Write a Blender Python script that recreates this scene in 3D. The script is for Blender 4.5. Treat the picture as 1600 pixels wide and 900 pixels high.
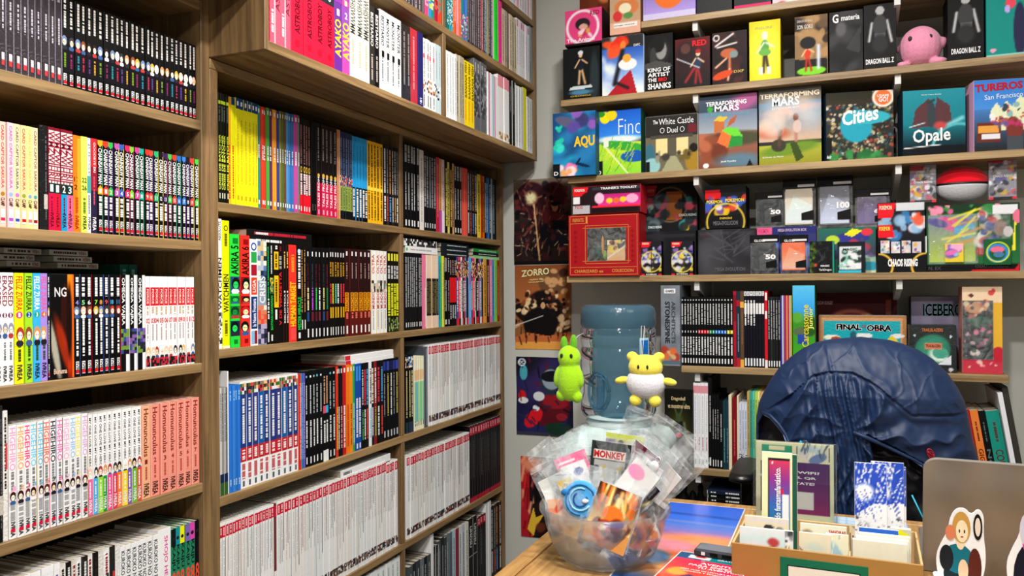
import bpy, bmesh, math, random
import numpy as np
from mathutils import Matrix, Vector, noise as mnoise
C = bpy.context.scene.collection
for o in list(bpy.data.objects): bpy.data.objects.remove(o)
PI = math.pi

# ------------------------------------------------------------------ camera
F_PX, YAW, PIT, ROL = 1250.0, math.radians(22.45), math.radians(.09), math.radians(-.37)
_fw = np.array([-math.sin(YAW)*math.cos(PIT), math.cos(YAW)*math.cos(PIT), math.sin(PIT)])
_r = np.array([math.cos(YAW), math.sin(YAW), 0.0]); _u = np.cross(_r, _fw)
_R = _r*math.cos(ROL)+_u*math.sin(ROL); _U = -_r*math.sin(ROL)+_u*math.cos(ROL)
cam_d = bpy.data.cameras.new('camera'); cam = bpy.data.objects.new('camera', cam_d); C.objects.link(cam)
cam_d.sensor_width = 36.0; cam_d.lens = F_PX*36/1600; cam_d.clip_start = .02
cam.matrix_world = Matrix(((_R[0], _U[0], -_fw[0], 0), (_R[1], _U[1], -_fw[1], 0), (_R[2], _U[2], -_fw[2], 0), (0, 0, 0, 1)))
bpy.context.scene.camera = cam

def ray(px, py): return _fw*F_PX+_R*(px-800)+_U*(450-py)
def onx(px, py, x): d = ray(px, py); return d*(x/d[0])
def ony(px, py, y): d = ray(px, py); return d*(y/d[1])
def onz(px, py, z): d = ray(px, py); return d*(z/d[2])
def proj(p):
    p = np.array(p, float); z = p@_fw
    return 800+F_PX*(p@_R)/z, 450-F_PX*(p@_U)/z
def y_at(px, x, z):                      # y on the line (x, z) seen at column px
    a, b = .3, 6.0
    for _ in range(40):
        m = (a+b)/2
        if proj((x, m, z))[0] < px: a = m
        else: b = m
    return a
def x_at(px, y, z):
    a, b = -3.0, 3.0
    for _ in range(40):
        m = (a+b)/2
        if proj((m, y, z))[0] < px: a = m
        else: b = m
    return a

# ------------------------------------------------------------------ world, lamps, exposure
sc = bpy.context.scene
sc.view_settings.view_transform = 'Standard'; sc.view_settings.look = 'None'
sc.view_settings.exposure = 0.18; sc.view_settings.gamma = 1.0; sc.view_settings.use_curve_mapping = False
w = bpy.data.worlds.new('world'); sc.world = w; w.use_nodes = True
w.node_tree.nodes['Background'].inputs[0].default_value = (.75, .82, .9, 1)
w.node_tree.nodes['Background'].inputs[1].default_value = .04
FLOOR, CEIL = -1.45, 1.42
def lamp(name, loc, power, size, col=(1, .97, .93), target=None, spread=180):
    d = bpy.data.lights.new(name, 'AREA'); d.shape = 'DISK'; d.size = size; d.energy = power; d.color = col
    d.spread = math.radians(spread)
    o = bpy.data.objects.new(name, d); C.objects.link(o); o.location = loc
    if target is not None:
        o.rotation_euler = (Vector(target)-Vector(loc)).to_track_quat('-Z', 'Y').to_euler()
    return o
LAMPS = [((-.30, 1.45, 1.36), 28, .12), ((-.08, .55, 1.36), 40, .12), ((.55, -.8, 1.36), 48, .2), ((1.0, 1.2, 1.36), 9, .2)]
for i, (l, p, s) in enumerate(LAMPS): lamp('ceiling_lamp_light', l, p, s, target=(l[0], l[1], 0))

# ------------------------------------------------------------------ colour + materials
def lin(c):
    c = np.asarray(c, float)
    return np.where(c <= .04045, c/12.92, ((c+.055)/1.055)**2.4)
def ink(c): return np.clip(np.asarray(c, float)*1.05-.042, .012, .875)      # printed colours: inks reach darker than screen greys
def hx(s): return tuple(int(s[i:i+2], 16)/255 for i in (0, 2, 4))
def nt(name):
    m = bpy.data.materials.new(name); m.use_nodes = True
    return m, m.node_tree, m.node_tree.nodes['Principled BSDF']
def simple(name, col, rough=.5, metal=0, noise=.04, scale=40, spec=.5, bump=0, coat=0, srgb=True):
    m, t, b = nt(name); c = lin(col) if srgb else np.array(col)
    tc = t.nodes.new('ShaderNodeTexCoord'); n = t.nodes.new('ShaderNodeTexNoise'); n.inputs['Scale'].default_value = scale
    n.inputs['Detail'].default_value = 4
    r = t.nodes.new('ShaderNodeValToRGB')
    r.color_ramp.elements[0].color = (*(c*(1-noise*3)), 1); r.color_ramp.elements[1].color = (*np.minimum(c*(1+noise*3), 1), 1)
    t.links.new(tc.outputs['Object'], n.inputs['Vector']); t.links.new(n.outputs['Fac'], r.inputs[0]); t.links.new(r.outputs[0], b.inputs['Base Color'])
    b.inputs['Roughness'].default_value = rough; b.inputs['Metallic'].default_value = metal
    b.inputs['Specular IOR Level'].default_value = spec; b.inputs['Coat Weight'].default_value = coat
    if bump:
        bp = t.nodes.new('ShaderNodeBump'); bp.inputs['Strength'].default_value = bump; bp.inputs['Distance'].default_value = .002
        t.links.new(n.outputs['Fac'], bp.inputs['Height']); t.links.new(bp.outputs[0], b.inputs['Normal'])
    return m
def printed(name, rough, coat=0, bump=0):
    m, t, b = nt(name)
    a = t.nodes.new('ShaderNodeAttribute'); a.attribute_name = 'Col'
    tc = t.nodes.new('ShaderNodeTexCoord'); n = t.nodes.new('ShaderNodeTexNoise'); n.inputs['Scale'].default_value = 90
    mp = t.nodes.new('ShaderNodeMapRange'); mp.inputs[3].default_value = .92; mp.inputs[4].default_value = 1.06
    mx = t.nodes.new('ShaderNodeVectorMath'); mx.operation = 'SCALE'
    t.links.new(tc.outputs['Object'], n.inputs['Vector']); t.links.new(n.outputs['Fac'], mp.inputs[0])
    t.links.new(a.outputs['Color'], mx.inputs[0]); t.links.new(mp.outputs[0], mx.inputs['Scale']); t.links.new(mx.outputs[0], b.inputs['Base Color'])
    b.inputs['Roughness'].default_value = rough; b.inputs['Coat Weight'].default_value = coat; b.inputs['Coat Roughness'].default_value = .15; b.inputs['Specular IOR Level'].default_value = .14
    if bump:
        bp = t.nodes.new('ShaderNodeBump'); bp.inputs['Strength'].default_value = bump; bp.inputs['Distance'].default_value = .0015
        n2 = t.nodes.new('ShaderNodeTexNoise'); n2.inputs['Scale'].default_value = 60; n2.inputs['Distortion'].default_value = 3
        t.links.new(tc.outputs['Object'], n2.inputs['Vector']); t.links.new(n2.outputs['Fac'], bp.inputs['Height']); t.links.new(bp.outputs[0], b.inputs['Normal'])
    return m
def wood(name, axis, light=(.62, .50, .33), dark=(.42, .32, .19), rough=.5):
    m, t, b = nt(name)
    tc = t.nodes.new('ShaderNodeTexCoord'); mp = t.nodes.new('ShaderNodeMapping')
    s = [34, 34, 34]; s[axis] = 1.6; mp.inputs['Scale'].default_value = s
    n = t.nodes.new('ShaderNodeTexNoise'); n.inputs['Scale'].default_value = 1.7; n.inputs['Detail'].default_value = 9; n.inputs['Roughness'].default_value = .72
    n.inputs['Distortion'].default_value = .5
    s2 = [9, 9, 9]; s2[axis] = .8; mp2 = t.nodes.new('ShaderNodeMapping'); mp2.inputs['Scale'].default_value = s2
    n2 = t.nodes.new('ShaderNodeTexNoise'); n2.inputs['Scale'].default_value = 1.0; n2.inputs['Detail'].default_value = 3
    r = t.nodes.new('ShaderNodeValToRGB'); d, l = lin(dark), lin(light)
    r.color_ramp.elements[0].position = .36; r.color_ramp.elements[0].color = (*d, 1)
    r.color_ramp.elements[1].position = .60; r.color_ramp.elements[1].color = (*l, 1)
    mx = t.nodes.new('ShaderNodeMix'); mx.data_type = 'RGBA'; mx.blend_type = 'MULTIPLY'; mx.inputs[0].default_value = .35
    r2 = t.nodes.new('ShaderNodeValToRGB'); r2.color_ramp.elements[0].position = .35; r2.color_ramp.elements[0].color = (.45, .42, .38, 1); r2.color_ramp.elements[1].position = .6; r2.color_ramp.elements[1].color = (1, 1, 1, 1)
    L = t.links.new
    L(tc.outputs['Object'], mp.inputs[0]); L(mp.outputs[0], n.inputs['Vector']); L(n.outputs['Fac'], r.inputs[0])
    L(tc.outputs['Object'], mp2.inputs[0]); L(mp2.outputs[0], n2.inputs['Vector']); L(n2.outputs['Fac'], r2.inputs[0])
    L(r.outputs[0], mx.inputs['A']); L(r2.outputs[0], mx.inputs['B']); L(mx.outputs['Result'], b.inputs['Base Color'])
    b.inputs['Roughness'].default_value = rough
    bp = t.nodes.new('ShaderNodeBump'); bp.inputs['Strength'].default_value = .15; bp.inputs['Distance'].default_value = .001
    L(n.outputs['Fac'], bp.inputs['Height']); L(bp.outputs[0], b.inputs['Normal'])
    return m
def film(name, alpha=.12, col=(.9, .92, .93), rough=.12, gloss=.5):
    """thin crumpled plastic: mostly clear, some milky scatter, sharp glints"""
    m = bpy.data.materials.new(name); m.use_nodes = True; t = m.node_tree
    for n in list(t.nodes): t.nodes.remove(n)
    out = t.nodes.new('ShaderNodeOutputMaterial'); tr = t.nodes.new('ShaderNodeBsdfTransparent'); tr.inputs[0].default_value = (.97, .98, .98, 1)
    df = t.nodes.new('ShaderNodeBsdfDiffuse'); df.inputs[0].default_value = (*lin(col), 1)
    gl = t.nodes.new('ShaderNodeBsdfGlossy'); gl.inputs['Roughness'].default_value = rough
    m1 = t.nodes.new('ShaderNodeMixShader'); m2 = t.nodes.new('ShaderNodeMixShader'); lw = t.nodes.new('ShaderNodeLayerWeight'); lw.inputs[0].default_value = .35
    ma = t.nodes.new('ShaderNodeMath'); ma.operation = 'MULTIPLY'; ma.inputs[1].default_value = gloss
    tc = t.nodes.new('ShaderNodeTexCoord'); n = t.nodes.new('ShaderNodeTexNoise'); n.inputs['Scale'].default_value = 28; n.inputs['Distortion'].default_value = 2.5
    bp = t.nodes.new('ShaderNodeBump'); bp.inputs['Strength'].default_value = .9; bp.inputs['Distance'].default_value = .004
    mr = t.nodes.new('ShaderNodeMapRange'); mr.inputs[1].default_value = .35; mr.inputs[2].default_value = .75; mr.inputs[3].default_value = alpha*.4; mr.inputs[4].default_value = alpha*2.2
    L = t.links.new
    L(tc.outputs['Object'], n.inputs['Vector']); L(n.outputs['Fac'], bp.inputs['Height']); L(bp.outputs[0], gl.inputs['Normal']); L(bp.outputs[0], lw.inputs['Normal'])
    L(n.outputs['Fac'], mr.inputs[0]); L(mr.outputs[0], m1.inputs[0]); L(tr.outputs[0], m1.inputs[1]); L(df.outputs[0], m1.inputs[2])
    L(lw.outputs['Facing'], ma.inputs[0]); L(ma.outputs[0], m2.inputs[0]); L(m1.outputs[0], m2.inputs[1]); L(gl.outputs[0], m2.inputs[2]); L(m2.outputs[0], out.inputs[0])
    return m
def tinted(name, col, milk=.25, milkcol=None, rough=.08, gloss=.6, bump=0):
    m = bpy.data.materials.new(name); m.use_nodes = True; t = m.node_tree
    for n in list(t.nodes): t.nodes.remove(n)
    out = t.nodes.new('ShaderNodeOutputMaterial'); tr = t.nodes.new('ShaderNodeBsdfTransparent'); tr.inputs[0].default_value = (*lin(col), 1)
    df = t.nodes.new('ShaderNodeBsdfDiffuse'); df.inputs[0].default_value = (*lin(milkcol or col), 1)
    tl = t.nodes.new('ShaderNodeBsdfTranslucent'); tl.inputs[0].default_value = (*lin(milkcol or col), 1)
    gl = t.nodes.new('ShaderNodeBsdfGlossy'); gl.inputs['Roughness'].default_value = rough
    a = t.nodes.new('ShaderNodeMixShader'); a.inputs[0].default_value = .5
    m1 = t.nodes.new('ShaderNodeMixShader'); m1.inputs[0].default_value = milk
    m2 = t.nodes.new('ShaderNodeMixShader'); fr = t.nodes.new('ShaderNodeFresnel'); fr.inputs[0].default_value = 1.45
    ma = t.nodes.new('ShaderNodeMath'); ma.operation = 'MULTIPLY'; ma.inputs[1].default_value = gloss
    L = t.links.new
    L(df.outputs[0], a.inputs[1]); L(tl.outputs[0], a.inputs[2]); L(tr.outputs[0], m1.inputs[1]); L(a.outputs[0], m1.inputs[2])
    L(fr.outputs[0], ma.inputs[0]); L(ma.outputs[0], m2.inputs[0]); L(m1.outputs[0], m2.inputs[1]); L(gl.outputs[0], m2.inputs[2]); L(m2.outputs[0], out.inputs[0])
    if bump:
        tc = t.nodes.new('ShaderNodeTexCoord'); n = t.nodes.new('ShaderNodeTexNoise'); n.inputs['Scale'].default_value = 55
        bp = t.nodes.new('ShaderNodeBump'); bp.inputs['Strength'].default_value = bump; bp.inputs['Distance'].default_value = .003
        L(tc.outputs['Object'], n.inputs['Vector']); L(n.outputs['Fac'], bp.inputs['Height']); L(bp.outputs[0], gl.inputs['Normal']); L(bp.outputs[0], fr.inputs['Normal'])
    return m
M = dict(
    print=printed('printed_card', .5, .0), wrapped=printed('shrink_wrapped_print', .35, .7, 1.0), paper=printed('printed_paper', .7),
    plush=None,
    wood_y=wood('oak_laminate_along_y', 1), wood_z=wood('oak_laminate_upright', 2, dark=(.36, .27, .16), light=(.55, .43, .28)), wood_x=wood('oak_laminate_along_x', 0, light=(.66, .55, .38), dark=(.44, .34, .20)),
    back=simple('dark_back_panel', (.20, .15, .11), .7, scale=8), desk=wood('desk_oak', 1, light=(.72, .56, .34), dark=(.56, .40, .22), rough=.35),
    wall=simple('painted_wall', (.72, .72, .69), .8, noise=.015, scale=3, bump=.1), ceil=simple('white_ceiling', (.85, .85, .84), .9, noise=.01),
    floor=simple('grey_floor', (.42, .40, .38), .6, scale=5), pages=simple('paper_pages', (.66, .62, .55), .8, noise=.05, scale=300),
    metal=simple('white_bracket_steel', (.78, .78, .77), .4, noise=.01), slot=simple('slot_black', (.04, .04, .04), .8), black=simple('black_plastic', (.035, .035, .04), .35),
    film=film('clear_bag_film', .11, gloss=.22), thinfilm=film('clear_wrap', .05, gloss=.3),
)

# ------------------------------------------------------------------ mesh builder (colour per corner in 'Col')
_gc = {}
def glyphs(s, bold=.0):
    k = (s, bold)
    if k in _gc: return _gc[k]
    cu = bpy.data.curves.new('t', 'FONT'); cu.body = s; cu.resolution_u = 2; cu.offset = bold; cu.fill_mode = 'FRONT'
    ob = bpy.data.objects.new('t', cu)
    me = bpy.data.meshes.new_from_object(ob)
    v = np.zeros(len(me.vertices)*3); me.vertices.foreach_get('co', v); v = v.reshape(-1, 3)[:, :2]
    fs = [tuple(p.vertices) for p in me.polygons]
    bpy.data.objects.remove(ob); bpy.data.curves.remove(cu); bpy.data.meshes.remove(me)
    if len(v):
        mn, mx = v.min(0), v.max(0); v = (v-mn)/np.maximum(mx-mn, 1e-6); asp = (mx[0]-mn[0])/max(mx[1]-mn[1], 1e-6)
    else: asp = 1
    _gc[k] = (v, fs, asp); return _gc[k]

class MB:
    def __init__(s): s.v = []; s.f = []; s.c = []; s.mi = []; s.sm = []
    def face(s, idx, col, mi=0, smooth=False):
        s.f.append(tuple(idx)); n = len(idx)
        c = np.asarray(col, float)
        s.c.append(np.repeat(c[None, :3], n, 0) if c.ndim == 1 else c); s.mi.append(mi); s.sm.append(smooth)
    def poly(s, pts, col, mi=0):
        b = len(s.v); s.v += [tuple(p) for p in pts]; s.face(range(b, b+len(pts)), col, mi)
    def box(s, a, b, col, mi=0, skip=''):
        x0, y0, z0 = a; x1, y1, z1 = b; n = len(s.v)
        s.v += [(x0, y0, z0), (x1, y0, z0), (x1, y1, z0), (x0, y1, z0), (x0, y0, z1), (x1, y0, z1), (x1, y1, z1), (x0, y1, z1)]
        for f in ((0, 3, 2, 1), (4, 5, 6, 7), (0, 1, 5, 4), (1, 2, 6, 5), (2, 3, 7, 6), (3, 0, 4, 7)): s.face([n+i for i in f], col, mi)
    def rbox(s, a, b, col, r=.002, mi=0):
        """box with chamfered vertical and horizontal edges"""
        x0, y0, z0 = a; x1, y1, z1 = b; r = min(r, (x1-x0)*.4, (y1-y0)*.4, (z1-z0)*.4)
        def ring(z, i): return [(x0+i+r, y0+i, z), (x1-i-r, y0+i, z), (x1-i, y0+i+r, z), (x1-i, y1-i-r, z), (x1-i-r, y1-i, z), (x0+i+r, y1-i, z), (x0+i, y1-i-r, z), (x0+i, y0+i+r, z)]
        rings = [ring(z0, r*.8), ring(z0+r, 0), ring(z1-r, 0), ring(z1, r*.8)]; n = len(s.v)
        for q in rings: s.v += q
        for k in range(3):
            for i in range(8):
                j = (i+1) % 8; s.face((n+k*8+i, n+k*8+j, n+k*8+8+j, n+k*8+8+i), col, mi)
        s.face([n+i for i in range(7, -1, -1)], col, mi); s.face([n+24+i for i in range(8)], col, mi)
    def prism(s, pts, z0, z1, col, mi=0):
        n = len(s.v); k = len(pts)
        s.v += [(x, y, z0) for x, y in pts]+[(x, y, z1) for x, y in pts]
        for i in range(k): j = (i+1) % k; s.face((n+i, n+j, n+k+j, n+k+i), col, mi)
        s.face(range(n+k-1, n-1, -1), col, mi); s.face(range(n+k, n+2*k), col, mi)
    def text(s, txt, o, a, b, col, mi=0, bold=.02):
        """txt filling the parallelogram o, o+a (reading direction), o+b (letter up)"""
        v, fs, _ = glyphs(txt, bold)
        if not len(v): return
        n = len(s.v); o, a, b = map(np.asarray, (o, a, b)); P = o+v[:, :1]*a+v[:, 1:]*b
        s.v += [tuple(p) for p in P]
        for f in fs: s.face([n+i for i in f], col, mi)
    def grid(s, art, o, a, b, mi=0):
        A = art.a; ny, nx, _ = A.shape; n = len(s.v); o, a, b = map(np.asarray, (o, a, b))
        U = np.linspace(0, 1, nx)[None, :, None]; V = np.linspace(0, 1, ny)[:, None, None]
        P = (o+U*a+V*b).reshape(-1, 3); s.v += [tuple(p) for p in P]; L_ = lin(ink(A.reshape(-1, 3)))
        for j in range(ny-1):
            for i in range(nx-1):
                q = (j*nx+i, j*nx+i+1, (j+1)*nx+i+1, (j+1)*nx+i)
                s.f.append(tuple(n+k for k in q)); s.c.append(L_[list(q)]); s.mi.append(mi); s.sm.append(False)
    def sweep(s, rings, col, mi=0, close=True, cap=True, smooth=True):
        n = len(s.v); k = len(rings[0])
        for q in rings: s.v += [tuple(p) for p in q]
        for r in range(len(rings)-1):
            for i in range(k if close else k-1):
                j = (i+1) % k; s.face((n+r*k+i, n+r*k+j, n+(r+1)*k+j, n+(r+1)*k+i), col, mi, smooth)
        if cap and close:
            s.face([n+i for i in range(k-1, -1, -1)], col, mi); s.face([n+(len(rings)-1)*k+i for i in range(k)], col, mi)
    def tube(s, pts, r, col, mi=0, n=8):
        pts = [np.array(p, float) for p in pts]; rings = []
        for i, p in enumerate(pts):
            d = pts[min(i+1, len(pts)-1)]-pts[max(i-1, 0)]; d /= np.linalg.norm(d)+1e-9
            u = np.cross(d, (0, 0, 1.) if abs(d[2]) < .9 else (0, 1., 0)); u /= np.linalg.norm(u); v_ = np.cross(d, u)
            rr = r[i] if hasattr(r, '__len__') else r
            rings.append([p+rr*(u*math.cos(t)+v_*math.sin(t)) for t in np.linspace(0, 2*PI, n, endpoint=False)])
        s.sweep(rings, col, mi)
    def lathe(s, prof, c, col, n=40, mi=0, cap=False):
        s.sweep([[(c[0]+r*math.cos(t), c[1]+r*math.sin(t), c[2]+z) for t in np.linspace(0, 2*PI, n, endpoint=False)] for r, z in prof], col, mi, cap=cap)
    def ell(s, c, r, col, mi=0, n=20, m=12, rot=None):
        rings = []
        for j in range(m+1):
            ph = -PI/2+PI*j/m; rr = max(math.cos(ph), .001)
            q = [Vector((r[0]*rr*math.cos(t), r[1]*rr*math.sin(t), r[2]*math.sin(ph))) for t in np.linspace(0, 2*PI, n, endpoint=False)]
            if rot is not None: q = [rot@p for p in q]
            rings.append([(p[0]+c[0], p[1]+c[1], p[2]+c[2]) for p in q])
        s.sweep(rings, col, mi, cap=False)
    def mesh(s, name):
        me = bpy.data.meshes.new(name); me.from_pydata(s.v, [], s.f)
        at = me.color_attributes.new('Col', 'FLOAT_COLOR', 'CORNER')
        cc = np.concatenate(s.c) if s.c else np.zeros((0, 3)); buf = np.ones((len(cc), 4), np.float32); buf[:, :3] = cc
        at.data.foreach_set('color', buf.ravel()); me.polygons.foreach_set('material_index', s.mi)
        me.polygons.foreach_set('use_smooth', s.sm); me.update(); return me
    def build(s, name, mats, parent=None, loc=(0, 0, 0), rot=(0, 0, 0)):
        me = s.mesh(name)
        for m in (mats if isinstance(mats, (list, tuple)) else [mats]): me.materials.append(M[m] if isinstance(m, str) else m)
        o = bpy.data.objects.new(name, me); C.objects.link(o); o.location = loc; o.rotation_euler = rot
        if parent is not None: o.parent = parent
        return o
def tag(o, label=None, cat=None, group=None, kind=None):
    if label: o['label'] = label
    if cat: o['category'] = cat
    if group: o['group'] = group
    if kind: o['kind'] = kind
    return o
def empty(name, loc=(0, 0, 0), rot=(0, 0, 0)):
    o = bpy.data.objects.new(name, None); C.objects.link(o); o.location = loc; o.rotation_euler = rot; o.empty_display_size = .02; return o
L = lambda c: lin(ink(hx(c) if isinstance(c, str) else c))

class Art:
    """a small painted picture sampled on a vertex grid; u to the right, v up, 0..1"""
    def __init__(s, w, h, base, res=.0028):
        s.w, s.h = w, h; nx = max(4, int(w/res)); ny = max(4, int(h/res))
        s.a = np.zeros((ny, nx, 3)); s.a[:] = hx(base) if isinstance(base, str) else base
        s.U, s.V = np.meshgrid(np.linspace(0, 1, nx), np.linspace(0, 1, ny))
    def _c(s, c): return np.array(hx(c) if isinstance(c, str) else c)
    def put(s, m, col, k=1): m = np.clip(m, 0, 1)[..., None]*k; s.a = s.a*(1-m)+s._c(col)*m; return s
    def ell(s, cx, cy, rx, ry, col, ang=0, soft=.12, k=1):
        du, dv = (s.U-cx)*s.w, (s.V-cy)*s.h; ca, sa = math.cos(ang), math.sin(ang)
        x, y = du*ca+dv*sa, -du*sa+dv*ca; d = np.hypot(x/(rx*s.w), y/(ry*s.h)); return s.put((1-d)/soft+.5, col, k)
    def ring(s, cx, cy, r, t, col):
        d = np.hypot((s.U-cx)*s.w, (s.V-cy)*s.h)/s.w; return s.put(1.3-np.abs(d-r)/t, col)
    def rect(s, u0, v0, u1, v1, col, k=1): return s.put(((s.U >= u0) & (s.U <= u1) & (s.V >= v0) & (s.V <= v1)).astype(float), col, k)
    def poly(s, pts, col, k=1):
        m = np.zeros(s.U.shape, bool); n = len(pts)
        for i in range(n):
            x0, y0 = pts[i]; x1, y1 = pts[(i+1) % n]
            c = ((y0 > s.V) != (y1 > s.V)) & (s.U < (x1-x0)*(s.V-y0)/((y1-y0) or 1e-9)+x0); m ^= c
        return s.put(m.astype(float), col, k)
    def line(s, p, q, t, col, k=1):
        p, q = np.array(p)*[s.w, s.h], np.array(q)*[s.w, s.h]; d = q-p; X, Y = s.U*s.w-p[0], s.V*s.h-p[1]
        h = np.clip((X*d[0]+Y*d[1])/(d@d+1e-12), 0, 1); return s.put(1.2-np.hypot(X-h*d[0], Y-h*d[1])/(t*s.w), col, k)
    def grad(s, c0, c1, v0=0, v1=1, u0=0, u1=1):
        t = np.clip((s.V-v0)/(v1-v0), 0, 1)[..., None]; m = ((s.V >= v0) & (s.V <= v1) & (s.U >= u0) & (s.U <= u1))[..., None]
        s.a = np.where(m, s._c(c0)*(1-t)+s._c(c1)*t, s.a); return s
    def blobs(s, n, pal, size, reg=(0, 0, 1, 1), seed=1, k=.9, soft=.4):
        R = random.Random(seed)
        for _ in range(n):
            sz = size*R.uniform(.5, 1.5); s.ell(R.uniform(reg[0], reg[2]), R.uniform(reg[1], reg[3]), sz, sz*s.w/s.h*R.uniform(.4, 1.2), R.choice(pal), R.uniform(0, 3), soft, k)
        return s
    def strokes(s, n, pal, ln, t, reg=(0, 0, 1, 1), seed=1, ang=None, k=.9):
        R = random.Random(seed)
        for _ in range(n):
            x, y = R.uniform(reg[0], reg[2]), R.uniform(reg[1], reg[3]); a = R.uniform(0, PI) if ang is None else R.gauss(ang, .25); l = ln*R.uniform(.4, 1.3)
            s.line((x, y), (x+l*math.cos(a), y+l*math.sin(a)), t*R.uniform(.5, 1.3), R.choice(pal), k)
        return s
    def noise(s, amp, seed=0):
        R = np.random.RandomState(seed); s.a = np.clip(s.a+R.uniform(-amp, amp, s.a.shape[:2])[..., None], 0, 1); return s
    def figure(s, cx, v0, v1, body, legs, skin, hair, lean=0, k=1):
        """a plain standing figure"""
        H = v1-v0; q = s.h/s.w
        s.line((cx-.05+lean*.3, v0+.02*H), (cx-.02+lean*.6, v0+.45*H), .035*q*H*1.3, legs, k); s.line((cx+.12, v0+.02*H), (cx+.03, v0+.45*H), .035*q*H*1.3, legs, k)
        s.ell(cx+lean*.7, v0+.6*H, .085*q*H*1.2, .19*H, body, lean); s.line((cx-.03, v0+.72*H), (cx-.17*q*H, v0+.5*H), .028*q*H, skin, k); s.line((cx+.04, v0+.72*H), (cx+.2*q*H, v0+.6*H), .028*q*H, skin, k)
        s.ell(cx+lean, v0+.86*H, .055*q*H*1.1, .075*H, skin); s.ell(cx+lean, v0+.92*H, .07*q*H*1.1, .065*H, hair); return s
# ------------------------------------------------------------------ room shell
WX0, WX1, WY0, WY1 = -1.50, 2.1, -2.6, 2.80
def slab(name, a, b, mat):
    m = MB(); m.box(a, b, (.5, .5, .5)); o = m.build(name, mat); o['kind'] = 'structure'; return o
slab('floor', (WX0-.1, WY0-.1, FLOOR-.05), (WX1+.1, WY1+.1, FLOOR), 'floor')
slab('ceiling', (WX0-.1, WY0-.1, CEIL), (WX1+.1, WY1+.1, CEIL+.05), 'ceil')
slab('wall_left', (WX0-.08, WY0, FLOOR), (WX0, WY1, CEIL), 'wall')
slab('wall_back', (WX0, WY1, FLOOR), (WX1, WY1+.08, CEIL), 'wall')
slab('wall_right', (WX1, WY0, FLOOR), (WX1+.08, WY1, CEIL), 'wall')
slab('wall_front', (WX0, WY0-.08, FLOOR), (WX1, WY0, CEIL), 'wall')
WY = WY1

# ------------------------------------------------------------------ bookcases
XF = -1.17; XB = -1.475; XS = -1.176
m_ = lambda: MB()
def board(parent, name, a, b, mat):
    m = MB(); m.rbox(a, b, (.5, .5, .5), .0012); return m.build(name, mat, parent)
case1 = tag(empty('bookcase', (-1.3, .9, FLOOR)), 'oak bookcase at the far left filled with small manga volumes', 'bookcase')
case2 = tag(empty('bookcase', (-1.3, 2.0, FLOOR)), 'wide oak bookcase in the middle with two bays of comics', 'bookcase')
case3 = tag(empty('wall_cabinet', (-1.2, 2.0, .468)), 'deep oak upper bookcase overhanging the middle bookcase', 'bookcase')
def rel(parent, o): o.location = Vector(o.location)-parent.location
def cb(parent, name, a, b, mat): o = board(parent, name, a, b, mat); rel(parent, o); return o
SL = dict(L0=.575, L1=.337, L2=.0994, L3=-.1415, L4=-.378, L5=-.616)
TB = .019
for z in list(SL.values())+[-.86, -1.1]:
    cb(case1, 'shelf', (XB, .35, z-TB), (XF, 1.227, z), 'wood_y')
cb(case1, 'side_panel', (XB, 1.227, FLOOR), (XF+.001, 1.2495, .6), 'wood_z'); cb(case1, 'side_panel', (XB, .33, FLOOR), (XF+.001, .35, .6), 'wood_z')
cb(case1, 'back_panel', (XB-.008, .33, FLOOR), (XB, 1.2495, .6), 'back')
ZA, ZB, ZC, ZD, ZE = .181, -.1185, -.4195, -.7285, -1.04
for z in (ZA, ZB, ZC, ZD, ZE):
    cb(case2, 'shelf', (XB, 1.273, z-TB), (XF, 2.728, z), 'wood_y')
cb(case2, 'top_panel', (XB, 1.2505, .447), (XF+.002, 2.75, .467), 'wood_y')
cb(case2, 'side_panel', (XB, 1.2505, FLOOR), (XF+.001, 1.273, .447), 'wood_z'); cb(case2, 'side_panel', (XB, 2.728, FLOOR), (XF+.001, 2.75, .447), 'wood_z')
for za, zb in ((ZA, .447), (ZB, ZA-TB), (ZC, ZB-TB), (ZD, ZC-TB), (ZE, ZD-TB)):
    cb(case2, 'divider', (XB, 1.998, za), (XF-.001, 2.016, zb), 'wood_z')
cb(case2, 'plinth', (XB+.03, 1.273, FLOOR), (XF-.03, 2.728, ZE-TB), 'wood_y'); cb(case2, 'back_panel', (XB-.008, 1.2505, FLOOR), (XB, 2.75, .467), 'back')
cab = tag(empty('wall_cabinet', (-1.2, .9, .60)), 'oak upper cabinet over the far left bookcase, level with the overhanging one', 'bookcase')
for z in (.62, .95, 1.3): cb(cab, 'shelf', (XB, .342, z-.019), (-1.032, 1.237, z), 'wood_y')
cb(cab, 'side_panel', (XB, .33, .601), (-1.031, .3415, CEIL-.02), 'wood_z'); cb(cab, 'side_panel', (XB, 1.2375, .601), (-1.031, 1.2488, CEIL-.02), 'wood_z'); cb(cab, 'back_panel', (XB-.008, .33, .601), (XB-.0005, 1.2488, CEIL-.02), 'back')
XO = -1.032; XOS = -1.038
T1, T2, T3 = .489, .742, .975
for z in (T1, T2, T3, 1.2):
    cb(case3, 'shelf', (XB, 1.262, z-.02), (XO, 2.722, z), 'wood_y')
cb(case3, 'side_panel', (XB, 1.2500, .4685), (XO+.001, 1.262, CEIL-.02), 'wood_z'); cb(case3, 'side_panel', (XB, 2.722, .4685), (XO+.001, 2.745, CEIL-.02), 'wood_z')
for za, zb in ((T1, T2-.02), (T2, T3-.02), (T3, 1.18)): cb(case3, 'divider', (XB, 2.003, za), (XO-.001, 2.022, zb), 'wood_z')
cb(case3, 'back_panel', (XB-.008, 1.25, .4685), (XB, 2.745, CEIL-.02), 'back')

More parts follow.
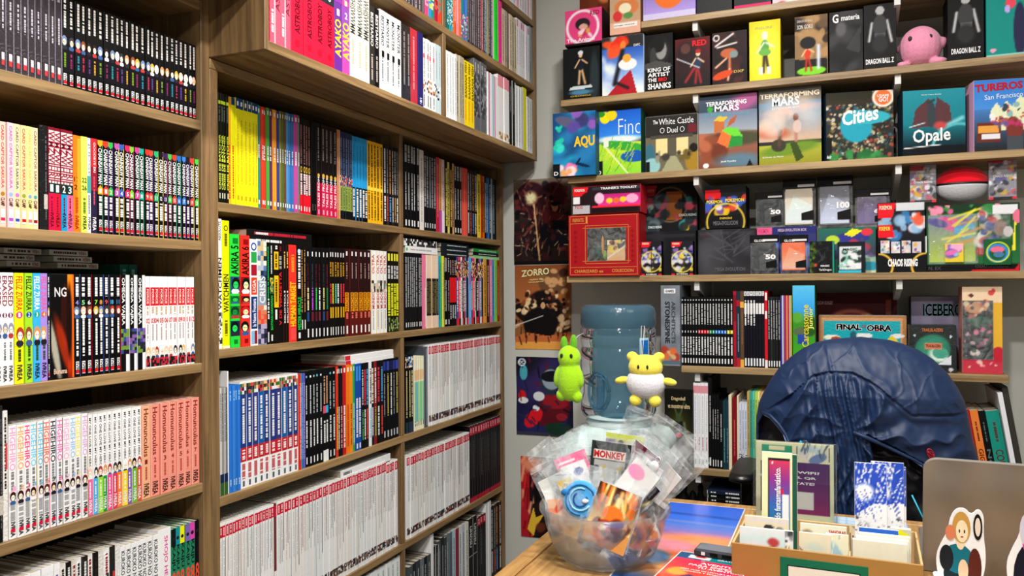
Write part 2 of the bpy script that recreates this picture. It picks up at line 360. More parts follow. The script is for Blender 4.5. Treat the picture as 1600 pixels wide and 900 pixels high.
# ------------------------------------------------------------------ books
ORD = 'first second third fourth fifth sixth seventh eighth ninth tenth eleventh twelfth thirteenth fourteenth fifteenth sixteenth seventeenth eighteenth nineteenth twentieth'.split()
def ordw(n):
    if n <= 20: return ORD[n-1]
    t, o = divmod(n, 10); T = ['', '', 'twenty', 'thirty', 'forty', 'fifty', 'sixty', 'seventy', 'eighty'][t]
    return T+'-'+ORD[o-1] if o else T[:-1]+'ieth'
FACE = ['f3d9c4', 'e8b793', '2b1d1a', '8a4a2c', 'f5eee6', 'c23a2e', '3b3540', 'd9a441', '6c7fa3']
RB = random.Random(7)
def spine_elems(m, t, h, elems):
    k = 1
    for e in elems:
        x = .00010*k; k += 1; kind = e[0]
        if kind == 'b':
            y0, y1 = (e[4] if len(e) > 4 else (0.02, .98)); m.poly([(x, y0*t, e[1]*h), (x, y1*t, e[1]*h), (x, y1*t, e[2]*h), (x, y0*t, e[2]*h)], L(e[3]))
        elif kind == 'm':
            z0, z1, pal = e[1]*h, e[2]*h, e[3]; cs = max(t/3.2, .0022); ny = max(2, int(t/cs)); nz = max(2, int((z1-z0)/cs/1.1))
            for j in range(nz):
                for i in range(ny):
                    a, b = z0+(z1-z0)*j/nz, z0+(z1-z0)*(j+1)/nz; c = L(RB.choice(pal)); jt = RB.uniform(-.3, .3)*cs
                    m.poly([(x, t*i/ny, a), (x, t*(i+1)/ny, a+jt*.5), (x, t*(i+1)/ny, b), (x, t*i/ny, b)], c)
        elif kind == 't':
            z0, z1 = e[1]*h, e[2]*h; y0, y1 = (e[6] if len(e) > 6 else (.2, .8)); y0 *= t; y1 *= t; d = e[5]
            if d == 'd': m.text(e[3], (x, y0, z1), (0, 0, z0-z1), (0, y1-y0, 0), L(e[4]))
            elif d == 'u': m.text(e[3], (x, y1, z0), (0, 0, z1-z0), (0, y0-y1, 0), L(e[4]))
            else: m.text(e[3], (x, y0, z0), (0, y1-y0, 0), (0, 0, z1-z0), L(e[4]))
        elif kind == 'l':
            z0, z1 = e[1]*h, e[2]*h; y0, y1 = (e[4] if len(e) > 4 else (.3, .68)); z = z1; c = L(e[3])
            while z > z0:
                l = RB.uniform(.0022, .0055); g = .0008 if RB.random() < .8 else .003
                m.poly([(x, y0*t, max(z-l, z0)), (x, y1*t, max(z-l, z0)), (x, y1*t, z), (x, y0*t, z)], c); z -= l+g
        elif kind == 'p':   # pennant cap pointing down (or up)
            z0, z1, c, up = e[1]*h, e[2]*h, L(e[3]), e[4]; q = (z1-z0)*.4
            if up: m.poly([(x, .04*t, z0), (x, .96*t, z0), (x, .96*t, z1-q), (x, t/2, z1), (x, .04*t, z1-q)], c)
            else: m.poly([(x, .04*t, z0+q), (x, t/2, z0), (x, .96*t, z0+q), (x, .96*t, z1), (x, .04*t, z1)], c)
        elif kind == 'f':   # small portrait: backdrop, hair, face, eyes, shirt
            z0, z1, bg = e[1]*h, e[2]*h, e[3]; zc = (z0+z1)/2; hz = (z1-z0)/2; R = RB
            def el(cy, cz, ry, rz, c, o_=0): m.poly([(x+.00003*o_, cy+ry*math.cos(a), cz+rz*math.sin(a)) for a in np.linspace(0, 2*PI, 10, endpoint=False)], L(c))
            if bg: m.poly([(x, .02*t, z0), (x, .98*t, z0), (x, .98*t, z1), (x, .02*t, z1)], L(bg))
            hair = R.choice(e[4]) if len(e) > 4 else R.choice(['d9a441', '2b1d1a', '8a4a2c', 'f0e8e0', 'a83a2e', '3b3540', 'c88a5a', '6c7fa3', 'e0b8a0']); skin = e[5] if len(e) > 5 else R.choice(['f3d9c4', 'eec8a8', 'f5e0d0']); sh = R.uniform(-.1, .1)*t
            el(t*.5+sh*.4, zc-hz*.75, t*.42, hz*.35, R.choice(['2a2a34', 'a83a3a', 'e8e4e0', '3a5a8a', '20202a']), 1); el(t*.5+sh, zc+hz*.2, t*.44, hz*.72, hair, 2); el(t*.5+sh, zc, t*.27, hz*.45, skin, 3)
            for s_ in (-1, 1): el(t*.5+sh+s_*t*.11, zc+hz*.05, t*.045, hz*.08, '1a1010', 4)
        elif kind == 'o':
            zc, r, c = e[1]*h, e[2]*t, L(e[3]); m.poly([(x, t/2+r*math.cos(a), zc+r*math.sin(a)) for a in np.linspace(0, 2*PI, 12, endpoint=False)], c)
def book(name, t, h, d, base, elems, mat='print', pages=True):
    m = MB(); c = L(base); ch = min(.0007, t*.15); w_ = min(.0011, t*.2)
    if pages: m.prism([(0, ch), (0, t-ch), (-ch, t), (-d, t), (-d, t-w_), (-.0015, t-w_), (-.0015, w_), (-d, w_), (-d, 0), (-ch, 0)], 0, h, c)
    else: m.prism([(0, ch), (0, t-ch), (-ch, t), (-d, t), (-d, 0), (-ch, 0)], 0, h, c)
    spine_elems(m, t, h, elems); o = m.build(name, mat)
    if pages:
        p = MB(); p.box((-d+.002, w_, .001), (-.0015, t-w_, h-.0012), (.8, .8, .8)); p.build('page_block', 'pages', o)
    return o
_cnt = {}
NAMES = {}
def place_row(shelf, plane, z, segs, axis='Y', depth=.13, pages=False, group=None, topoff=0, kind=None):
    """segs: (px0, px1, n, style, py_top) - n volumes of one look between two columns, py_top the row of their top edge at the middle"""
    for px0, px1, n, style, pyt in segs:
        if axis == 'Y': c0, c1 = y_at(px0, plane, z), y_at(px1, plane, z); zt = onx((px0+px1)/2, pyt, plane)[2]
        else: c0, c1 = x_at(px0, plane, z), x_at(px1, plane, z); zt = ony((px0+px1)/2, pyt, plane)[2]
        if axis == 'Y':
            lo, hi, top = bay(plane, z, (c0+c1)/2); c0, c1, zt = max(c0, lo), min(c1, hi), min(zt, top-.002)
        h0 = zt-z; st = STY[style] if isinstance(style, str) else style
        ws = [RB.uniform(.9, 1.1) if not st.get('irr') else RB.uniform(.6, 1.5) for _ in range(n)]; tot = sum(ws); c = c0
        for i in range(n):
            t = (c1-c0)*ws[i]/tot; q = st['f'](i, n); look = q.get('look', st['look']); h = h0*(1 if not st.get('jit') else RB.uniform(1-st['jit'], 1))
            nm = st.get('name', kind or 'comic_book'); dd = st.get('d', depth)
            o = book(nm, max(t-.0003, .0012), h, dd, q['base'], q['e'], q.get('mat', st.get('mat', 'print')), pages)
            off = RB.uniform(-.0025, .0005)
            if axis == 'Y': o.location = (plane+off, c, z+.0003)
            else: o.location = (c, plane-off, z+.0003); o.rotation_euler = (0, 0, -PI/2)
            key = (shelf, look); k = _cnt[key] = _cnt.get(key, 0)+1; NAMES.setdefault(key, []).append(o)
            tag(o, cat=st.get('cat', 'comic book'), group=(group or 'books on the '+shelf))
            c += t
def bay(plane, z, c):
    if plane == XOS or abs(plane-XOS) < .01: top = {T1: T2-.021, T2: T3-.021, T3: 1.179}.get(z, 9); lo, hi = ((1.2625, 2.0025) if c < 2.01 else (2.0225, 2.7215)); return lo, hi, top
    if c < 1.24: zs = sorted(SL.values()); up = [q for q in zs if q > z+.01]; return .351, 1.2265, (up[0] if up else 9)-TB-.001
    up = [q for q in (ZA, ZB, ZC, ZD, ZE) if q > z+.01]; top = (min(up)-TB-.001) if up else .446
    return (1.2735, 1.9975, top) if c < 2.007 else (2.0165, 2.7275, top)
def label_books():
    for (shelf, look), os_ in NAMES.items():
        for i, o in enumerate(os_):
            o['label'] = (f'{look} on the {shelf}' if len(os_) == 1 else f'{ordw(i+1)} {look} from the left, {shelf}')
def lying(shelf, look, plane, px0, px1, py0, py1, specs, depth=.14, name='comic_book', cat='comic book', pages=True):
    """books lying flat, spines to the room, stacked from top (py0) to bottom (py1)"""
    z1, z0 = onx((px0+px1)/2, py0, plane)[2], onx((px0+px1)/2, py1, plane)[2]; n = len(specs); t = (z1-z0)/n
    for i, (lk, base, e) in enumerate(specs):
        sh = RB.uniform(-.004, .004); a, b = y_at(px0, plane, z0)+sh, y_at(px1, plane, z0)+sh
        if plane > XS-.01: lo, hi, _t = bay(plane, z0, (a+b)/2); a, b = max(a, lo), min(b, hi)
        o = book(name, t-.0003, b-a, depth, base, e, 'print', pages); o.rotation_euler = (-PI/2, 0, 0); o.location = (plane+RB.uniform(-.003, 0), a, z1-t*i)
        tag(o, cat=cat, group='books lying on the '+shelf); NAMES.setdefault((shelf, lk), []).append(o)

IV = lambda c='1a1a1a', c2='d0202c': [('t', .03, .17, 'IVREA', c, 'd', (.22, .78))]
DARKLOGO = [('b', .03, .15, 'e8e4e0', (.25, .75)), ('b', .035, .07, 'c8202a', (.25, .75)), ('t', .06, .14, 'IVR', '222222', 'd', (.3, .7))]
PASTEL = ['f19ac0', 'f2a65e', 'e8417c', '6ec1e8', '5fb7d8', 'e86a4a', '2a2a30', 'e06aa8', 'f0a8c8', '8fb7d8', 'd8d060', 'c8a0d0', 'e8907a']
def cyc(pal, i): return pal[i % len(pal)]
STY = {}
def S(k, look, f, **kw): STY[k] = dict(look=look, f=f, **kw)
MG = dict(name='manga_volume', cat='manga book')
S('greywrap', 'grey shrink-wrapped manga', lambda i, n: dict(base='3a3438', mat='wrapped', e=[('l', .62, .95, '8f8790'), ('l', .3, .5, 'b5aeb8', (.4, .62)), ('b', 0, 1, '8a8494', (.88, .98)), ('b', .04, .13, 'd8d0d0', (.3, .7)), ('b', .04, .08, 'c83a40', (.3, .7))]), **MG)
S('scriptblack', 'black manga with portrait band', lambda i, n: dict(base='0c0b0d', e=[('l', .66, .97, 'c8c2bc', (.35, .7)), ('f', .42, .58, '0c0b0d'), ('b', .17, .42, '141018'), ('l', .22, .38, cyc(['6a8a2a', '7a2a5a', '2a7a8a', 'a03050', '5a3a7a', 'b08a2a'], i), (.35, .65))]+DARKLOGO), **MG)
S('cardpeach', 'peach manga with star mark', lambda i, n: dict(base=['f6c4a0', 'f6b8a8', 'f6bcc0', 'f8cfa0', 'f6c090', 'f5dc8a'][i % 6], e=[('t', .37, .97, 'CARD CAPTOR SAKURA', ['7a4a3a', 'c83a3a', 'c8509a', '4a4a5a', 'c8482a', 'c8a060'][i % 6], 'd', (.3, .72)), ('o', .315, .3, ['4a9a9a', 'a8742a', '8aa8c8', 'c86ab8', '8a9a3a', '7a98c8'][i % 6]), ('t', .2, .28, 'CLAMP', '5a3a2a', 'd'), ('b', .04, .17, 'f8ead8', (.2, .8)), ('b', .06, .09, ['8a1a1a', 'd82a4a', 'a84ac8', '2a4aa8', 'b81a1a', 'e86a6a'][i % 6], (.2, .8))]), **MG)
S('blackwrapfat', 'black book in creased clear wrap', lambda i, n: dict(base='16181b', mat='wrapped', e=[('l', .1, .9, '6a6a70', (.7, .8)), ('b', .2, .34, 'b8b0a8', (.5, .95))]), **MG)
S('zig', 'manga with jagged white lettering', lambda i, n: dict(base='7a1428', e=[('b', .42, .97, 'c8c2c2', (.08, .94)), ('t', .44, .96, 'WMZWIHRIH', '8e1830', 'd', (.02, .96)), ('b', .36, .46, '14302c'), ('t', .375, .445, ['1', '1', '2', '3'][i % 4], 'ffffff', 'h', (.25, .75)), ('b', 0, .36, ['d01848', 'e01a38', '1a90c0', 'd8608a'][i % 4]), ('l', .16, .33, '6a1028', (.4, .62))]+IV('30101a')), **MG)
S('orange17', 'orange manga numbered 17 21', lambda i, n: dict(base='f4761c', e=[('t', .52, .57, '17', '2a1208', 'h', (.12, .88)), ('t', .44, .49, '21', '2a1208', 'h', (.12, .88)), ('b', .04, .97, 'f89a2a', (.55, .95)), ('l', .2, .36, 'b84810')]+IV('a02010')), **MG)
S('lime22', 'lime green manga numbered 22 26', lambda i, n: dict(base='cfe25a', e=[('t', .52, .57, '22', '20280a', 'h', (.12, .88)), ('t', .44, .49, '26', '20280a', 'h', (.12, .88)), ('l', .2, .36, '5a7a1a')]+IV('2a3a0a')), **MG)
S('judge', 'white manga with green lettering', lambda i, n: dict(base='e8eee4', e=[('t', .6, .95, 'JUDGE', '6a8a7a', 'd'), ('b', .42, .6, '4a9a9a'), ('l', .2, .4, '6a7a7a')]+IV('304a40')), **MG)
S('goodbye', 'red and navy manga', lambda i, n: dict(base='2a2440', e=[('b', .7, 1, 'd02a34'), ('b', .45, .7, '8a2038'), ('t', .64, .96, 'GOODBYE ERI', 'f0c8c0', 'd', (.4, .75)), ('l', .3, .6, 'd85060', (.4, .6))]+IV('e8e8f0')), **MG)
CS = ['f0a020', 'e8402a', '3aa84a', 'b0509a', '3a5aa8', 'e02a5a', '7ab83a', 'e8408a', '1aa088', 'd83a2a', 'e04a30', '2aa86a', '1a1a1a', '40205a', '4ab04a', 'e04030', '2a6ab8', '3a7ac8', '202020', 'e8403a', '50b848']
SD = ['3a8a6a', '8a3a5a', 'c8b040', '5a3a7a']
S('chain', 'black manga with coloured pennants', lambda i, n: dict(base='0e0b0e', e=[('b', 0, 1, cyc(SD, i*3+i//2), (.86, .98)), ('p', .92, .995, cyc(CS, i), False), ('t', .53, .91, 'CHAINSAW MAN', 'f4f0f0', 'd', (.14, .84)), ('p', .42, .52, cyc(CS, i), True), ('t', .435, .48, str(max(i, 1)), 'ffffff', 'h', (.3, .7)), ('l', .2, .4, 'd8d4d4', (.25, .75))]+DARKLOGO), **MG)
S('erased', 'white manga with maroon lettering', lambda i, n: dict(base='f2f0ee', e=[('t', .7, .97, 'ERASED', '7a1a30', 'd', (.12, .9)), ('o', .62, .4, '6a1a4a'), ('t', .6, .64, '8', 'ffffff', 'h', (.35, .65)), ('f', .42, .56, 'f2f0ee', ['8a8a9a', '3a3a3a']), ('t', .22, .38, 'KEI SANBE', '2a2a2a', 'd', (.35, .65))]+IV()), **MG)
FC = ['f2e41a', '9acc2e', '3aa8dc', '9a82d0']
S('feliz', 'manga with portrait and numbered disc', lambda i, n: dict(look=['yellow', 'lime green', 'sky blue', 'lavender'][i % 4]+' manga with numbered disc', base=FC[i % 4], e=[('t', .66, .97, 'FELIZ ZURRA', ['d83a20', '20301a', 'f0f0f0', 'd05a8a'][i % 4], 'd', (.15, .85)), ('o', .62, .36, ['c8308a', '1a4a9a', '1a9a7a', 'e8602a'][i % 4]), ('t', .6, .64, str(i+1), 'ffffff', 'h', (.38, .62)), ('f', .34, .52, FC[i % 4]), ('l', .2, .34, '3a4a2a', (.35, .65))]+IV('301a40')), **MG)
S('whitetext', 'black manga with white title', lambda i, n: dict(base='0d0c10', e=[('l', .78, .97, 'e0dede', (.3, .75)), ('t', .70, .745, str(i+4), cyc(['8a8ad0', '8ad08a', 'd0d0d0', '8ad040', 'e8903a', 'd04a4a', '5ab0e0', '4a8ad0'], i), 'h', (.25, .75)), ('f', .57, .69, '3a2a2a'), ('l', .2, .56, 'e8e6e6', (.35, .68)), ('b', 0, 1, cyc(['3a4a6a', '0d0c10', '8a1a1a', '0d0c10', '2a4a8a'], i), (.88, .98))]+DARKLOGO), **MG)
S('kaijuw', 'black and white manga with creature', lambda i, n: dict(base='d8dadc', e=[('b', 0, 1, '101014', (.02, .62)), ('t', .48, .97, 'OMEGA VAJRA', 'f0f0f0', 'd', (.08, .52)), ('m', .18, .44, ['3a4a8a', '6a8a3a', '2a2a3a', '7a5a9a', '1a1a24'])]), **MG)
S('force', 'white manga with red band', lambda i, n: dict(base='f0ecea', e=[('b', .68, .88, 'c81a2a'), ('t', .70, .86, 'FORCE', 'f4dcd0', 'd', (.3, .72)), ('l', .58, .67, 'b8a080', (.3, .7)), ('t', .49, .545, '%02d' % (i+2), 'c8202c', 'h', (.1, .9)), ('l', .3, .48, 'a89898', (.35, .6)), ('f', .1, .24, 'f0ecea'), ('m', .02, .11, ['2a1a1a', 'c82a3a', 'a82a3a', '1a1a1a'])]), **MG)
S('hige', 'white manga with slanted pastel title', lambda i, n: dict(base='f1efed', e=[('t', .6, .98, 'HIGEHIRO', cyc(PASTEL, i), 'd', (.1, .88)), ('l', .42, .59, '7a7a7a', (.3, .7)), ('t', .42, .46, str(i+1), cyc(PASTEL, i), 'h', (.5, .95)), ('f', .3, .42, 'e8c8cc', ['3a1a1a', '5a2a2a', '2a1418']), ('l', .16, .3, '9a9a9a', (.2, .8)), ('b', 0, 1, cyc(['f1efed', 'f1efed', 'f1efed', 'a08020', '201018', 'd04a80', '4a5aa0', '202028'], i), (.9, .98)), ('t', .02, .15, 'IVREA', '2a2024', 'd'), ('b', .06, .09, 'c81a3a', (.2, .8))]), **MG)
YC = ['e0609a', '4aa0d8', '8ac83a', '1a8a3a', 'd84a8a', 'c83a5a', 'f0762a', 'f4c81a', '7a5aa0', '6aa83a', 'c84a3a']
S('hero', 'white manga with coloured lower third', lambda i, n: dict(base='efefee', e=[('t', .47, .97, 'MY ONE LOVE MY HERO', '202024', 'd', (.28, .72)), ('f', .34, .48, 'efefee'), ('b', 0, .36, cyc(YC, i)), ('l', .17, .33, 'f0f0f0', (.35, .6)), ('t', .02, .15, 'IVREA', 'f4f4f4', 'd')]), **MG)
S('homun', 'salmon manga with dark title', lambda i, n: dict(look='tan manga with dark title' if i == 0 else 'salmon manga with dark title', base='dca47e' if i == 0 else 'e88c7c', e=[('t', .45, .97, 'Homunculus', '7a2a24', 'd', (.25, .78)), ('t', .37, .42, str(i+1), '7a2a24', 'h', (.35, .65)), ('l', .2, .34, 'a8503f', (.4, .6)), ('t', .02, .16, 'IVREA', '2a1414', 'd'), ('b', 0, 1, 'f0a898', (.02, .1))]), **MG)
S('lilac', 'white manga with lilac spine', lambda i, n: dict(base='dedde6', e=[('l', .5, .9, '6a5a8a'), ('b', .94, 1, 'f0f0f0')]), **MG)
S('miscw', 'black and white wrapped manga', lambda i, n: dict(base=cyc(['d8d4d0', '1c1a1a', 'cfc8c0', 'e6e2de', '2a2624'], i), mat='wrapped', e=[('l', .4, .95, cyc(['2a2a2a', 'd0d0d0', '8a2a2a'], i)), ('b', .55, .75, cyc(['c83a3a', 'f0f0f0', '3a3a3a'], i), (.5, .85))]), **MG)
S('boldkanji', 'white manga with bold black title', lambda i, n: dict(base='ecebe9', e=[('t', .35, .95, 'KUROKO NO BASKET', '17171a', 'd', (.12, .88))]), **MG)
S('fatpink', 'thick white manga with pink lettering', lambda i, n: dict(base='ece4e6', e=[('t', .3, .92, 'SHOJO HEART', 'd04a8a', 'd', (.4, .75)), ('b', .22, .28, 'd890b0'), ('b', 0, .22, '9ac0d0')]), **MG)
KC = ['1a1c20', '1a8a94', 'e8dc1a', '7a62a8', 'c84aa0', '101214']
KN = ['charcoal', 'teal', 'yellow', 'purple', 'magenta', 'black']
S('kaiju8', 'manga with large numeral eight', lambda i, n: dict(look=KN[i % 6]+' and green manga with numeral eight', base='2a7a5a' if i < 5 else '14141a', e=[('b', .8, 1, KC[i % 6]), ('o', .88, .3, '20242a'), ('t', .52, .8, 'KAIJU', '14181a', 'd', (.15, .85)), ('t', .3, .5, '8', 'e0503a', 'h', (.1, .9))]), **MG)
# comics, middle bookcase
S('greenblk', 'black comic with yellow-green title', lambda i, n: dict(base='14180f', e=[('b', .9, .93, '9ab02a'), ('l', .74, .88, '5a605a'), ('t', .12, .62, 'CRISIS DE BATCHER', 'c8d83a', 'u', (.15, .85)), ('b', .04, .09, 'c8c8b0', (.3, .7))]))
S('yelred', 'yellow comic with red title', lambda i, n: dict(base=cyc(['e8a82a', 'f0dc1a'], i), e=[('l', .05, .55, 'c8402a'), ('b', .93, 1, cyc(['d89a2a', '1c3a6a'], i))]))
S('yelblue', 'yellow comic with blue top', lambda i, n: dict(base='f0d91c', e=[('b', .9, 1, '20406a'), ('b', .93, .97, 'd0d8e0', (.3, .7)), ('l', .2, .8, 'c0a020', (.42, .62)), ('b', .05, .09, 'b89a20', (.3, .7))]))
def solid(k, look, cols, tcol='f0f0f0', **kw): S(k, look, lambda i, n: dict(base=cyc(cols, i), e=[('l', .48, .62, tcol, (.3, .7)), ('b', .04, .08, 'e8e8e8', (.3, .7)), ('b', .93, .97, 'd8d8d8', (.3, .7))]), **kw)
solid('teal1', 'teal comic', ['2a8a80']); solid('red2', 'red comic', ['d8402a', 'c8382a']); solid('green1', 'leaf green comic', ['4a9a3a']); solid('purp1', 'plum comic', ['5a2a5a'])
solid('oran1', 'orange comic', ['e0922a']); solid('indi1', 'indigo comic', ['3a4080']); solid('olive', 'olive or brown comic', ['7a7438', '50662e', '6a4430'], irr=1); solid('blue3', 'steel blue comic', ['4a8ac0', '3a74b0', '3a6aa8']); solid('mag1', 'magenta comic', ['b04a90']); solid('gry1', 'grey comic', ['6a7068'])
S('doce', 'black comic with red base', lambda i, n: dict(base='171416', e=[('b', 0, .2, 'd01a2a'), ('b', .03, .08, 'f0e0e0', (.35, .65)), ('l', .52, .93, '9a6a68', (.35, .68)), ('t', .43, .5, 'O', 'd8b040', 'h', (.2, .8)), ('l', .2, .42, 'e0c0c0', (.2, .8))]))
S('blkplain', 'plain black comic', lambda i, n: dict(base='0b0a0b', e=[('l', .05, .12, '4a4a4a')]))
S('crimson', 'black comic with crimson lower half', lambda i, n: dict(base='1c1416', e=[('b', 0, .36, 'c0204a'), ('l', .6, .95, '8a7a78', (.35, .62)), ('t', .1, .42, 'TALES FROM', 'f0d8dc', 'u', (.25, .75)), ('o', .44, .3, 'c8a040'), ('b', .02, .07, 'e8a0b0', (.35, .65))]))
S('tan3', 'thin tan comic', lambda i, n: dict(base=cyc(['b87a52', 'a86a48', 'c89a70'], i), e=[('l', .1, .9, 'e0c8a8', (.4, .6))]))
S('bluegreen', 'dark blue comic with green foot', lambda i, n: dict(base='2a3452', e=[('l', .5, .93, '6a7a9a'), ('m', .38, .5, ['c84a3a', '3a5a8a', 'd0b080', '2a3a5a']), ('b', .1, .38, '8a9a4a'), ('l', .12, .36, '3a4a20'), ('b', 0, .1, '0e1014')]))
S('cyanblk', 'cyan comic with black foot', lambda i, n: dict(base='2a94cc', e=[('b', 0, .4, '0c0e12'), ('l', .05, .38, 'e8e8e8', (.25, .75)), ('l', .5, .9, '1a6a98', (.4, .6))]))
S('yelblk', 'amber comic with black lettering', lambda i, n: dict(base='e8a81c', e=[('l', .04, .96, '2a1c08', (.3, .7)), ('b', .4, .44, 'f0c84a')]))
S('mixblk', 'mixed dark comic', lambda i, n: dict(base=cyc(['14151a', '2a2c30', '1a1010', '30241c', '101820'], i), e=[('l', .4, .95, cyc(['d0d0d0', '8a8a90', 'c88a4a', 'e0e0e0'], i), (.3, .65)), ('l', .05, .36, cyc(['e0a040', 'f0f0f0', 'd84a3a', '5a9ad0', 'e8e8e8'], i+1), (.3, .7))]), irr=1)
S('watchw', 'tall white comic with black title', lambda i, n: dict(base='e8e6e0', e=[('t', .83, .98, 'ABSOLUTE', '202020', 'u', (.2, .75)), ('t', .3, .7, 'WATCHMEN', '141414', 'u', (.1, .9)), ('m', .04, .28, ['e8e6e0', '3a3a3a', '8a8a8a', 'f0f0f0'])]))
S('watchy', 'yellow comic with bold black title', lambda i, n: dict(base='f2e10c', e=[('t', .28, .58, 'WATCHMEN', '10100a', 'u', (.12, .9)), ('o', .94, .3, '14140a'), ('o', .94, .2, 'f2e10c'), ('l', .8, .9, '6a640a'), ('l', .1, .22, '6a640a'), ('b', 0, .02, 'e8e4c0')]))
def akira(i, n, c, d, num): return dict(base=c, e=[('b', .915, .965, d, (.3, .85)), ('t', .64, .9, 'AKIRA '+num, '0a0f0a', 'u', (.12, .92)), ('f', .475, .625, '30487a' if num == '5' else '8a0c14', ['0a1a14'], '2ac860' if num == '5' else 'f4e6a8'), ('b', .455, .475, c), ('f', .385, .455, d, ['0f5a34' if num == '5' else '2a1010'], '2ac850' if num == '5' else 'f0d898'), ('f', .255, .365, d, ['0f3a24' if num == '5' else 'c82020'], '1a8a40' if num == '5' else 'f4e6a8'), ('f', .1, .235, '16304a' if num == '5' else 'e83228', ['0a1410'], '2ad060' if num == '5' else 'f4e6a8'), ('b', .365, .385, c), ('b', .235, .255, c), ('b', 0, .1, c), ('b', .03, .07, d, (.35, .75))])
S('akira5', 'bright green manga numbered 5', lambda i, n: akira(i, n, '2acc40', '0c7a2c', '5')); S('akira6', 'bright red manga numbered 6', lambda i, n: akira(i, n, 'e83228', '8a0c10', '6'))
S('nueva', 'white comic with coloured logo boxes', lambda i, n: dict(base='ece8e6', e=[('o', .93, .36, '1a4a9a'), ('o', .93, .22, 'f0f0f0'), ('b', .78, .88, '2a9a4a', (.15, .85)), ('b', .66, .76, 'a01a30', (.15, .85)), ('b', .48, .64, 'e0402a', (.15, .85)), ('t', .5, .62, 'LIGA', 'f0e0d8', 'u', (.3, .7)), ('b', .16, .46, '1c3a7a', (.12, .88)), ('t', .18, .44, 'la Nueva Frontera', 'e8ecf4', 'u', (.28, .72)), ('b', .02, .14, '7ab0d8', (.15, .48)), ('b', .02, .14, '8a2030', (.52, .85))]))
S('crisis', 'grey-blue comic with crowded artwork', lambda i, n: dict(base='8a97a8', e=[('m', .62, 1, ['5a78a0', 'c8b080', '3a4a6a', 'a8b0c0', 'e0d8c8', '20304a']), ('t', .4, .66, 'CRISIS', 'eef2f8', 'u', (.2, .85)), ('b', .2, .38, 'd8c0b0'), ('m', .2, .38, ['d84a3a', 'e8c0a8', 'f0d8c8', 'c87a5a']), ('m', .012, .2, ['3a3a5a', 'a8a0b8', '6a7090', '202030'])]))
S('gmix1', 'slim black comic with green lettering', lambda i, n: dict(base='0e120f', e=[('l', .45, .97, '2aa858'), ('l', .25, .45, 'd8e0d8', (.3, .8)), ('b', .02, .12, 'd0d0d0', (.3, .7))]))
S('hawk', 'black comic with green title', lambda i, n: dict(base='101410', e=[('l', .7, .98, 'c8c8c8', (.3, .6)), ('m', .5, .66, ['3a7a4a', '1a3a2a', 'c8b030', '6a8a6a']), ('t', .14, .48, 'BATMAN HAWKMAN', '28c04a', 'u', (.2, .8)), ('b', .03, .09, 'e0e0e0', (.3, .7))]))
S('yelbox', 'black comic with two yellow panels', lambda i, n: dict(base='15110e', e=[('b', .74, .92, 'e8b41a', (.1, .9)), ('b', .36, .68, 'e8b41a', (.1, .9)), ('l', .76, .9, '4a3808', (.3, .65)), ('l', .4, .64, '4a3808', (.3, .65)), ('b', .24, .34, 'd8d8d0', (.25, .6)), ('l', .93, .98, 'c8c8c8')]))
S('vend', 'black comic with red letters', lambda i, n: dict(base='131011', e=[('t', .18, .72, 'V DE VENDETTA', 'd02a34', 'u', (.22, .78)), ('l', .75, .88, '9a9a9a', (.25, .75)), ('b', .93, .98, '6a1a1c', (.3, .7))]))
S('darkg', 'black comic with gold sidebar', lambda i, n: dict(base='120f10', e=[('b', 0, 1, '3a2218', (.02, .2)), ('t', .2, .5, 'BIBLIOTECA', 'e8e8e8', 'u', (.35, .8)), ('l', .76, .93, 'd8b060', (.35, .7)), ('o', .52, .25, 'd8d8d8')]))
S('human', 'red comic with yellow title', lambda i, n: dict(base='e0382c', e=[('b', .18, .58, 'e85a20'), ('t', .16, .62, 'HUMAN TARGET', 'f4c41c', 'u', (.12, .88)), ('b', .02, .14, 'e04a4a', (.15, .85)), ('l', .72, .9, 'f08a30'), ('b', .9, .98, 'd82a34', (.2, .8))]))
S('mister', 'black comic with green and white title', lambda i, n: dict(base='101214', e=[('l', .55, .95, 'd8d8d8', (.3, .75)), ('t', .12, .46, 'MISTER MIRACLE', '2ac050', 'u', (.2, .85)), ('o', .94, .3, 'c0d0e0'), ('b', .03, .09, 'd8d8d8', (.3, .7))]))
S('tantext', 'black comic with tan lettering', lambda i, n: dict(base='14110f', e=[('l', .3, .96, 'c89a60', (.25, .55)), ('b', .12, .22, 'e0e0d8', (.3, .7))]), irr=1)
S('sand', 'black comic with coloured small title', lambda i, n: dict(base='100f12', e=[('b', .9, .95, 'd8d8d8', (.4, .65)), ('l', .5, .82, cyc(['4a2028', '2a3a3a', '5a1a2a'], i), (.35, .65)), ('l', .32, .56, cyc(['e0d0a0', 'b04ad0', '3ac05a', 'e0e0e0', 'd8d070', '2a7a4a'], i), (.35, .68)), ('b', .2, .3, cyc(['2a4a7a', '6a2030', '5a2028', '6a3040'], i), (.25, .75)), ('b', .03, .12, 'd8d8d8', (.35, .65))]))
S('sandg', 'black comic with gold lettering', lambda i, n: dict(base='120f10', e=[('b', .9, .95, 'e0e0e0', (.35, .7)), ('l', .68, .84, 'b88a2a', (.3, .75)), ('l', .38, .6, cyc(['d03a4a', 'e8d020', '60c0a0', 'f0f0f0', 'e04a4a'], i), (.3, .75)), ('b', .22, .34, 'd0a020', (.25, .75)), ('b', .03, .12, 'd8d8d8', (.35, .65))]))
S('preach', 'maroon comic with yellow title', lambda i, n: dict(base='5a1c18', e=[('b', .5, 1, '2c1618'), ('b', .28, .5, 'd89a18', (.1, .9)), ('t', .28, .5, 'PREACHER', '7a1a10', 'u', (.2, .8)), ('b', .92, .97, 'e0d8d8', (.35, .65)), ('l', .66, .84, 'a88880', (.4, .6)), ('l', .2, .27, 'd86a5a', (.3, .7)), ('b', .03, .12, 'e8e8e8', (.35, .65))]))
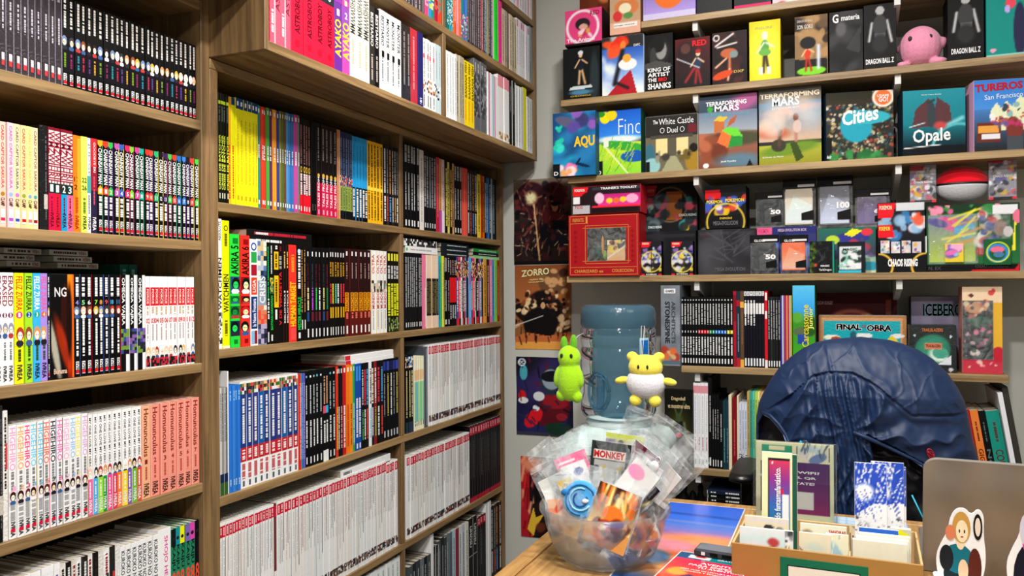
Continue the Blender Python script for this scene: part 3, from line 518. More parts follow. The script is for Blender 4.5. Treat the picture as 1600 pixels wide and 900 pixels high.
S('bullets', 'white comic with red title', lambda i, n: dict(base='eae6e2', e=[('t', .72, .95, 'OLTRA', 'b81a20', 'u', (.2, .8)), ('m', .5, .64, ['3a2a1a', 'c8b0a0', 'eae6e2', '8a9aa0']), ('t', .3, .5, 'MUNDO', 'b81a20', 'u', (.2, .8)), ('l', .05, .28, '9a9a9a', (.4, .6)), ('b', 0, 1, 'e8c030', (.02, .12))]))
S('blkyel', 'black comic with yellow lettering', lambda i, n: dict(base='14150f', e=[('b', .88, .97, 'e0d83a', (.2, .8)), ('l', .66, .82, 'c8c8c8', (.2, .8)), ('l', .2, .6, 'd8dc2a', (.15, .85)), ('m', .012, .18, ['1a1a14', '8a9a5a', '3a4a2a'])]))
# row C
S('greyw', 'grey and white comic', lambda i, n: dict(base=cyc(['c0bebc', '8a8884', 'a8a8a8', '6a6a68', 'd0d0ce'], i), e=[('l', .5, .95, '3a3a3a', (.3, .65)), ('b', 0, .2, '3a5a2a'), ('b', .12, .2, '1a2a4a')]))
S('tallw', 'tall thin white comic', lambda i, n: dict(base='e8e8ea', e=[]))
S('bluec', 'bright blue comic', lambda i, n: dict(base=cyc(['2a72c8', '3a7cc8', '2a68b8'], i), e=[('l', .86, .95, '8ab8e8', (.3, .7)), ('l', .06, .12, 'a8c8f0')]))
S('dcwhite', 'navy, red and white banded comic', lambda i, n: dict(base='ece8e6', e=[('m', .88, .98, ['e8b888', '3a6a2a', 'c83a3a', '2a2a3a', 'd8d8e0', '8a7a5a']), ('b', .38, .88, cyc(['243a78', '243a78', '3a3a78', '1a5a98'], i)), ('l', .42, .84, 'e0e4f0', (.35, .7)), ('b', .25, .38, 'b8242e'), ('l', .27, .36, 'f0d8d8', (.3, .75)), ('l', .09, .23, 'c05a60', (.25, .75)), ('b', .02, .07, '4a5a6a', (.35, .65))]))
S('thinrgb', 'thin bright comic', lambda i, n: dict(look=['thin coral comic', 'thin red comic', 'thin green comic', 'thin blue comic', 'thin violet comic'][i % 5], base=['e8907a', 'd02a2a', '2a9a6a', '2a6ac0', '6a5ab0'][i % 5], e=[('l', .1, .9, 'e0e8e8', (.4, .6))]))
S('blkwht', 'black comic with white lettering', lambda i, n: dict(base='0e1014', e=[('o', .94, .22, cyc(['6ab8c8', 'e0e0e0', 'a0c0c0'], i)), ('l', .55, .85, 'c0c4c8', (.35, .62)), ('l', .2, .48, 'e0e4e8', (.35, .7)), ('b', .03, .1, 'e8e8e8', (.35, .65))]))
S('blkbox', 'black comic with coloured cube', lambda i, n: dict(base='0f1014', e=[('b', .52, .6, cyc(['e04a5a', '2aa8e0'], i), (.1, .9)), ('l', .62, .92, 'c89a7a'), ('l', .2, .44, 'e0e4e8', (.3, .75)), ('b', .0, .12, 'e8e8e8', (.1, .9))]))
S('mixr', 'comic in mixed colours', lambda i, n: dict(base=cyc(['c83a28', '101214', '14181c', 'b81c20', 'e8761c', 'ea8a20', '3a9a4a', 'd8dcd8'], i), e=[('l', .08, .55, cyc(['f0c83a', 'd8d8d8', 'e0a0a0', 'e8e8e8', 'c83a1a', 'b82a1a', 'd8f0d8', '6a8a9a'], i), (.3, .7)), ('b', .92, .97, 'e8e0d8', (.3, .7))]), irr=1)
S('blu2', 'royal blue comic with white title', lambda i, n: dict(base='1c4ca0', e=[('b', .8, .97, '3a8ad8', (.2, .8)), ('l', .15, .6, 'e8f0f8', (.25, .75)), ('b', .02, .08, 'e0e0f0', (.3, .7))]))
S('mixc', 'dark comic with bright lettering', lambda i, n: dict(base=cyc(['101216', '1a1214', '0e1418', 'dfe3e6', '14202e', '8a1c20'], i), e=[('l', .5, .92, cyc(['e0e0e0', 'd83a4a', '4a9ad0', '14181c', 'e8d8c0'], i), (.25, .75)), ('l', .1, .45, cyc(['c8d0d8', '5ac86a', 'e8e8e8', 'd84a3a', '3ab0e0'], i+1), (.3, .7))]), irr=1)
S('blkblue', 'black comic with navy top', lambda i, n: dict(base='101116', e=[('b', .86, .97, cyc(['2a3a8a', '3a4a9a', '20244a'], i), (.1, .9)), ('l', .3, .82, cyc(['8a8a90', 'c8b860', 'e0e0e0'], i), (.35, .65)), ('b', .04, .12, 'b8b8c0', (.3, .7))]))
WR = dict(name='paperback_comic')
S('redtop', 'white comic with red top', lambda i, n: dict(base=cyc(['e4e2e0', 'dedcd8', 'e8e6e4', 'd8dcdc', 'e2dcd8'], i*7+i//3), e=[('b', .885, .98, 'c01c34'), ('l', .9, .965, 'e8b8bc', (.3, .7)), ('l', .45, .86, cyc(['b0b0b0', 'c8a8a8', 'a8b0b8', '8a8a8a', 'c0b8a0'], i*3), (.42, .58)), ('m', .05, .13, ['3a3030', '6a5a50', '8a6a5a', '5a2a2a', 'e0dcd8', '2a3a4a']), ('b', [.45, .35, .0, .55, .5, .3, .6][i*3 % 7], .885, ['a8a4a0', '1c1a1a', '9a9a9a', '2a2a2c', '8a4a4a', 'b0b0b0', '141414'][i*3 % 7], (.86, .98))]), jit=.006, **WR)
S('redtopd', 'black comic with red top', lambda i, n: dict(base='17171b', e=[('b', .88, .985, 'b81c34'), ('l', .9, .97, 'e0a8b0', (.3, .7)), ('l', .3, .8, cyc(['4a4a50', '6a6a58', '3a3a40'], i), (.42, .58)), ('b', .0, .06, 'b02038'), ('b', 0, 1, '6a6a70', (.92, .98))]), **WR)
S('redspot', 'white comic with dark red lower label', lambda i, n: dict(base='6a2a28', e=[('b', .885, .98, 'b81c34'), ('b', 0, .4, 'e0dcda')]), **WR)
# right bay
S('rblk', 'black comic with white number', lambda i, n: dict(base='101013', e=[('l', .78, .98, 'a8a8a8', (.2, .8)), ('l', .22, .66, 'c8c8c8', (.35, .62)), ('b', .03, .1, 'e0e0e0', (.3, .7))]))
S('rwht', 'white comic with grey lettering', lambda i, n: dict(base='d6cfca', e=[('l', .1, .9, 'a8a09a', (.35, .65))]))
S('rgry', 'black comic with grey lettering', lambda i, n: dict(base='15161a', e=[('l', .3, .95, '9a9a9e', (.25, .75)), ('b', .04, .1, 'c8c8c8', (.3, .7))]))
S('rpink', 'tan and violet comic', lambda i, n: dict(base=cyc(['c89a5a', 'e0c0c8'], i), e=[('b', 0, .3, cyc(['b0509a', 'e8d0d8'], i)), ('l', .3, .9, '6a4a2a', (.4, .6))]))
S('rylw', 'black comic with yellow streak', lambda i, n: dict(base=cyc(['18160f', 'd8c85a', '14120f', 'c89a6a'], i), e=[('l', .1, .9, cyc(['e0d040', '3a3010', 'd8b060', '3a1a0a'], i), (.3, .7))]))
S('rcoral', 'coral red comic', lambda i, n: dict(base='d8584a', e=[('l', .5, .9, '8a2a2a', (.4, .6))]))
S('ryel', 'yellow comic', lambda i, n: dict(base='e0c83a', e=[('l', .1, .9, '5a4a10')])); S('rorg', 'orange comic with black lettering', lambda i, n: dict(base=cyc(['b8401c', 'e8781c'], i), e=[('l', .1, .9, '2a1008')]))
S('rblu', 'blue or black thin comic', lambda i, n: dict(base=cyc(['101418', '2a5a98', '3a74b0', '14181c', '8a98a0', '202830'], i), e=[('l', .1, .9, cyc(['d8d8d8', 'c0d8f0', '14202a', 'e8e8e8'], i), (.35, .65))]))
S('pinkw', 'pink and white comic', lambda i, n: dict(base='e87898', e=[('b', .02, .55, 'f0b8c0', (.6, .95)), ('b', 0, 1, 'f0e8e8', (.85, .98))]))
S('creamb', 'cream comic with dark middle', lambda i, n: dict(base='ecc4ac', e=[('b', .17, .68, '2a2420'), ('l', .2, .64, '8a8448', (.3, .6)), ('l', .72, .95, 'f4ded0', (.4, .6))]))
S('rainbow', 'narrow comic', lambda i, n: dict(look=['narrow cyan comic', 'narrow green comic', 'narrow yellow comic'][i % 3], base=['2a9ac8', '4ab858', 'e0d03a'][i % 3], e=[('l', .1, .9, '1a3a5a', (.3, .6))]))
S('redmid', 'black comic with red middle', lambda i, n: dict(base='131216', e=[('b', .34, .7, 'e8202a', (.08, .92)), ('l', .1, .3, 'c8c8c8', (.3, .7)), ('l', .74, .95, 'c8a8a8', (.35, .65))]))
S('mix2', 'narrow multicoloured comic', lambda i, n: dict(base=cyc(['3a4aa0', 'e8404a', 'e8e0e0', '1a1a1e', 'b03040', '6a8ad0', '20242a', '8ac0e8', 'ddd8d8', 'a82a3a'], i), e=[('m', .7, .95, ['c83a3a', 'e8e0d0', '2a3a6a', '1a1a1a', 'e0b040']), ('l', .2, .65, cyc(['f0f0f0', 'f8e0e0', '2a2a2a', 'd8d8d8'], i), (.25, .75)), ('b', 0, .1, cyc(['d82a3a', '2a2a2a', 'e8e8e8'], i))]), irr=1)
S('skyb', 'sky blue comic', lambda i, n: dict(base='6aa8e0', e=[('b', .6, .8, 'a86aa0', (.2, .8)), ('l', .1, .5, 'e8f0f8', (.4, .6))]))
S('endmix', 'bright end comic', lambda i, n: dict(look=['tan comic with black title', 'dark brown comic', 'bubblegum pink comic', 'azure comic', 'lime and cyan comic', 'rust brown comic'][i % 6], base=['d8a04a', '4a2418', 'e878a8', '3a94d8', '8ac83a', '8a3a1c'][i % 6], e=[('l', .1, .9, ['2a1a10', 'd8b080', 'f8d8e8', '2a5a98', '2aa0c8', 'd8883a'][i % 6], (.35, .65))]))
S('cblue', 'black comic with blue panel', lambda i, n: dict(base='121418', e=[('m', .84, .98, ['2a7ac8', 'e0e0e0', '1a1a1a', 'c8a878']), ('l', .2, .8, 'd8c890', (.3, .65)), ('b', 0, .14, '2a3a4a')]))
S('creamg', 'cream comic with green foot', lambda i, n: dict(base='e8dcc0', e=[('b', .68, .82, 'e8b88a'), ('b', .12, .66, cyc(['8ac0a0', '6ab0c0', '9ad09a', '7ac88a'], i)), ('l', .06, .12, '3a3a2a')]))
S('greybox', 'thick grey wrapped book', lambda i, n: dict(base='4a5058', mat='wrapped', e=[('b', .02, .98, '8a9098', (.6, .9))]))
S('graphic', 'dark art book', lambda i, n: dict(base=cyc(['4a5054', '2a2c30', '3c4046', '6a7074', '202428'], i), e=[('l', .3, .9, 'a8a8a8', (.4, .6))]), jit=.03)
S('bluered', 'art book', lambda i, n: dict(look=['slate art book', 'pale blue art book', 'dark red art book', 'pale grey art book', 'light grey art book', 'ivory art book'][i % 6], base=['5a6a74', 'a8c0cc', '8a2a38', 'c8ccd0', 'b8bcc0', 'd0d0c4'][i % 6], e=[('l', .3, .9, '4a4a4a', (.4, .6))]), jit=.02)
S('umosu', 'black art book with white lettering', lambda i, n: dict(base='16181a', e=[('t', .62, .9, 'UMOSU', 'd8d8d8', 'd', (.3, .7)), ('b', .5, .51, 'a0a0a0'), ('b', 0, 1, 'c8c8c8', (.92, .98))]))
# overhang
S('astrow', 'thick pink manga in clear wrap', lambda i, n: dict(base='e0566c', mat='wrapped', e=[('b', 0, 1, 'd8a0a8', (.35, .5)), ('t', .3, .85, 'ASTROBOY', '6a2a3a', 'u', (.5, .9)), ('l', .1, .3, 'f0d0d4', (.1, .3))]), name='manga_volume', cat='manga book')
S('astro', 'thick crimson manga with dark top', lambda i, n: dict(look='thick crimson manga numbered '+str(i+3), base='e0203e', e=[('b', .6, 1, '2e3138'), ('t', .635, .70, str(i+3), 'f0f0f0', 'h', (.35, .65)), ('t', .19, .565, 'ASTROBOY', '4a0c1c', 'u', (.3, .72)), ('o', .10, .2, 'b81430')]), name='manga_volume', cat='manga book')
S('ayako', 'purple manga with yellow title', lambda i, n: dict(look=['purple manga with yellow title', 'pink and purple manga numbered 2'][i % 2], base=['6a3a8a', '8a4aa0'][i % 2], e=[('b', 0, .42, ['6a3090', 'e84aa0'][i % 2]), ('t', .16, .56, 'AYAKO', 'f4d81c', 'u', (.08, .92)), ('t', .60, .67, str(i+1), 'f4e8f0', 'h', (.35, .7)), ('m', .74, .97, ['8a3aa0', 'e8d0a0', 'd84a8a'])]), name='manga_volume', cat='manga book')
S('scrib', 'cream book with scribbled spine', lambda i, n: dict(base='dcdcc8', e=[('t', .5, .96, 'WHISWWMM', '4a4a48', 'd', (.1, .9)), ('l', .14, .44, 'b0b098', (.35, .65))]), name='manga_volume', cat='manga book')
S('blkmix', 'black book with white script', lambda i, n: dict(base=cyc(['34302e', '16161a'], i), e=[('t', .5, .92, 'BESTIARIO', 'd8d4d0', 'd', (.25, .8)), ('l', .08, .4, 'b0a8a0', (.35, .65))]))
S('whtscript', 'white book with black script', lambda i, n: dict(base='e6e6e4', e=[('t', .56, .93, cyc(['BESTIARIO', 'MONSTER', 'MONSTER', 'MONSTER'], i), '1c1c1e', 'd', (.25, .8)), ('l', .12, .44, '6a6a6a', (.4, .62)), ('b', .42, .5, '1c1c1c', (.35, .8))]))
S('wrapblk', 'black book wrapped in plastic', lambda i, n: dict(base='1c1c1e', mat='wrapped', e=[('l', .2, .9, '8a8a88', (.4, .7))]))
S('redw', 'red book wrapped in plastic', lambda i, n: dict(base='b82a3c', mat='wrapped', e=[('l', .2, .9, 'e08a90', (.4, .6))])); S('navyb', 'navy blue book', lambda i, n: dict(base='2a2c68', e=[('l', .04, .12, 'e0e0f0')]))
S('whtfig', 'white book with small figures', lambda i, n: dict(base='e2e3e6', e=[('l', .45, .95, '8a8c90', (.35, .65)), ('b', .72, .78, 'd02a48', (.2, .6)), ('m', .24, .42, ['2a2a2e', 'e2e3e6', 'c88a5a', 'e2e3e6', 'e2e3e6']), ('l', .04, .2, '6a6a6a', (.3, .6))]))
S('paleb', 'pale blue book', lambda i, n: dict(base='b8c8cc', e=[('m', .2, .4, ['202426', 'b8c8cc', 'd8e0e0']), ('l', .5, .9, '8a9a9e', (.4, .6))]))
S('whts', 'white slim book', lambda i, n: dict(base='dbe0e2', e=[('l', .1, .95, 'a0a8aa', (.35, .6))]))
S('wraptan', 'tan book in plastic sleeve', lambda i, n: dict(base='b0a890', mat='wrapped', e=[('l', .1, .9, '6a6250')])); S('banana', 'yellow book with black title', lambda i, n: dict(base='f2c418', e=[('t', .44, .97, 'BANANA FISH', '1c1608', 'u', (.3, .92)), ('l', .1, .4, 'e88a1c', (.35, .6))]))
S('wrapgrey', 'grey book in crinkled plastic', lambda i, n: dict(base='62656a', mat='wrapped', e=[('m', .2, .8, ['4a4c50', '8a8c90', '62656a', '3a3c40']), ('l', .82, .95, 'b8b8b8')]))
S('pinkblu', 'white comic with pink or blue stripe', lambda i, n: dict(base='d8dcde', e=[('b', 0, 1, cyc(['c84a78', 'e0e0e0', '6ab0d0'], i), (.5, .95))])); S('pinkhead', 'white book with pink top', lambda i, n: dict(base='e8e2de', e=[('b', .82, 1, 'e8909c'), ('m', .04, .14, ['c8a050', 'e8e2de', '8a6a3a'])]))
S('blkwhs', 'black book with white side', lambda i, n: dict(base='1a1c1e', e=[('b', 0, 1, 'd8d8d8', (.75, .98)), ('l', .5, .9, '6a6a6a', (.2, .5))])); S('yelthin', 'thin yellow book', lambda i, n: dict(base='ecd83a', e=[]))
S('darkthin', 'thin charcoal comic', lambda i, n: dict(base=cyc(['3a3638', '4a4448', '2e2c30', '565058'], i), e=[('l', .05, .95, cyc(['a8a0a0', '8a8488', 'c0a8a8'], i), (.35, .65))]))
S('brightend', 'bright children comic', lambda i, n: dict(look=['hot pink comic', 'yellow and blue comic', 'teal comic', 'deep red comic', 'orange red comic'][i % 5], base=['e04a7a', '3a90c8', '1a8a7a', 'a8203a', 'e0482a'][i % 5], e=[('m', .2, .8, [['e04a7a', 'f0a0b8'], ['c8d838', '3a90c8'], ['1a8a7a', 'e8d8b0'], ['a8203a', 'd85a4a'], ['e0482a', '1a9a8a']][i % 5])]))
S('tealt', 'teal comic with white patches', lambda i, n: dict(base=cyc(['1a6a64', '2a94a4', '3aa0a8'], i), e=[('m', .1, .5, ['1a7a74', 'd8e8e8', '2a94a4'])]))
S('orngp', 'orange and pink comic', lambda i, n: dict(base=cyc(['e8642c', 'e8502a', 'e890a0'], i), e=[('l', .2, .9, 'f0d8c8', (.4, .6))]))
S('bluet', 'blue and teal comic', lambda i, n: dict(base=cyc(['1a8a88', '3a6ab8', '4a80c0'], i), e=[('m', .05, .4, ['1a8a88', 'd8d8e8', '3a6ab8', 'c84a6a'])]))
S('colthin', 'thin comic in mixed colours', lambda i, n: dict(base=cyc(['b04a5a', '3a3a40', '3a78a8', '8a8a48', '2a2a30', '5a3a6a', 'c8c8c8'], i), e=[('l', .05, .95, cyc(['e0c0c0', 'a8b0b8', 'd8d8a8'], i), (.35, .65))]))
S('neong', 'neon green comic', lambda i, n: dict(base='2ad83a', e=[('l', .1, .9, '189a28', (.45, .6))])); S('hotpink', 'hot pink comic', lambda i, n: dict(base='f03a94', e=[('l', .1, .9, 'c02070', (.45, .6))]))
S('tanw', 'tan wrapped comic', lambda i, n: dict(base=cyc(['c8b898', 'a89a88', '7a6460', 'd0c4a8', 'b0a890'], i), mat='wrapped', e=[('l', .1, .9, '6a5a50', (.35, .65))])); S('lilw', 'white comic with lilac lettering', lambda i, n: dict(base='dddde2', e=[('b', .86, .98, cyc(['d88aa8', 'dddde2', 'c86a98'], i), (.2, .8)), ('l', .2, .8, 'a898c0', (.4, .6))]))
S('pblue', 'pale blue wrapped book', lambda i, n: dict(base='7a9ca8', mat='wrapped', e=[('b', .1, .4, '5a7884', (.2, .5))]))
S('thinw', 'thin white and pink comic', lambda i, n: dict(base=cyc(['e0d8dc', 'c8d4e0', 'e0b8c0', 'e8e8e8'], i), e=[('l', .1, .9, 'a890a0', (.4, .6))]))

P1, P2, P3, P4, P5 = ('top shelf of the left bookcase', 'second shelf of the left bookcase', 'third shelf of the left bookcase', 'fourth shelf of the left bookcase', 'lowest shelf of the left bookcase')
place_row(P1, XS, SL['L1'], [(-12, 98, 10, 'greywrap', -95), (98, 308, 26, 'scriptblack', 33)], depth=.11)
place_row(P2, XS, SL['L2'], [(-10, 62, 7, 'cardpeach', 194), (63, 76, 1, 'blackwrapfat', 196), (76, 116, 4, 'zig', 202), (116, 127, 1, 'orange17', 212), (127, 137, 1, 'lime22', 214), (137, 143, 1, 'judge', 216), (143, 153, 1, 'goodbye', 217), (153, 314, 21, 'chain', 234)], depth=.11)
place_row(P3, XS, SL['L3'], [(-8, 24, 3, 'erased', 426), (25, 76, 4, 'feliz', 427), (76, 79, 1, 'whitetext', 428)], depth=.11)
place_row(P3, XS, SL['L3'], [(117, 190, 8, 'whitetext', 429), (190, 228, 3, 'kaijuw', 430), (229, 304, 11, 'force', 432.5)], depth=.11)
place_row(P4, XS, SL['L4'], [(-6, 6, 1, 'blackwrapfat', 634), (6, 14, 1, 'miscw', 642), (16, 138, 12, 'hige', 656), (138, 223, 11, 'hero', 642), (223, 313, 7, 'homun', 628)], depth=.11, pages=True)
place_row(P5, XS, SL['L5'], [(-10, 66, 5, 'lilac', 905), (66, 95, 3, 'lilac', 884), (95, 190, 11, 'miscw', 866), (190, 248, 7, 'boldkanji', 845), (248, 268, 1, 'fatpink', 826), (268, 313, 6, 'kaiju8', 820)], depth=.11, pages=True)
# box face-out between the mangas on the third shelf
a0, a1 = y_at(79.5, XS, SL['L3']), y_at(116.5, XS, SL['L3']); zt = onx(98, 428, XS)[2]
A = Art(a1-a0, zt-SL['L3'], '0d0a0a', .002); A.grad('6a1408', 'e8861c', 0, 1, .72, 1); A.ell(.62, .6, .2, .32, '301008'); A.ell(.55, .3, .2, .3, 'c83a14', .3, .6, .7); A.ell(.15, .28, .14, .3, 'c8c4b0', .2, .5, .8); A.ell(.8, .55, .12, .35, '1c0c08', 0, .4); A.rect(.92, 0, 1, 1, 'e0661c')
m = MB(); m.rbox((-.14, 0, 0), (0, a1-a0, zt-SL['L3']), L('14100f'), .001); m.grid(A, (.0003, 0.001, .001), (0, a1-a0-.002, 0), (0, 0, zt-SL['L3']-.002))
m.text('NG', (.0006, .16*(a1-a0), .78*(zt-SL['L3'])), (0, .5*(a1-a0), 0), (0, 0, .09*(zt-SL['L3'])), L('c8c8c8')); m.text('Buruma', (.0006, .12*(a1-a0), .05*(zt-SL['L3'])), (0, .55*(a1-a0), 0), (0, 0, .05*(zt-SL['L3'])), L('d8b8a0'))
o = m.build('boxed_set', 'print', loc=(XS, a0, SL['L3']+.0003)); tag(o, 'wide black and orange boxed set between the manga on the third shelf', 'boxed set')
# dark stacked books behind on the third shelf
for j, (p0, p1) in enumerate(((8, 66), (2, 56), (10, 62), (80, 140), (86, 146), (88, 152))):
    lying('third shelf of the left bookcase', '', XS-.125, p0, p1, 388+10*(j % 3)+(3 if j > 2 else 0), 397+10*(j % 3)+(3 if j > 2 else 0), [('white-edged manga lying flat behind', 'd0ccc4', [('l', .1, .7, '5a3a2a', (.3, .7)), ('t', .75, .95, 'IVREA', '8a2a2a', 'd')])], .12, 'manga_volume', 'manga book', False)
for j in range(2):
    a = y_at(188+14*j, XS-.125, 0); b = y_at(201+14*j, XS-.125, 0); o = book('manga_volume', b-a, .195, .14, '2a6a62', [('l', .8, .95, '8ac0b8')], pages=False); o.location = (XS-.125, a, SL['L3']+.0003)
    tag(o, ('left' if j == 0 else 'right')+' of the two tall teal manga standing at the back of the third shelf', 'manga book')

Q1, Q2, Q3, Q4, Q5 = ('shelf under the overhang, left bay', 'second shelf, left bay', 'third shelf, left bay', 'fourth shelf, left bay', 'bottom shelf, left bay')
place_row(Q1, XS, ZA, [(342.5, 358, 4, 'greenblk', 147), (358, 369, 2, 'yelred', 152), (369, 404, 6, 'yelblue', 158), (404, 409, 1, 'teal1', 165), (409, 417, 2, 'red2', 168), (417, 422, 1, 'green1', 169), (422, 427, 1, 'purp1', 170), (427, 433, 1, 'oran1', 172), (433, 438, 1, 'indi1', 174), (438, 448, 3, 'olive', 175), (448, 460, 3, 'blue3', 178), (460, 466, 1, 'mag1', 180), (466, 469, 1, 'gry1', 181), (469, 487, 4, 'doce', 187), (487, 496, 2, 'blkplain', 191), (496, 528, 5, 'crimson', 197), (528, 533, 3, 'tan3', 203), (533, 552, 5, 'bluegreen', 208), (552, 575, 5, 'cyanblk', 216), (575, 599, 5, 'yelblk', 223), (599, 623, 6, 'mixblk', 229)], depth=.17)
place_row(Q2, XS, ZB, [(342.5, 349, 1, 'watchw', 342), (349, 360, 1, 'watchy', 345), (361, 376, 1, 'akira5', 366), (376.5, 391, 1, 'akira6', 368), (391.5, 404, 1, 'nueva', 374), (404, 418, 1, 'crisis', 377), (418, 422.5, 1, 'gmix1', 381), (422.5, 428, 1, 'hawk', 381), (428, 436.6, 1, 'yelbox', 381), (436.6, 443.7, 1, 'vend', 382), (443.7, 452.7, 2, 'darkg', 383), (452.7, 464, 1, 'human', 383), (464, 472, 1, 'mister', 384), (472, 479, 2, 'tantext', 385), (479, 515, 6, 'sand', 387), (515, 540, 6, 'sandg', 388), (540, 581, 6, 'preach', 390), (581, 606, 4, 'bullets', 392), (606, 623.5, 4, 'blkyel', 393)], depth=.17)
place_row(Q3, XS, ZC, [(344.5, 357, 4, 'greyw', 606), (357, 359, 1, 'tallw', 580), (359.5, 377, 4, 'bluec', 602), (377, 466, 10, 'dcwhite', 590), (466, 478, 5, 'thinrgb', 584), (478, 505, 5, 'blkwht', 578.5), (505, 515, 2, 'blkbox', 576), (515, 526, 2, 'blkwht', 574), (526, 556, 7, 'mixr', 570.5), (556, 566, 2, 'blu2', 568), (566, 600, 8, 'mixc', 565), (600, 624, 5, 'blkblue', 560)], depth=.17, pages=True)
place_row(Q4, XS, ZD, [(344.5, 430, 18, 'redtop', 803), (430, 434, 1, 'redspot', 787), (434, 605, 36, 'redtop', 752), (605, 622, 4, 'redtop', 720)], depth=.17, pages=True)
place_row(Q5, XS, ZE, [(395, 565, 20, 'graphic', 950), (565, 632, 8, 'whts', 885)], depth=.17, pages=True)
R1, R2, R3, R4, R5 = ('shelf under the overhang, right bay', 'second shelf, right bay', 'third shelf, right bay', 'fourth shelf, right bay', 'bottom shelf, right bay')
place_row(R1, XS, ZA, [(632.5, 656, 5, 'rblk', 227), (656, 663, 1, 'rwht', 235), (663, 682, 5, 'rgry', 240), (682, 687, 1, 'redw', 246), (687, 696, 2, 'rpink', 249), (696, 711, 4, 'rylw', 254), (711, 722, 3, 'rblk', 259), (722, 731, 2, 'rcoral', 263), (731, 747, 5, 'mixblk', 268), (747, 752, 1, 'ryel', 273), (752, 758, 2, 'rorg', 275), (758, 776, 7, 'rblu', 279)], depth=.17, kind='trade_paperback')
place_row(R2, XS, ZB, [(633.5, 661, 8, 'rgry', 396.5), (661, 667, 1, 'pinkw', 398), (667, 686, 5, 'creamb', 399), (686, 694.6, 3, 'rainbow', 400), (694.6, 703, 3, 'rblk', 401), (703, 714.5, 3, 'redmid', 401.5), (714.5, 733, 7, 'mix2', 402), (733, 737, 1, 'skyb', 403), (737, 756, 7, 'mix2', 404), (756, 782, 6, 'endmix', 406)], depth=.17, kind='trade_paperback')
place_row(R3, XS, ZC, [(635, 647, 3, 'cblue', 555), (648, 663, 5, 'creamg', 557), (664, 670, 1, 'greybox', 542), (671, 784, 36, 'redtop', 531)], depth=.17, pages=True, kind='trade_paperback')
place_row(R4, XS, ZD, [(637, 735, 25, 'redtop', 694), (735, 788, 13, 'redtopd', 657)], depth=.17, pages=True, kind='trade_paperback')
place_row(R5, XS, ZE, [(640, 675, 6, 'graphic', 873), (675, 679, 1, 'tallw', 834), (679, 686, 2, 'blkwhs', 852), (686, 703, 4, 'graphic', 838), (703, 733, 6, 'bluered', 822), (733, 747, 2, 'umosu', 808), (747, 760, 3, 'redtopd', 805), (760, 768, 2, 'tallw', 784), (768, 787, 4, 'mixblk', 786)], depth=.17, pages=True, kind='trade_paperback')
lying(Q2, 'black comic lying across the row', XS-.002, 388, 489, 362, 384, [('black comic lying on top, red lettering', '161416', [('l', .1, .9, 'b8283a', (.3, .7)), ('l', .12, .3, 'e0d8d8', (.35, .65))]), ('black comic lying below the red-lettered one', '121214', [('l', .12, .5, 'e8e8e8', (.3, .65))])])
lying(Q3, '', XS-.002, 541, 616, 551, 566, [('white comic lying uppermost', 'e6e6e8', [('b', 0, .1, 'c82a38')]), ('white comic lying lower', 'e2e2e4', [('b', 0, .1, 'c82a38')])])
lying(Q4, '', XS-.002, 535, 612, 722, 734, [('white comic lying slanted on top', 'dcdcdc', [('l', .05, .2, '5a5a5a')])])
lying(R2, '', XS-.002, 633, 683, 375, 396.5, [('black and white patterned comic lying flat', 'd8d8d8', [('m', 0, .98, ['1a1a1a', 'e8e8e8', '3a3a3a'])]), ('white comic with grey letters lying flat', 'eeeeee', [('l', .15, .8, '9a9a9a', (.4, .6)), ('b', .02, .06, '3aa84a', (.3, .7))])])
lying(R2, '', XS-.002, 690, 733, 381, 402, [('dark slate comic lying flat', '20282e', [('l', .2, .9, 'c0c8c8', (.4, .6))])]*3)
lying(R2, '', XS-.002, 741, 780, 390, 406, [('green comic lying flat', '2a8a48', [('l', .2, .9, 'd8f0e0', (.4, .6))]), ('black comic lying flat between green ones', '141618', [('l', .2, .9, 'e8e8e8', (.4, .6))]), ('pale green comic lying flat', '8ac88a', [('l', .2, .9, 'f0f8f0', (.4, .6))])])
U1, U1b, U2, U2b, U3 = ('lowest overhang shelf, left bay', 'lowest overhang shelf, right bay', 'upper overhang shelf, left bay', 'upper overhang shelf, right bay', 'topmost overhang shelf')
place_row(U1, XOS, T1, [(424, 456, 2, 'astrow', -150), (456.5, 524, 4, 'astro', -80), (524, 547, 2, 'ayako', -30), (547, 578, 3, 'scrib', -10), (579, 594, 2, 'blkmix', 12), (594.5, 628, 4, 'whtscript', 24), (628, 642, 2, 'wrapblk', 40), (642, 654, 1, 'redw', 46), (654, 662, 1, 'navyb', 52), (662, 681, 4, 'whtfig', 64), (681, 690, 2, 'paleb', 71)], depth=.16, kind='graphic_novel')
place_row(U1b, XOS, T1, [(699, 714, 4, 'whts', 83), (714, 726, 3, 'wraptan', 88), (726, 742, 3, 'banana', 98), (742, 762, 4, 'wrapgrey', 97), (762, 779, 5, 'pinkblu', 117), (779, 797, 4, 'pinkhead', 121), (797, 807, 2, 'blkwhs', 127), (807, 818, 3, 'whts', 136), (818, 824, 1, 'yelthin', 138), (824, 834, 2, 'whts', 154)], depth=.16, kind='graphic_novel')
place_row(U2, XOS, T2, [(505, 664, 26, 'darkthin', -90), (664, 691, 5, 'brightend', -48)], depth=.16, kind='graphic_novel')
place_row(U2b, XOS, T2, [(699, 708, 3, 'tealt', -50), (708, 721, 4, 'orngp', -45), (721, 731, 3, 'bluet', -38), (731, 753, 7, 'darkthin', -30), (753, 773, 7, 'colthin', -18), (773, 779, 1, 'neong', -5), (779, 785, 1, 'hotpink', -2), (785, 808, 6, 'tanw', 22), (808, 828, 6, 'lilw', 36), (828, 834, 1, 'pblue', 38)], depth=.16, kind='graphic_novel')
place_row(U3, XOS, T3, [(780, 834, 12, 'thinw', -55)], depth=.16, kind='graphic_novel')
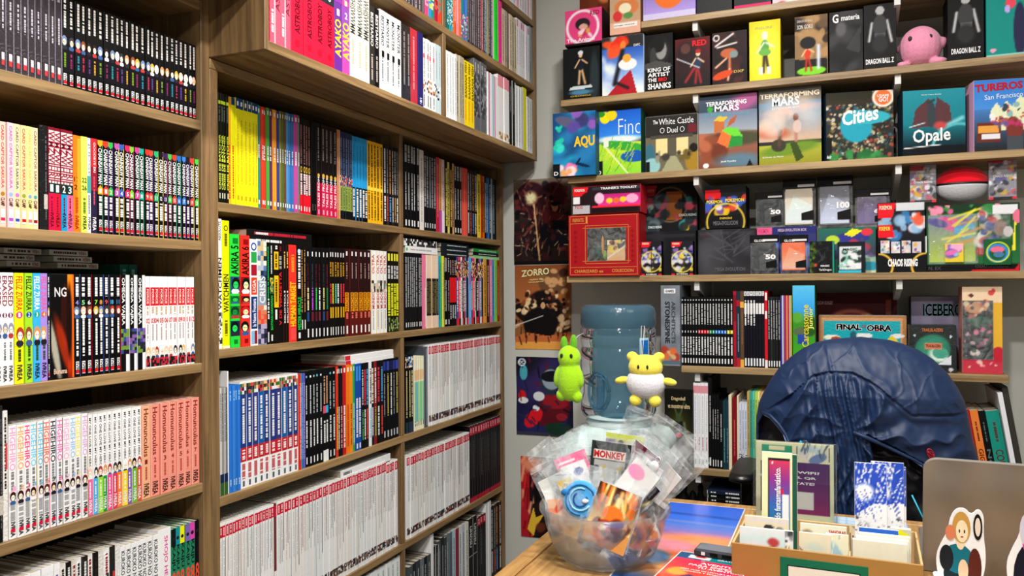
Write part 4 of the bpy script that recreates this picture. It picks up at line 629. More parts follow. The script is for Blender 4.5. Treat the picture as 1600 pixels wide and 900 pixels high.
# ------------------------------------------------------------------ wall shelves
YF = 2.52
BS = dict(s1=.853, s2=.627, s3=.370, s4=.041, s5=-.243, s6=-.560, s7=-.715)
BX = dict(s1=(-.59, .64), s2=(-.862, .64), s3=(-.839, .64), s4=(-.845, .64), s5=(-.469, .416), s6=(-.62, .46), s7=(-.62, .46))
SN = dict(s1='topmost oak wall shelf in view', s2='oak wall shelf carrying figure boxes', s3='oak wall shelf carrying large board games', s4='oak wall shelf carrying card packs', s5='shorter oak wall shelf behind the jacket', s6='low oak wall shelf behind the chair', s7='lowest oak wall shelf behind the desk')
BRX = (-.421, .150)
for k, z in BS.items():
    m = MB(); m.rbox((BX[k][0], YF, z-.021), (BX[k][1], WY-.012, z), (.5, .5, .5), .0012)
    sh = m.build('wall_shelf', 'wood_x'); tag(sh, SN[k], 'shelf', 'oak wall shelves')
    for bx in BRX:
        b = MB(); b.box((bx-.008, YF+.012, z-.026), (bx+.008, WY-.014, z-.0212), L('d8d8d6'))
        n = len(b.v); pr = [(YF+.012, z-.026), (YF+.012, z-.048), (WY-.014, z-.098), (WY-.014, z-.026)]
        b.v += [(bx-.008, y, q) for y, q in pr]+[(bx+.008, y, q) for y, q in pr]
        for f in ((0, 1, 2, 3), (7, 6, 5, 4), (0, 4, 5, 1), (1, 5, 6, 2), (2, 6, 7, 3)): b.face([n+i for i in f], L('d8d8d6'))
        b.build('bracket', 'metal', sh)
for i, bx in enumerate(BRX):
    m = MB(); m.box((bx-.013, WY-.011, -.9), (bx+.013, WY-.0005, 1.0), L('d8d8d6')); r = m.build('slotted_rail', 'metal')
    tag(r, ('left' if i == 0 else 'right')+' white slotted steel rail on the back wall holding the shelves', 'rail', 'slotted steel rails')
    s = MB()
    for j in range(60):
        z = -.85+j*.031
        for dx in (-.005, .005): s.box((bx+dx-.0017, WY-.0118, z), (bx+dx+.0017, WY-.0108, z+.017), L('101010'))
    s.build('slots', 'slot', r)

# ------------------------------------------------------------------ boxes on the wall shelves
def fbox(name, label, cat, px0, px1, pyt, z, depth, art=None, side='1a1a1c', texts=(), rot=0, y=2.548, base=None, group=None, mat='print', extra=None, pyb=None, tilt=0):
    """box standing at height z, its front between two columns; art(A) paints the front"""
    pm = (px0+px1)/2; x0 = x_at(px0, y, z); x1 = x_at(px1, y, z); h = ony(pm, pyt, y)[2]-z; w = (x1-x0)
    if rot > 0: pass
    m = MB(); m.rbox((0, 0, 0), (w, depth, h), L(side), .0012)
    if art or base:
        A = Art(w, h, base or '303030')
        if art: art(A)
        m.grid(A, (.0006, -.0004, .0006), (w-.0012, 0, 0), (0, 0, h-.0012))
    for t in texts:
        s, u0, v0, u1, v1, c = t[:6]; bold = t[6] if len(t) > 6 else .02; sk = t[7] if len(t) > 7 else 0
        m.text(s, (u0*w, -.0009, v0*h), ((u1-u0)*w, 0, sk*h), (0, 0, (v1-v0)*h), L(c), bold=bold)
    o = m.build(name, mat, loc=(x0, y, z+.0003), rot=(math.radians(tilt), 0, math.radians(rot))); tag(o, label, cat, group)
    if extra: extra(o, w, h)
    return o
Z1, Z2, Z3, Z4, Z5, Z6 = BS['s1'], BS['s2'], BS['s3'], BS['s4'], BS['s5'], BS['s6']
FB = lambda *a, **k: fbox('figure_box', *a, **k)
# top shelf
FB('violet and orange figure box at the left end of the topmost shelf', 'box', 1005, 1087, -95, Z1, .12, lambda A: A.grad('b8a0e0', '3a3a8a').ell(.5, .35, .3, .2, 'e0702a').blobs(12, ['e0702a', 'd84a2a', '6a4ab0'], .12, (.1, .2, .9, .9), 3).rect(0, 0, 1, .1, 'c8c0e8'), '8a7ab8')
FB('black figure box with grey limbs beside the violet box', 'box', 1089, 1144, -100, Z1, .12, lambda A: A.strokes(14, ['6a6a6a', '3a3a3a', '9a9a9a'], .3, .03, seed=5), '101010')
FB('black box with pink strip on the topmost shelf', 'box', 1147, 1205, -105, Z1, .12, lambda A: A.blobs(10, ['3a4a5a', '20262c'], .15, seed=8).rect(0, 0, 1, .07, 'e02a6a'), '101014')
FB('pale box with red and grey print on the topmost shelf', 'box', 1207, 1262, -110, Z1, .12, lambda A: A.blobs(20, ['d83a3a', 'b0a8c0', 'e8e0e0'], .15, seed=2), 'b0a8b0', base='d0c8d0')
# figure box shelf
FB('black figure box with standing figure at the shelf left end', 'box', 880, 938, 74, Z2, .12, lambda A: A.ell(.85, .4, .12, .5, '2a3438', 0, .5).figure(.48, .3, .95, '1a1c2a', 'c8a07a', 'd8b08a', 'c8c8d0').poly([(.2, .26), (.75, .28), (.8, .22), (.16, .2)], 'b8c4c8').ell(.48, .15, .3, .05, '4a7a9a', 0, .6), '0e0f10', [('CHRONICLE', .2, .07, .75, .1, 'b8983a')], base='121617')
FB('sky blue figure box with red cloak artwork', 'box', 941, 1006, 56, Z2, .12, lambda A: A.grad('d8e0f0', '2a58b0', 0, .8).blobs(12, ['5a80c8', '8ab0e0', 'f0f4fa'], .18, seed=4, soft=.9, k=.6).blobs(10, ['e8502a', 'f08a3a', 'd8301a'], .13, (.1, .75, .6, .95), 5).poly([(.1, 0), (.85, 0), (.7, .42), (.5, .3)], 'a8202c').line((.3, .2), (.5, .75), .07, '1e1c20').line((.35, .22), (.62, .12), .05, '1e1c20').ell(.62, .52, .22, .1, 'f0ece8').ell(.6, .62, .1, .07, 'f0a040'), 'b8c8e0', [('DXFC', .77, .8, .92, .84, 'f0f4ff')], extra=None, y=2.542)
FB('black box with grey portrait and bold white title', 'box', 1008, 1052, 53, Z2, .12, lambda A: A.ell(.5, .7, .4, .24, '2a2a2a', 0, .5).ell(.58, .72, .2, .16, '8a8a8a').ell(.45, .82, .26, .14, '161616').ell(.3, .6, .12, .18, '3a3a3a').poly([(.0, .5), (.4, .55), (.9, .48), (1, .42), (0, .4)], '4a4a4a'), '0c0c0c', [('KING OF', .1, .355, .9, .425, 'f4f4f4', .028), ('ARTIST', .1, .27, .88, .34, 'f4f4f4', .028), ('THE', .1, .185, .42, .25, 'f4f4f4', .028), ('BRO', .48, .185, .78, .25, 'd8202a', .028), ('SHANKS', .1, .06, .92, .16, 'f4f4f4', .028)], base='0d0d0d')
FB('dark figure box with red lettering at top right', 'box', 1055, 1110, 59, Z2, .12, lambda A: A.grad('1a1c1e', '5a181c').ell(.32, .68, .28, .26, '2c1c1e', 0, .5).ell(.3, .8, .14, .1, '5a3a34').figure(.62, .1, .78, '2a3a50', '9a2a30', 'e0c0a0', 'a82a28', lean=.04).line((.05, .62), (.7, .4), .02, 'c8c8d0').line((.3, .15), (.55, .4), .05, '9a2a30'), '120c0d', [('RED', .5, .83, .9, .94, 'e8202a', .028)])
FB('dark figure box with swirling bronze figure', 'box', 1113, 1168, 49, Z2, .12, lambda A: A.blobs(12, ['3a1a18', '2a1214', '4a2420'], .2, seed=9).line((.1, .75), (.6, .95), .04, 'd8d8d8').line((.15, .72), (.7, .78), .03, 'e8e0d8').ell(.48, .6, .24, .09, 'b8603a').ell(.62, .57, .12, .07, '7a8a88').line((.4, .5), (.1, .35), .04, 'e0b090').line((.5, .5), (.5, .3), .05, 'c87a4a').line((.5, .3), (.45, .1), .04, 'e0b090').ell(.3, .2, .3, .07, 'c84a20', .3).ring(.12, .9, .08, .02, 'f0f0f0'), '150c0c', [('DXF', .62, .22, .9, .27, 'c8a860')], base='1a0e10')
FB('bright yellow figure box with pale standing figure', 'box', 1171, 1220, 32, Z2, .11, lambda A: A.ell(.5, .45, .42, .42, 'f2e84a', 0, 1.0).figure(.5, .14, .83, '5a9a4a', '3a2a20', 'd8d8c8', 'f0f0c0').rect(.3, .12, .42, .24, 'd8d0c8').rect(.58, .12, .7, .24, 'd8d0c8').ell(.5, .48, .2, .06, '6aa84a'), 'b09a10', [('FIGURE', .2, .86, .75, .9, 'b8a860')], base='e0c614', y=2.546)
FB('black and tan figure box with orange figure on green stand', 'box', 1242, 1294, 24, Z2, .11, lambda A: A.blobs(16, ['a8855a', '2a2018', '6a5238'], .2, (0, .3, 1, 1), 3).poly([(0, 0), (1, 0), (1, .28), (0, .3)], '100e0c').ell(.5, .1, .44, .07, '7ac82a').figure(.38, .1, .6, 'c83a1e', 'b82a18', 'e8b88a', '0e0c0c').ell(.4, .56, .24, .1, '100e0e').line((.72, .14), (.72, .5), .07, 'c8d0e0'), '141210', [('DRAGON BALL', .08, .9, .55, .94, 'b8b0a8'), ('SON GOKU', .08, .79, .55, .86, 'c8c0b8', .025)], base='8a6e4a')
FB('near-black figure box with grey title at top', 'box', 1296, 1349, 17, Z2, .11, lambda A: A.blobs(14, ['2a2a2c', '1c1c1e', '3e3e40'], .25, seed=12, soft=.9).ell(.35, .72, .16, .12, '5a5a5c', 0, .5).poly([(.5, .4), (.95, .75), (.9, .3)], '444446', .7), '0a0a0b', [('G', .1, .82, .28, .96, 'e8e8e8', .028), ('materia', .36, .845, .9, .93, 'e0e0e0')], base='121213')
def mono_fig(A): A.ell(.5, .9, .13, .07, 'a8a8aa').line((.25, .72), (.16, .45), .055, 'b8b8ba').line((.72, .74), (.86, .42), .055, 'b8b8ba').ell(.5, .67, .22, .17, '3c3c3e').rect(.34, .5, .68, .56, '5a5a5c').ell(.5, .4, .26, .14, '2c2c2e', 0, .5)
FB('black figure box with grey bald standing figure', 'box', 1350, 1401, 6, Z2, .11, mono_fig, '0a0a0b', [('DRAGON BALL Z', .06, .1, .92, .18, 'e8e8e8', .028)], base='0c0c0d')
FB('black figure box with spiky-haired grey figure', 'box', 1481, 1538, -12, Z2, .11, lambda A: (mono_fig(A), A.poly([(.38, .9), (.35, 1.0), (.66, 1.0), (.6, .9)], '3a3a3c')), '0a0a0b', [('DRAGON BALL Z', .1, .12, .9, .2, 'e8e8e8', .028)], base='0c0c0d')
FB('teal figure box with dark figure at the right edge', 'box', 1541, 1612, -16, Z2, .11, lambda A: A.ell(.75, .4, .14, .4, '2a2a4a').ell(.55, .8, .12, .08, 'd84a5a').ell(.48, .72, .06, .06, 'b0a0e0').blobs(6, ['e86a2a', 'd83a3a'], .1, (.6, .85, .9, 1), 6).rect(.0, .03, 1, .06, '8ac0b8').ell(.15, .12, .07, .03, 'd89ab0'), '0a6a66', base='12867e')
z_st = ony(910, 71, 2.548)[2]
FB('pink figure box lying on top of the black figure box', 'box', 883, 941, 14, z_st, .11, lambda A: A.ring(.48, .5, .42, .04, 'f0d8e0').ell(.48, .58, .2, .17, '2a2226').ell(.5, .5, .12, .09, 'c89a8a').ell(.5, .34, .12, .1, 'b83a5a').blobs(5, ['e8c8d0', 'c8a040'], .06, (.3, .25, .7, .4), 2).rect(0, 0, 1, .05, '241418'), '2a1418', [('RED', .68, .8, .93, .92, '8a1030', .025), ('The Animal', .05, .1, .8, .2, 'f4dce4')], base='d0447a', y=2.544)
z_st2 = ony(973, 53, 2.548)[2]
FB('tan and cream figure box stacked on the sky blue box', 'box', 953, 1001, -30, z_st2, .11, lambda A: A.rect(0, 0, 1, .22, 'd8a890').rect(.12, .12, .9, .2, 'efe4d8').ell(.55, .5, .4, .16, 'c87a4a').ell(.5, .48, .2, .1, 'f0d8b8').ell(.6, .34, .16, .06, '5a8a4a').ell(.25, .34, .15, .1, 'c83a3a').ell(.6, .75, .4, .12, 'e8b04a'), 'a87a5a', [('mega world', .16, .15, .8, .18, '8a5a4a')], base='b89878', y=2.55)
FB('brown box standing behind the pink figure box', 'box', 906, 951, -20, z_st, .08, lambda A: A.blobs(12, ['a8502a', '6a3018', 'd0804a'], .2, seed=3), '5a2a18', base='7a3a20', y=2.67)

# board game shelf
GB = lambda *a, **k: fbox('board_game_box', *a, **k)
GB('blue underwater board game at the shelf left end', 'board game', 864, 931, 175, Z3, .042, lambda A: A.grad('1a6a9a', '28406a').blobs(16, ['2a9ac0', '1a5a8a', '2a7ab0', '184a7a'], .25, seed=4, soft=.9).ell(.38, .84, .34, .08, '5a5a78', -.35).blobs(12, ['8a5ab0', '5a4a9a', '3a3a6a'], .12, (.4, .75, 1, 1), 8).blobs(16, ['f07aa8', 'f0a060', 'e8508a', 'f8d0d8'], .09, (.15, 0, .5, .16), 6).blobs(8, ['2ac0a0', '3ad0c0'], .07, (0, .4, .2, .8), 9).ell(.7, .16, .18, .025, '0e2a4a', -.3).ell(.6, .22, .1, .02, '0e2a4a', 1).rect(.0, .0, .16, .2, '101418'), '1a4a6a', [('AQU', .5, .42, .98, .62, 'e8b82a', .04), ('D', .03, .02, .13, .08, 'f0f0f0')], y=2.50, rot=0)
GB('bright green and yellow countryside board game', 'board game', 932, 1002, 172, Z3, .10, lambda A: A.grad('3a8ae0', '1a5ac0', .55, 1).grad('8acc3a', 'b8d83a', 0, .5).ell(.2, .9, .12, .09, 'f0d81a').ell(.35, .93, .12, .08, 'f0c81a').ell(.1, .96, .1, .05, '3a8a2a').ell(.5, .55, .5, .06, 'd8ecf4', 0, .6).ell(.6, .45, .5, .07, '3aa03a', -.15).ell(.85, .28, .3, .09, '1a5aa8').strokes(60, ['d8d83a', '6ab02a', 'c8dc50', '4a9a2a'], .16, .010, (.0, 0, .8, .42), 5, 1.0).line((.2, .45), (.7, .028), .02, 'f0ecc0').rect(.17, .45, .27, .6, 'e8e0d0').rect(.0, .0, .14, .24, '141a18'), '2a5a4a', [('Finc', .5, .62, .98, .86, 'e8f4fc', -.015), ('D', .03, .03, .11, .09, 'f0f0f0')], y=2.555)
GB('dark board game box with a lit hall and white script', 'board game', 1009, 1091, 180, Z3, .08, lambda A: A.rect(0, .62, 1, 1, '2c2a28').rect(.1, .6, .9, .66, '4a4640').rect(.2, .3, .42, .6, 'd8c890').rect(.6, .3, .82, .6, 'd8c890').rect(.42, .28, .6, .6, '5a5648').poly([(.3, 0), (.75, 0), (.58, .28), (.46, .28)], '9a9878').ell(.08, .3, .1, .22, '3a6a7a').ell(.12, .12, .16, .14, '8ab8b8').ell(.92, .16, .16, .2, '9a7a2a').ell(.92, .4, .08, .08, '1a1614').blobs(12, ['2a2422', '3a3430', '8a8a7a'], .05, (.2, .22, .42, .34), 4).blobs(12, ['6a5a2a', '3a3028'], .05, (.62, .2, .85, .36), 6).rect(.82, .68, .98, .82, '6a2028').rect(0, 0, .08, .2, '101010'), 'd8d4c8', [('The', .15, .86, .24, .93, 'f0f0ec'), ('White Castle', .26, .84, .92, .95, 'f4f4f0', .0), ('Duel', .42, .69, .62, .79, 'f4f4f0', .0), ('O', .28, .69, .37, .79, 'f4f4f0', -.01), ('O', .66, .69, .75, .79, 'f4f4f0', -.01)], base='6a6450', y=2.545)
GB('mars board game with orange and green cubes', 'board game', 1092, 1184, 148, Z3, .08, lambda A: A.grad('4a6a8a', '8a98a8', .55, 1).grad('7a4632', '9a6a5a', 0, .5).grad('9aa0a8', '6a7a90', .5, .78).grad('3a4a5a', '4a5464', .78, 1).ell(.8, .9, .3, .12, 'b85a90', .4, .8, .8).ell(.65, .4, .5, .1, '4a4a34', 0, .5).blobs(18, ['8a4a32', 'b0684a', '6a3422'], .12, (0, .1, .4, .42), 3).poly([(.26, .48), (.44, .52), (.44, .64), (.26, .66)], 'b86a3a').poly([(.26, .66), (.44, .64), (.5, .7), (.34, .72)], 'c8b040').poly([(.48, .55), (.62, .62), (.66, .72), (.54, .66)], 'a85a3a').poly([(.32, .36), (.5, .28), (.56, .44), (.4, .52)], 'e0703a').poly([(.5, .28), (.74, .3), (.76, .42), (.56, .44)], '2a8a3a').poly([(.4, .52), (.56, .44), (.76, .42), (.66, .54), (.5, .56)], '6ac83a').ell(.7, .1, .4, .1, '4a8aa8', 0, .8, .7).ell(.12, .05, .05, .035, 'e0e0e0').poly([(.82, .025), (.92, .025), (.87, .11)], '0e0e10').ell(.2, .82, .045, .04, '3aa03a'), '2a2a34', [('TERRAFORMING', .13, .86, .82, .92, 'f0f0f4', .03), ('MARS', .28, .78, .7, .86, 'f0f0f4', .028), ('EL JUEGO DE DADOS', .12, .71, .86, .76, '4aa0a8', .02), ('Jacob Fryxelius', .38, .08, .64, .11, 'e0e8f0')], y=2.548)
GB('mars board game with two settlers on a green hill', 'board game', 1186, 1284, 134, Z3, .08, lambda A: A.grad('c8a890', '6a88a0', .3, .8).grad('7a7468', '4a4a44', .8, 1).grad('8a8a2a', 'a8aa3a', 0, .25).ell(.55, .7, .4, .05, 'e0a8a0', .1, .9).ell(.2, .42, .3, .08, 'b8684a', -.1, .5).ell(.5, .2, .5, .08, '6a8a2a', .15, .5).poly([(.5, .27), (.6, .3), (.72, .08), (.6, .028)], '3a4a18').line((.6, .3), (.6, .55), .035, 'b07a6a').ell(.6, .6, .045, .05, '6a3a2a').ell(.62, .48, .07, .08, 'c8b0a8').ell(.32, .25, .12, .08, '3a3a2a').line((.33, .25), (.34, .42), .04, '5a4034').ell(.34, .43, .035, .035, '4a3020').blobs(12, ['d8c0b0', 'a8b4c0'], .15, (.1, .5, .9, .8), 5, .6, .9), '2c2822', [('TERRAFORMING', .02, .855, .97, .92, 'd8c8b0', .03), ('MARS', .22, .75, .66, .86, 'eceaf0', .028), ('EXPEDICION ARES', .22, .71, .66, .74, 'd8d4d0'), ('El Duelo de Marte', .06, .1, .4, .12, 'e0d8d0')], y=2.55)
GB('crowded city illustration board game with white script', 'board game', 1291, 1399, 141, Z3, .07, lambda A: A.blobs(520, ['c8b898', '4a4034', '8a7a60', '2a3a34', 'd8d0c0', '5a6a3a', 'a84a3a', 'c0b070', '3a6a7a', '2a2a24'], .024, (0, 0, 1, 1), 5, .85, .4).grad('3a3428', '2a2a20', .82, 1, 0, .7).ell(.45, .5, .24, .24, '2a9ab0').ell(.6, .62, .36, .1, '3aa8b8').ell(.85, .9, .16, .14, 'e8703a').ring(.85, .9, .14, .02, 'f4e8e0').rect(0, 0, .09, .35, '0e1210').blobs(14, ['3a8a4a', '2a6a3a'], .06, (.05, .0, .9, .1), 7), '1a3040', [('Cities', .24, .5, .78, .72, 'e4f4f4', .03, .08), ('USAMI', .76, .9, .93, .94, 'f8e8d8'), ('GO!', .78, .83, .92, .9, 'f8f0e8', .028), ('devir', .01, .04, .08, .09, 'e0e0e0')], rot=9, y=2.535)
GB('teal board game with dark dragon and white title', 'board game', 1411, 1512, 138, Z3, .07, lambda A: A.grad('0c1a22', '1a7a86', .05, .5).grad('1a7a86', '2a8a98', .5, 1).poly([(.14, .42), (.2, .7), (.42, .88), (.5, .6), (.5, .45)], '5a3a3e').poly([(.55, .88), (.75, .75), (.8, .45), (.5, .45), (.5, .6)], '5a3a3e').ell(.46, .62, .07, .2, '3a4248').line((.4, .8), (.5, .84), .03, '343c42').line((.1, .44), (.35, .5), .012, 'b8dce0').line((.6, .4), (.95, .55), .05, '7ac0c8').ring(.9, .1, .42, .03, '5ab0b8').rect(0, 0, 1, .14, '10141a').line((.02, .12), (.6, .16), .012, 'e0e8e8').ell(.6, .45, .1, .06, 'b84a4a', 0, .7), '1a2c36', [('Opale', .16, .14, .76, .4, 'f0f6f6', .02, .025), ('Marie Claire Sonny', .3, .91, .62, .93, 'd0e4e8')], rot=8, y=2.535)
GB('blue board game with painted houses and a cable car', 'board game', 1522, 1612, 122, Z3, .07, lambda A: A.grad('2a3034', '4a7ab8', .05, .6).grad('4a8ad0', '3a7ac8', .6, 1).poly([(.3, .4), (.32, .58), (.42, .68), (.5, .6), (.6, .7), (.7, .62), (.85, .76), (1, .7), (1, .3), (.3, .3)], 'd8dcb8').blobs(26, ['3a4a5a', '8ab0b0', 'f0ece0', 'b85a4a'], .04, (.32, .4, 1, .66), 3, 1, .2).rect(.05, .14, .5, .4, '6a3428').rect(.08, .27, .46, .37, 'd89a4a').rect(.14, .18, .48, .25, 'd8d8e0').ell(.72, .42, .1, .06, '8a4a3a').ell(.75, .3, .16, .14, '7a3a34').rect(.6, 0, .9, .2, '4a5058').blobs(12, ['b83a6a', '6a5a8a'], .05, (.3, .35, .9, .42), 8), 'c89ab8', [('TUREROS', .02, .83, .9, .94, 'a8283a', .05, .028), ('San Francisco', .2, .72, .9, .79, 'e8eef4', .0, .028)], rot=10, y=2.54)

# card shelf
z4b = ony(940, 333, 2.51)[2]
CB = lambda *a, **k: fbox('card_box', *a, **k)
def win_extra(o, w, h):
    wd = MB(); wd.box((.27*w, -.0015, .24*h), (.82*w, -.0008, .78*h), (.6, .6, .6)); wd.build('window_pane', 'thinfilm', o)
    p = MB(); p.rbox((.55*w, .004, .25*h), (.8*w, .010, .58*h), L('c8986a'), .001)
    A = Art(.25*w, .33*h, 'd8a878', .0018); A.blobs(16, ['e8c83a', '8a3a2a', '3a3a3a', 'f0e0c0'], .2, (0, .55, 1, 1), 4); A.line((0, .1), (1, .7), .06, 'f0d8b0'); p.grid(A, (.55*w, .0036, .25*h), (.25*w, 0, 0), (0, 0, .33*h)); p.build('card_pack', 'print', o)
    q = MB(); q.ell((.4*w, .02, .42*h), (.04*w, .008, .13*h), L('1f4a3a')); q.ell((.47*w, .018, .5*h), (.02*w, .008, .16*h), L('c8862a')); q.ell((.5*w, .016, .34*h), (.03*w, .007, .08*h), L('7a9a3a')); q.build('coin_figure', 'print', o)
# red window box: body built of strips around an opening
x0, x1 = x_at(889, 2.51, Z4), x_at(999, 2.51, Z4); w_, h_ = x1-x0, ony(945, 335, 2.51)[2]-Z4
m = MB(); R_ = L('a01a22'); D_ = .10
m.box((0, 0, 0), (w_, .003, .24*h_), R_); m.box((0, 0, .78*h_), (w_, .003, h_), R_); m.box((0, 0, .24*h_), (.27*w_, .003, .78*h_), R_); m.box((.82*w_, 0, .24*h_), (w_, .003, .78*h_), R_)
m.box((0, .003, 0), (.002, D_, h_), R_); m.box((w_-.002, .003, 0), (w_, D_, h_), R_); m.box((.002, .003, 0), (w_-.002, D_, .002), R_); m.box((.002, .003, h_-.002), (w_-.002, D_, h_), R_); m.box((.002, .03, .002), (w_-.002, .033, h_-.002), L('2a2c20'))
G_ = L('c89048')
def goldline(u0, v0, u1, v1, t=.0012):
    a = (min(u0, u1)*w_, -.0006, min(v0, v1)*h_); b = (max(u0, u1)*w_+t, -.0001, max(v0, v1)*h_+t); m.box(a, b, G_)
for g in ((.24, .2, .24, .82), (.85, .2, .85, .82), (.24, .2, .85, .2), (.24, .82, .85, .82), (.2, .24, .88, .24), (.2, .78, .88, .78), (.02, .98, .98, .98), (.02, .02, .98, .02), (.02, .02, .02, .98), (.97, .02, .97, .98), (.02, .86, .25, .86), (.25, .86, .27, .97), (.02, .14, .97, .14)): goldline(*g)
for j in range(7):
    for uu in (.1, .91): v = .24+j*.08; m.poly([(uu*w_-.006, -.0004, v*h_), (uu*w_, -.0004, (v-.03)*h_), (uu*w_+.006, -.0004, v*h_), (uu*w_, -.0004, (v+.03)*h_)], L('8a1218'))
m.text('CHARIZARD ex', (.08*w_, -.0006, .055*h_), (.42*w_, 0, 0), (0, 0, .05*h_), G_); m.text('POKEMON TCG', (.06*w_, -.0006, .89*h_), (.16*w_, 0, 0), (0, 0, .06*h_), G_); m.text('COLECCION', (.62*w_, -.0006, .06*h_), (.3*w_, 0, 0), (0, 0, .05*h_), G_)
o = m.build('window_box', 'print', loc=(x0, 2.51, Z4+.0003)); tag(o, 'large red and gold card box with a window, left end of card shelf', 'card box'); win_extra(o, w_, h_)
CB('pink and black trainer kit box on top of the red box', 'card box', 895, 1001, 290, z4b+.001, .09, lambda A: A.poly([(0, .66), (0, 1), (.24, 1), (.2, .66)], 'd8202a').rect(.3, .86, 1, .95, '3a3a40').grad('d83a8a', 'b82a78', .28, .68, .38, 1).rect(.3, .02, .97, .2, '1a1014').ell(.24, .52, .12, .28, '26181c').ell(.4, .55, .07, .2, 'e8b8d0').ell(.55, .45, .05, .1, 'f0c030').ell(.65, .45, .05, .1, 'e86a3a').ell(.75, .48, .05, .1, 'f0c030').ell(.88, .5, .09, .16, 'f0a0c0').rect(0, .0, .25, .32, 'b0b0b4').rect(.3, .2, 1, .26, 'e02a3a').rect(.01, .38, .1, .62, 'e8e8e8'), 'c82a3a', [('POKEMON', .03, .82, .18, .92, 'f4f0d8'), ("TRAINER'S TOOLKIT", .42, .86, .95, .95, 'f0f0f0', .03), ('TCG', .03, .2, .15, .3, 'c8202a')], base='2a1a22', y=2.53)
CB('black card box with orange card, behind the two small packs', 'card box', 1006, 1090, 288, Z4+.135, .04, lambda A: A.poly([(0, .78), (0, 1), (.26, 1), (.2, .78)], 'b8202c').ring(.5, .6, .32, .02, '6a5a40').rect(.42, .3, .72, .85, '9a5a2a').blobs(20, ['5a6a70', '8aa098', '2a3438', 'a84a5a'], .1, (.05, .1, .4, .7), 4).blobs(24, ['b84a5a', '3a8a8a', 'd8c030', '20282c'], .08, (.62, .05, .98, .7), 6), '101112', [('POKEMON', .05, .86, .2, .92, 'c88a8a'), ('CHAOS RISING', .08, .14, .34, .19, 'd8f0f0'), ('CHAOS RISING', .66, .36, .98, .41, 'd8f0f0')], base='17181b', y=2.65)
CB('plain black elite box standing under the orange card box', 'card box', 1005, 1088, 361, Z4, .09, lambda A: A.rect(.02, .86, .98, .94, '2c2c30').blobs(12, ['26262a', '1c1c20', '303036'], .25, (0, 0, 1, .8), 4, .8, .9), '141416', base='1c1c20', y=2.62)
CB('black elite box with smoky dragon print', 'card box', 1091, 1181, 358, Z4, .11, lambda A: A.rect(.02, .88, .98, .95, '38383c').blobs(16, ['3a3a3e', '2a2a2e', '4a4a50'], .25, (.1, .2, .9, .8), 4, .7, .9).strokes(20, ['55555a', '48484e'], .4, .015, (.3, .2, .7, .8), 5, None, .7), '1c1c20', [('POKEMON', .05, .84, .2, .9, '5a3a3e'), ('MEGA EVOLUTION', .3, .08, .82, .16, '5c5c62')], base='29292d', y=2.56)
CB('black display box with yellow arc above the smoky box', 'card box', 1102, 1166, 291, Z4+.145, .10, lambda A: A.poly([(0, .7), (0, .92), (.36, .92), (.4, .7)], 'c81a22').rect(0, .92, 1, 1, '0e0e10').blobs(30, ['3a5ab0', 'e0d8d0', 'd8b020', 'c83a2a', '6a4a9a', '101010'], .09, (.02, .35, .98, .75), 6).ring(.5, .15, .46, .025, 'd8b83a').rect(.12, 0, .88, .32, '0c0c0e'), '101012', [('POKEMON', .04, .6, .42, .68, 'f0c830', .028), ('POKEMON', .5, .62, .95, .7, 'f0c830', .028), ('ENERGIAS', .36, .22, .66, .27, 'd0b040'), ('MEGA-EVOLUCION', .2, .08, .8, .18, '6a6a72')], base='131315', y=2.575)
for i, (a, b) in enumerate(((1002, 1034), (1049, 1083))):
    fbox('card_pack', ('left' if i == 0 else 'right')+' of two identical small packs with red corner on card shelf', 'card pack', a, b, 377, Z4, .03, lambda A: A.blobs(60, ['4a5ab0', 'd8d0c8', 'd8c040', '3a3a3a', '8a6ab0', '1a1a20', 'b8c8d0'], .11, (0, .1, 1, .9), 6).poly([(0, .84), (0, 1), (.5, 1), (.4, .84)], 'd81a2a').rect(.48, .08, .52, .85, '1a1a1e').ring(.5, .4, .5, .03, 'e0c850').rect(0, 0, 1, .06, '141416').rect(0, 0, .14, .05, 'd8202c').rect(.84, 0, 1, .05, 'd8202c'), '121214', [('POKEMON', .06, .9, .38, .96, 'f0e0c0'), ('SOBRES', .24, .015, .76, .05, 'e8e8e8')], base='202228', y=2.54, group='small red-cornered card packs')
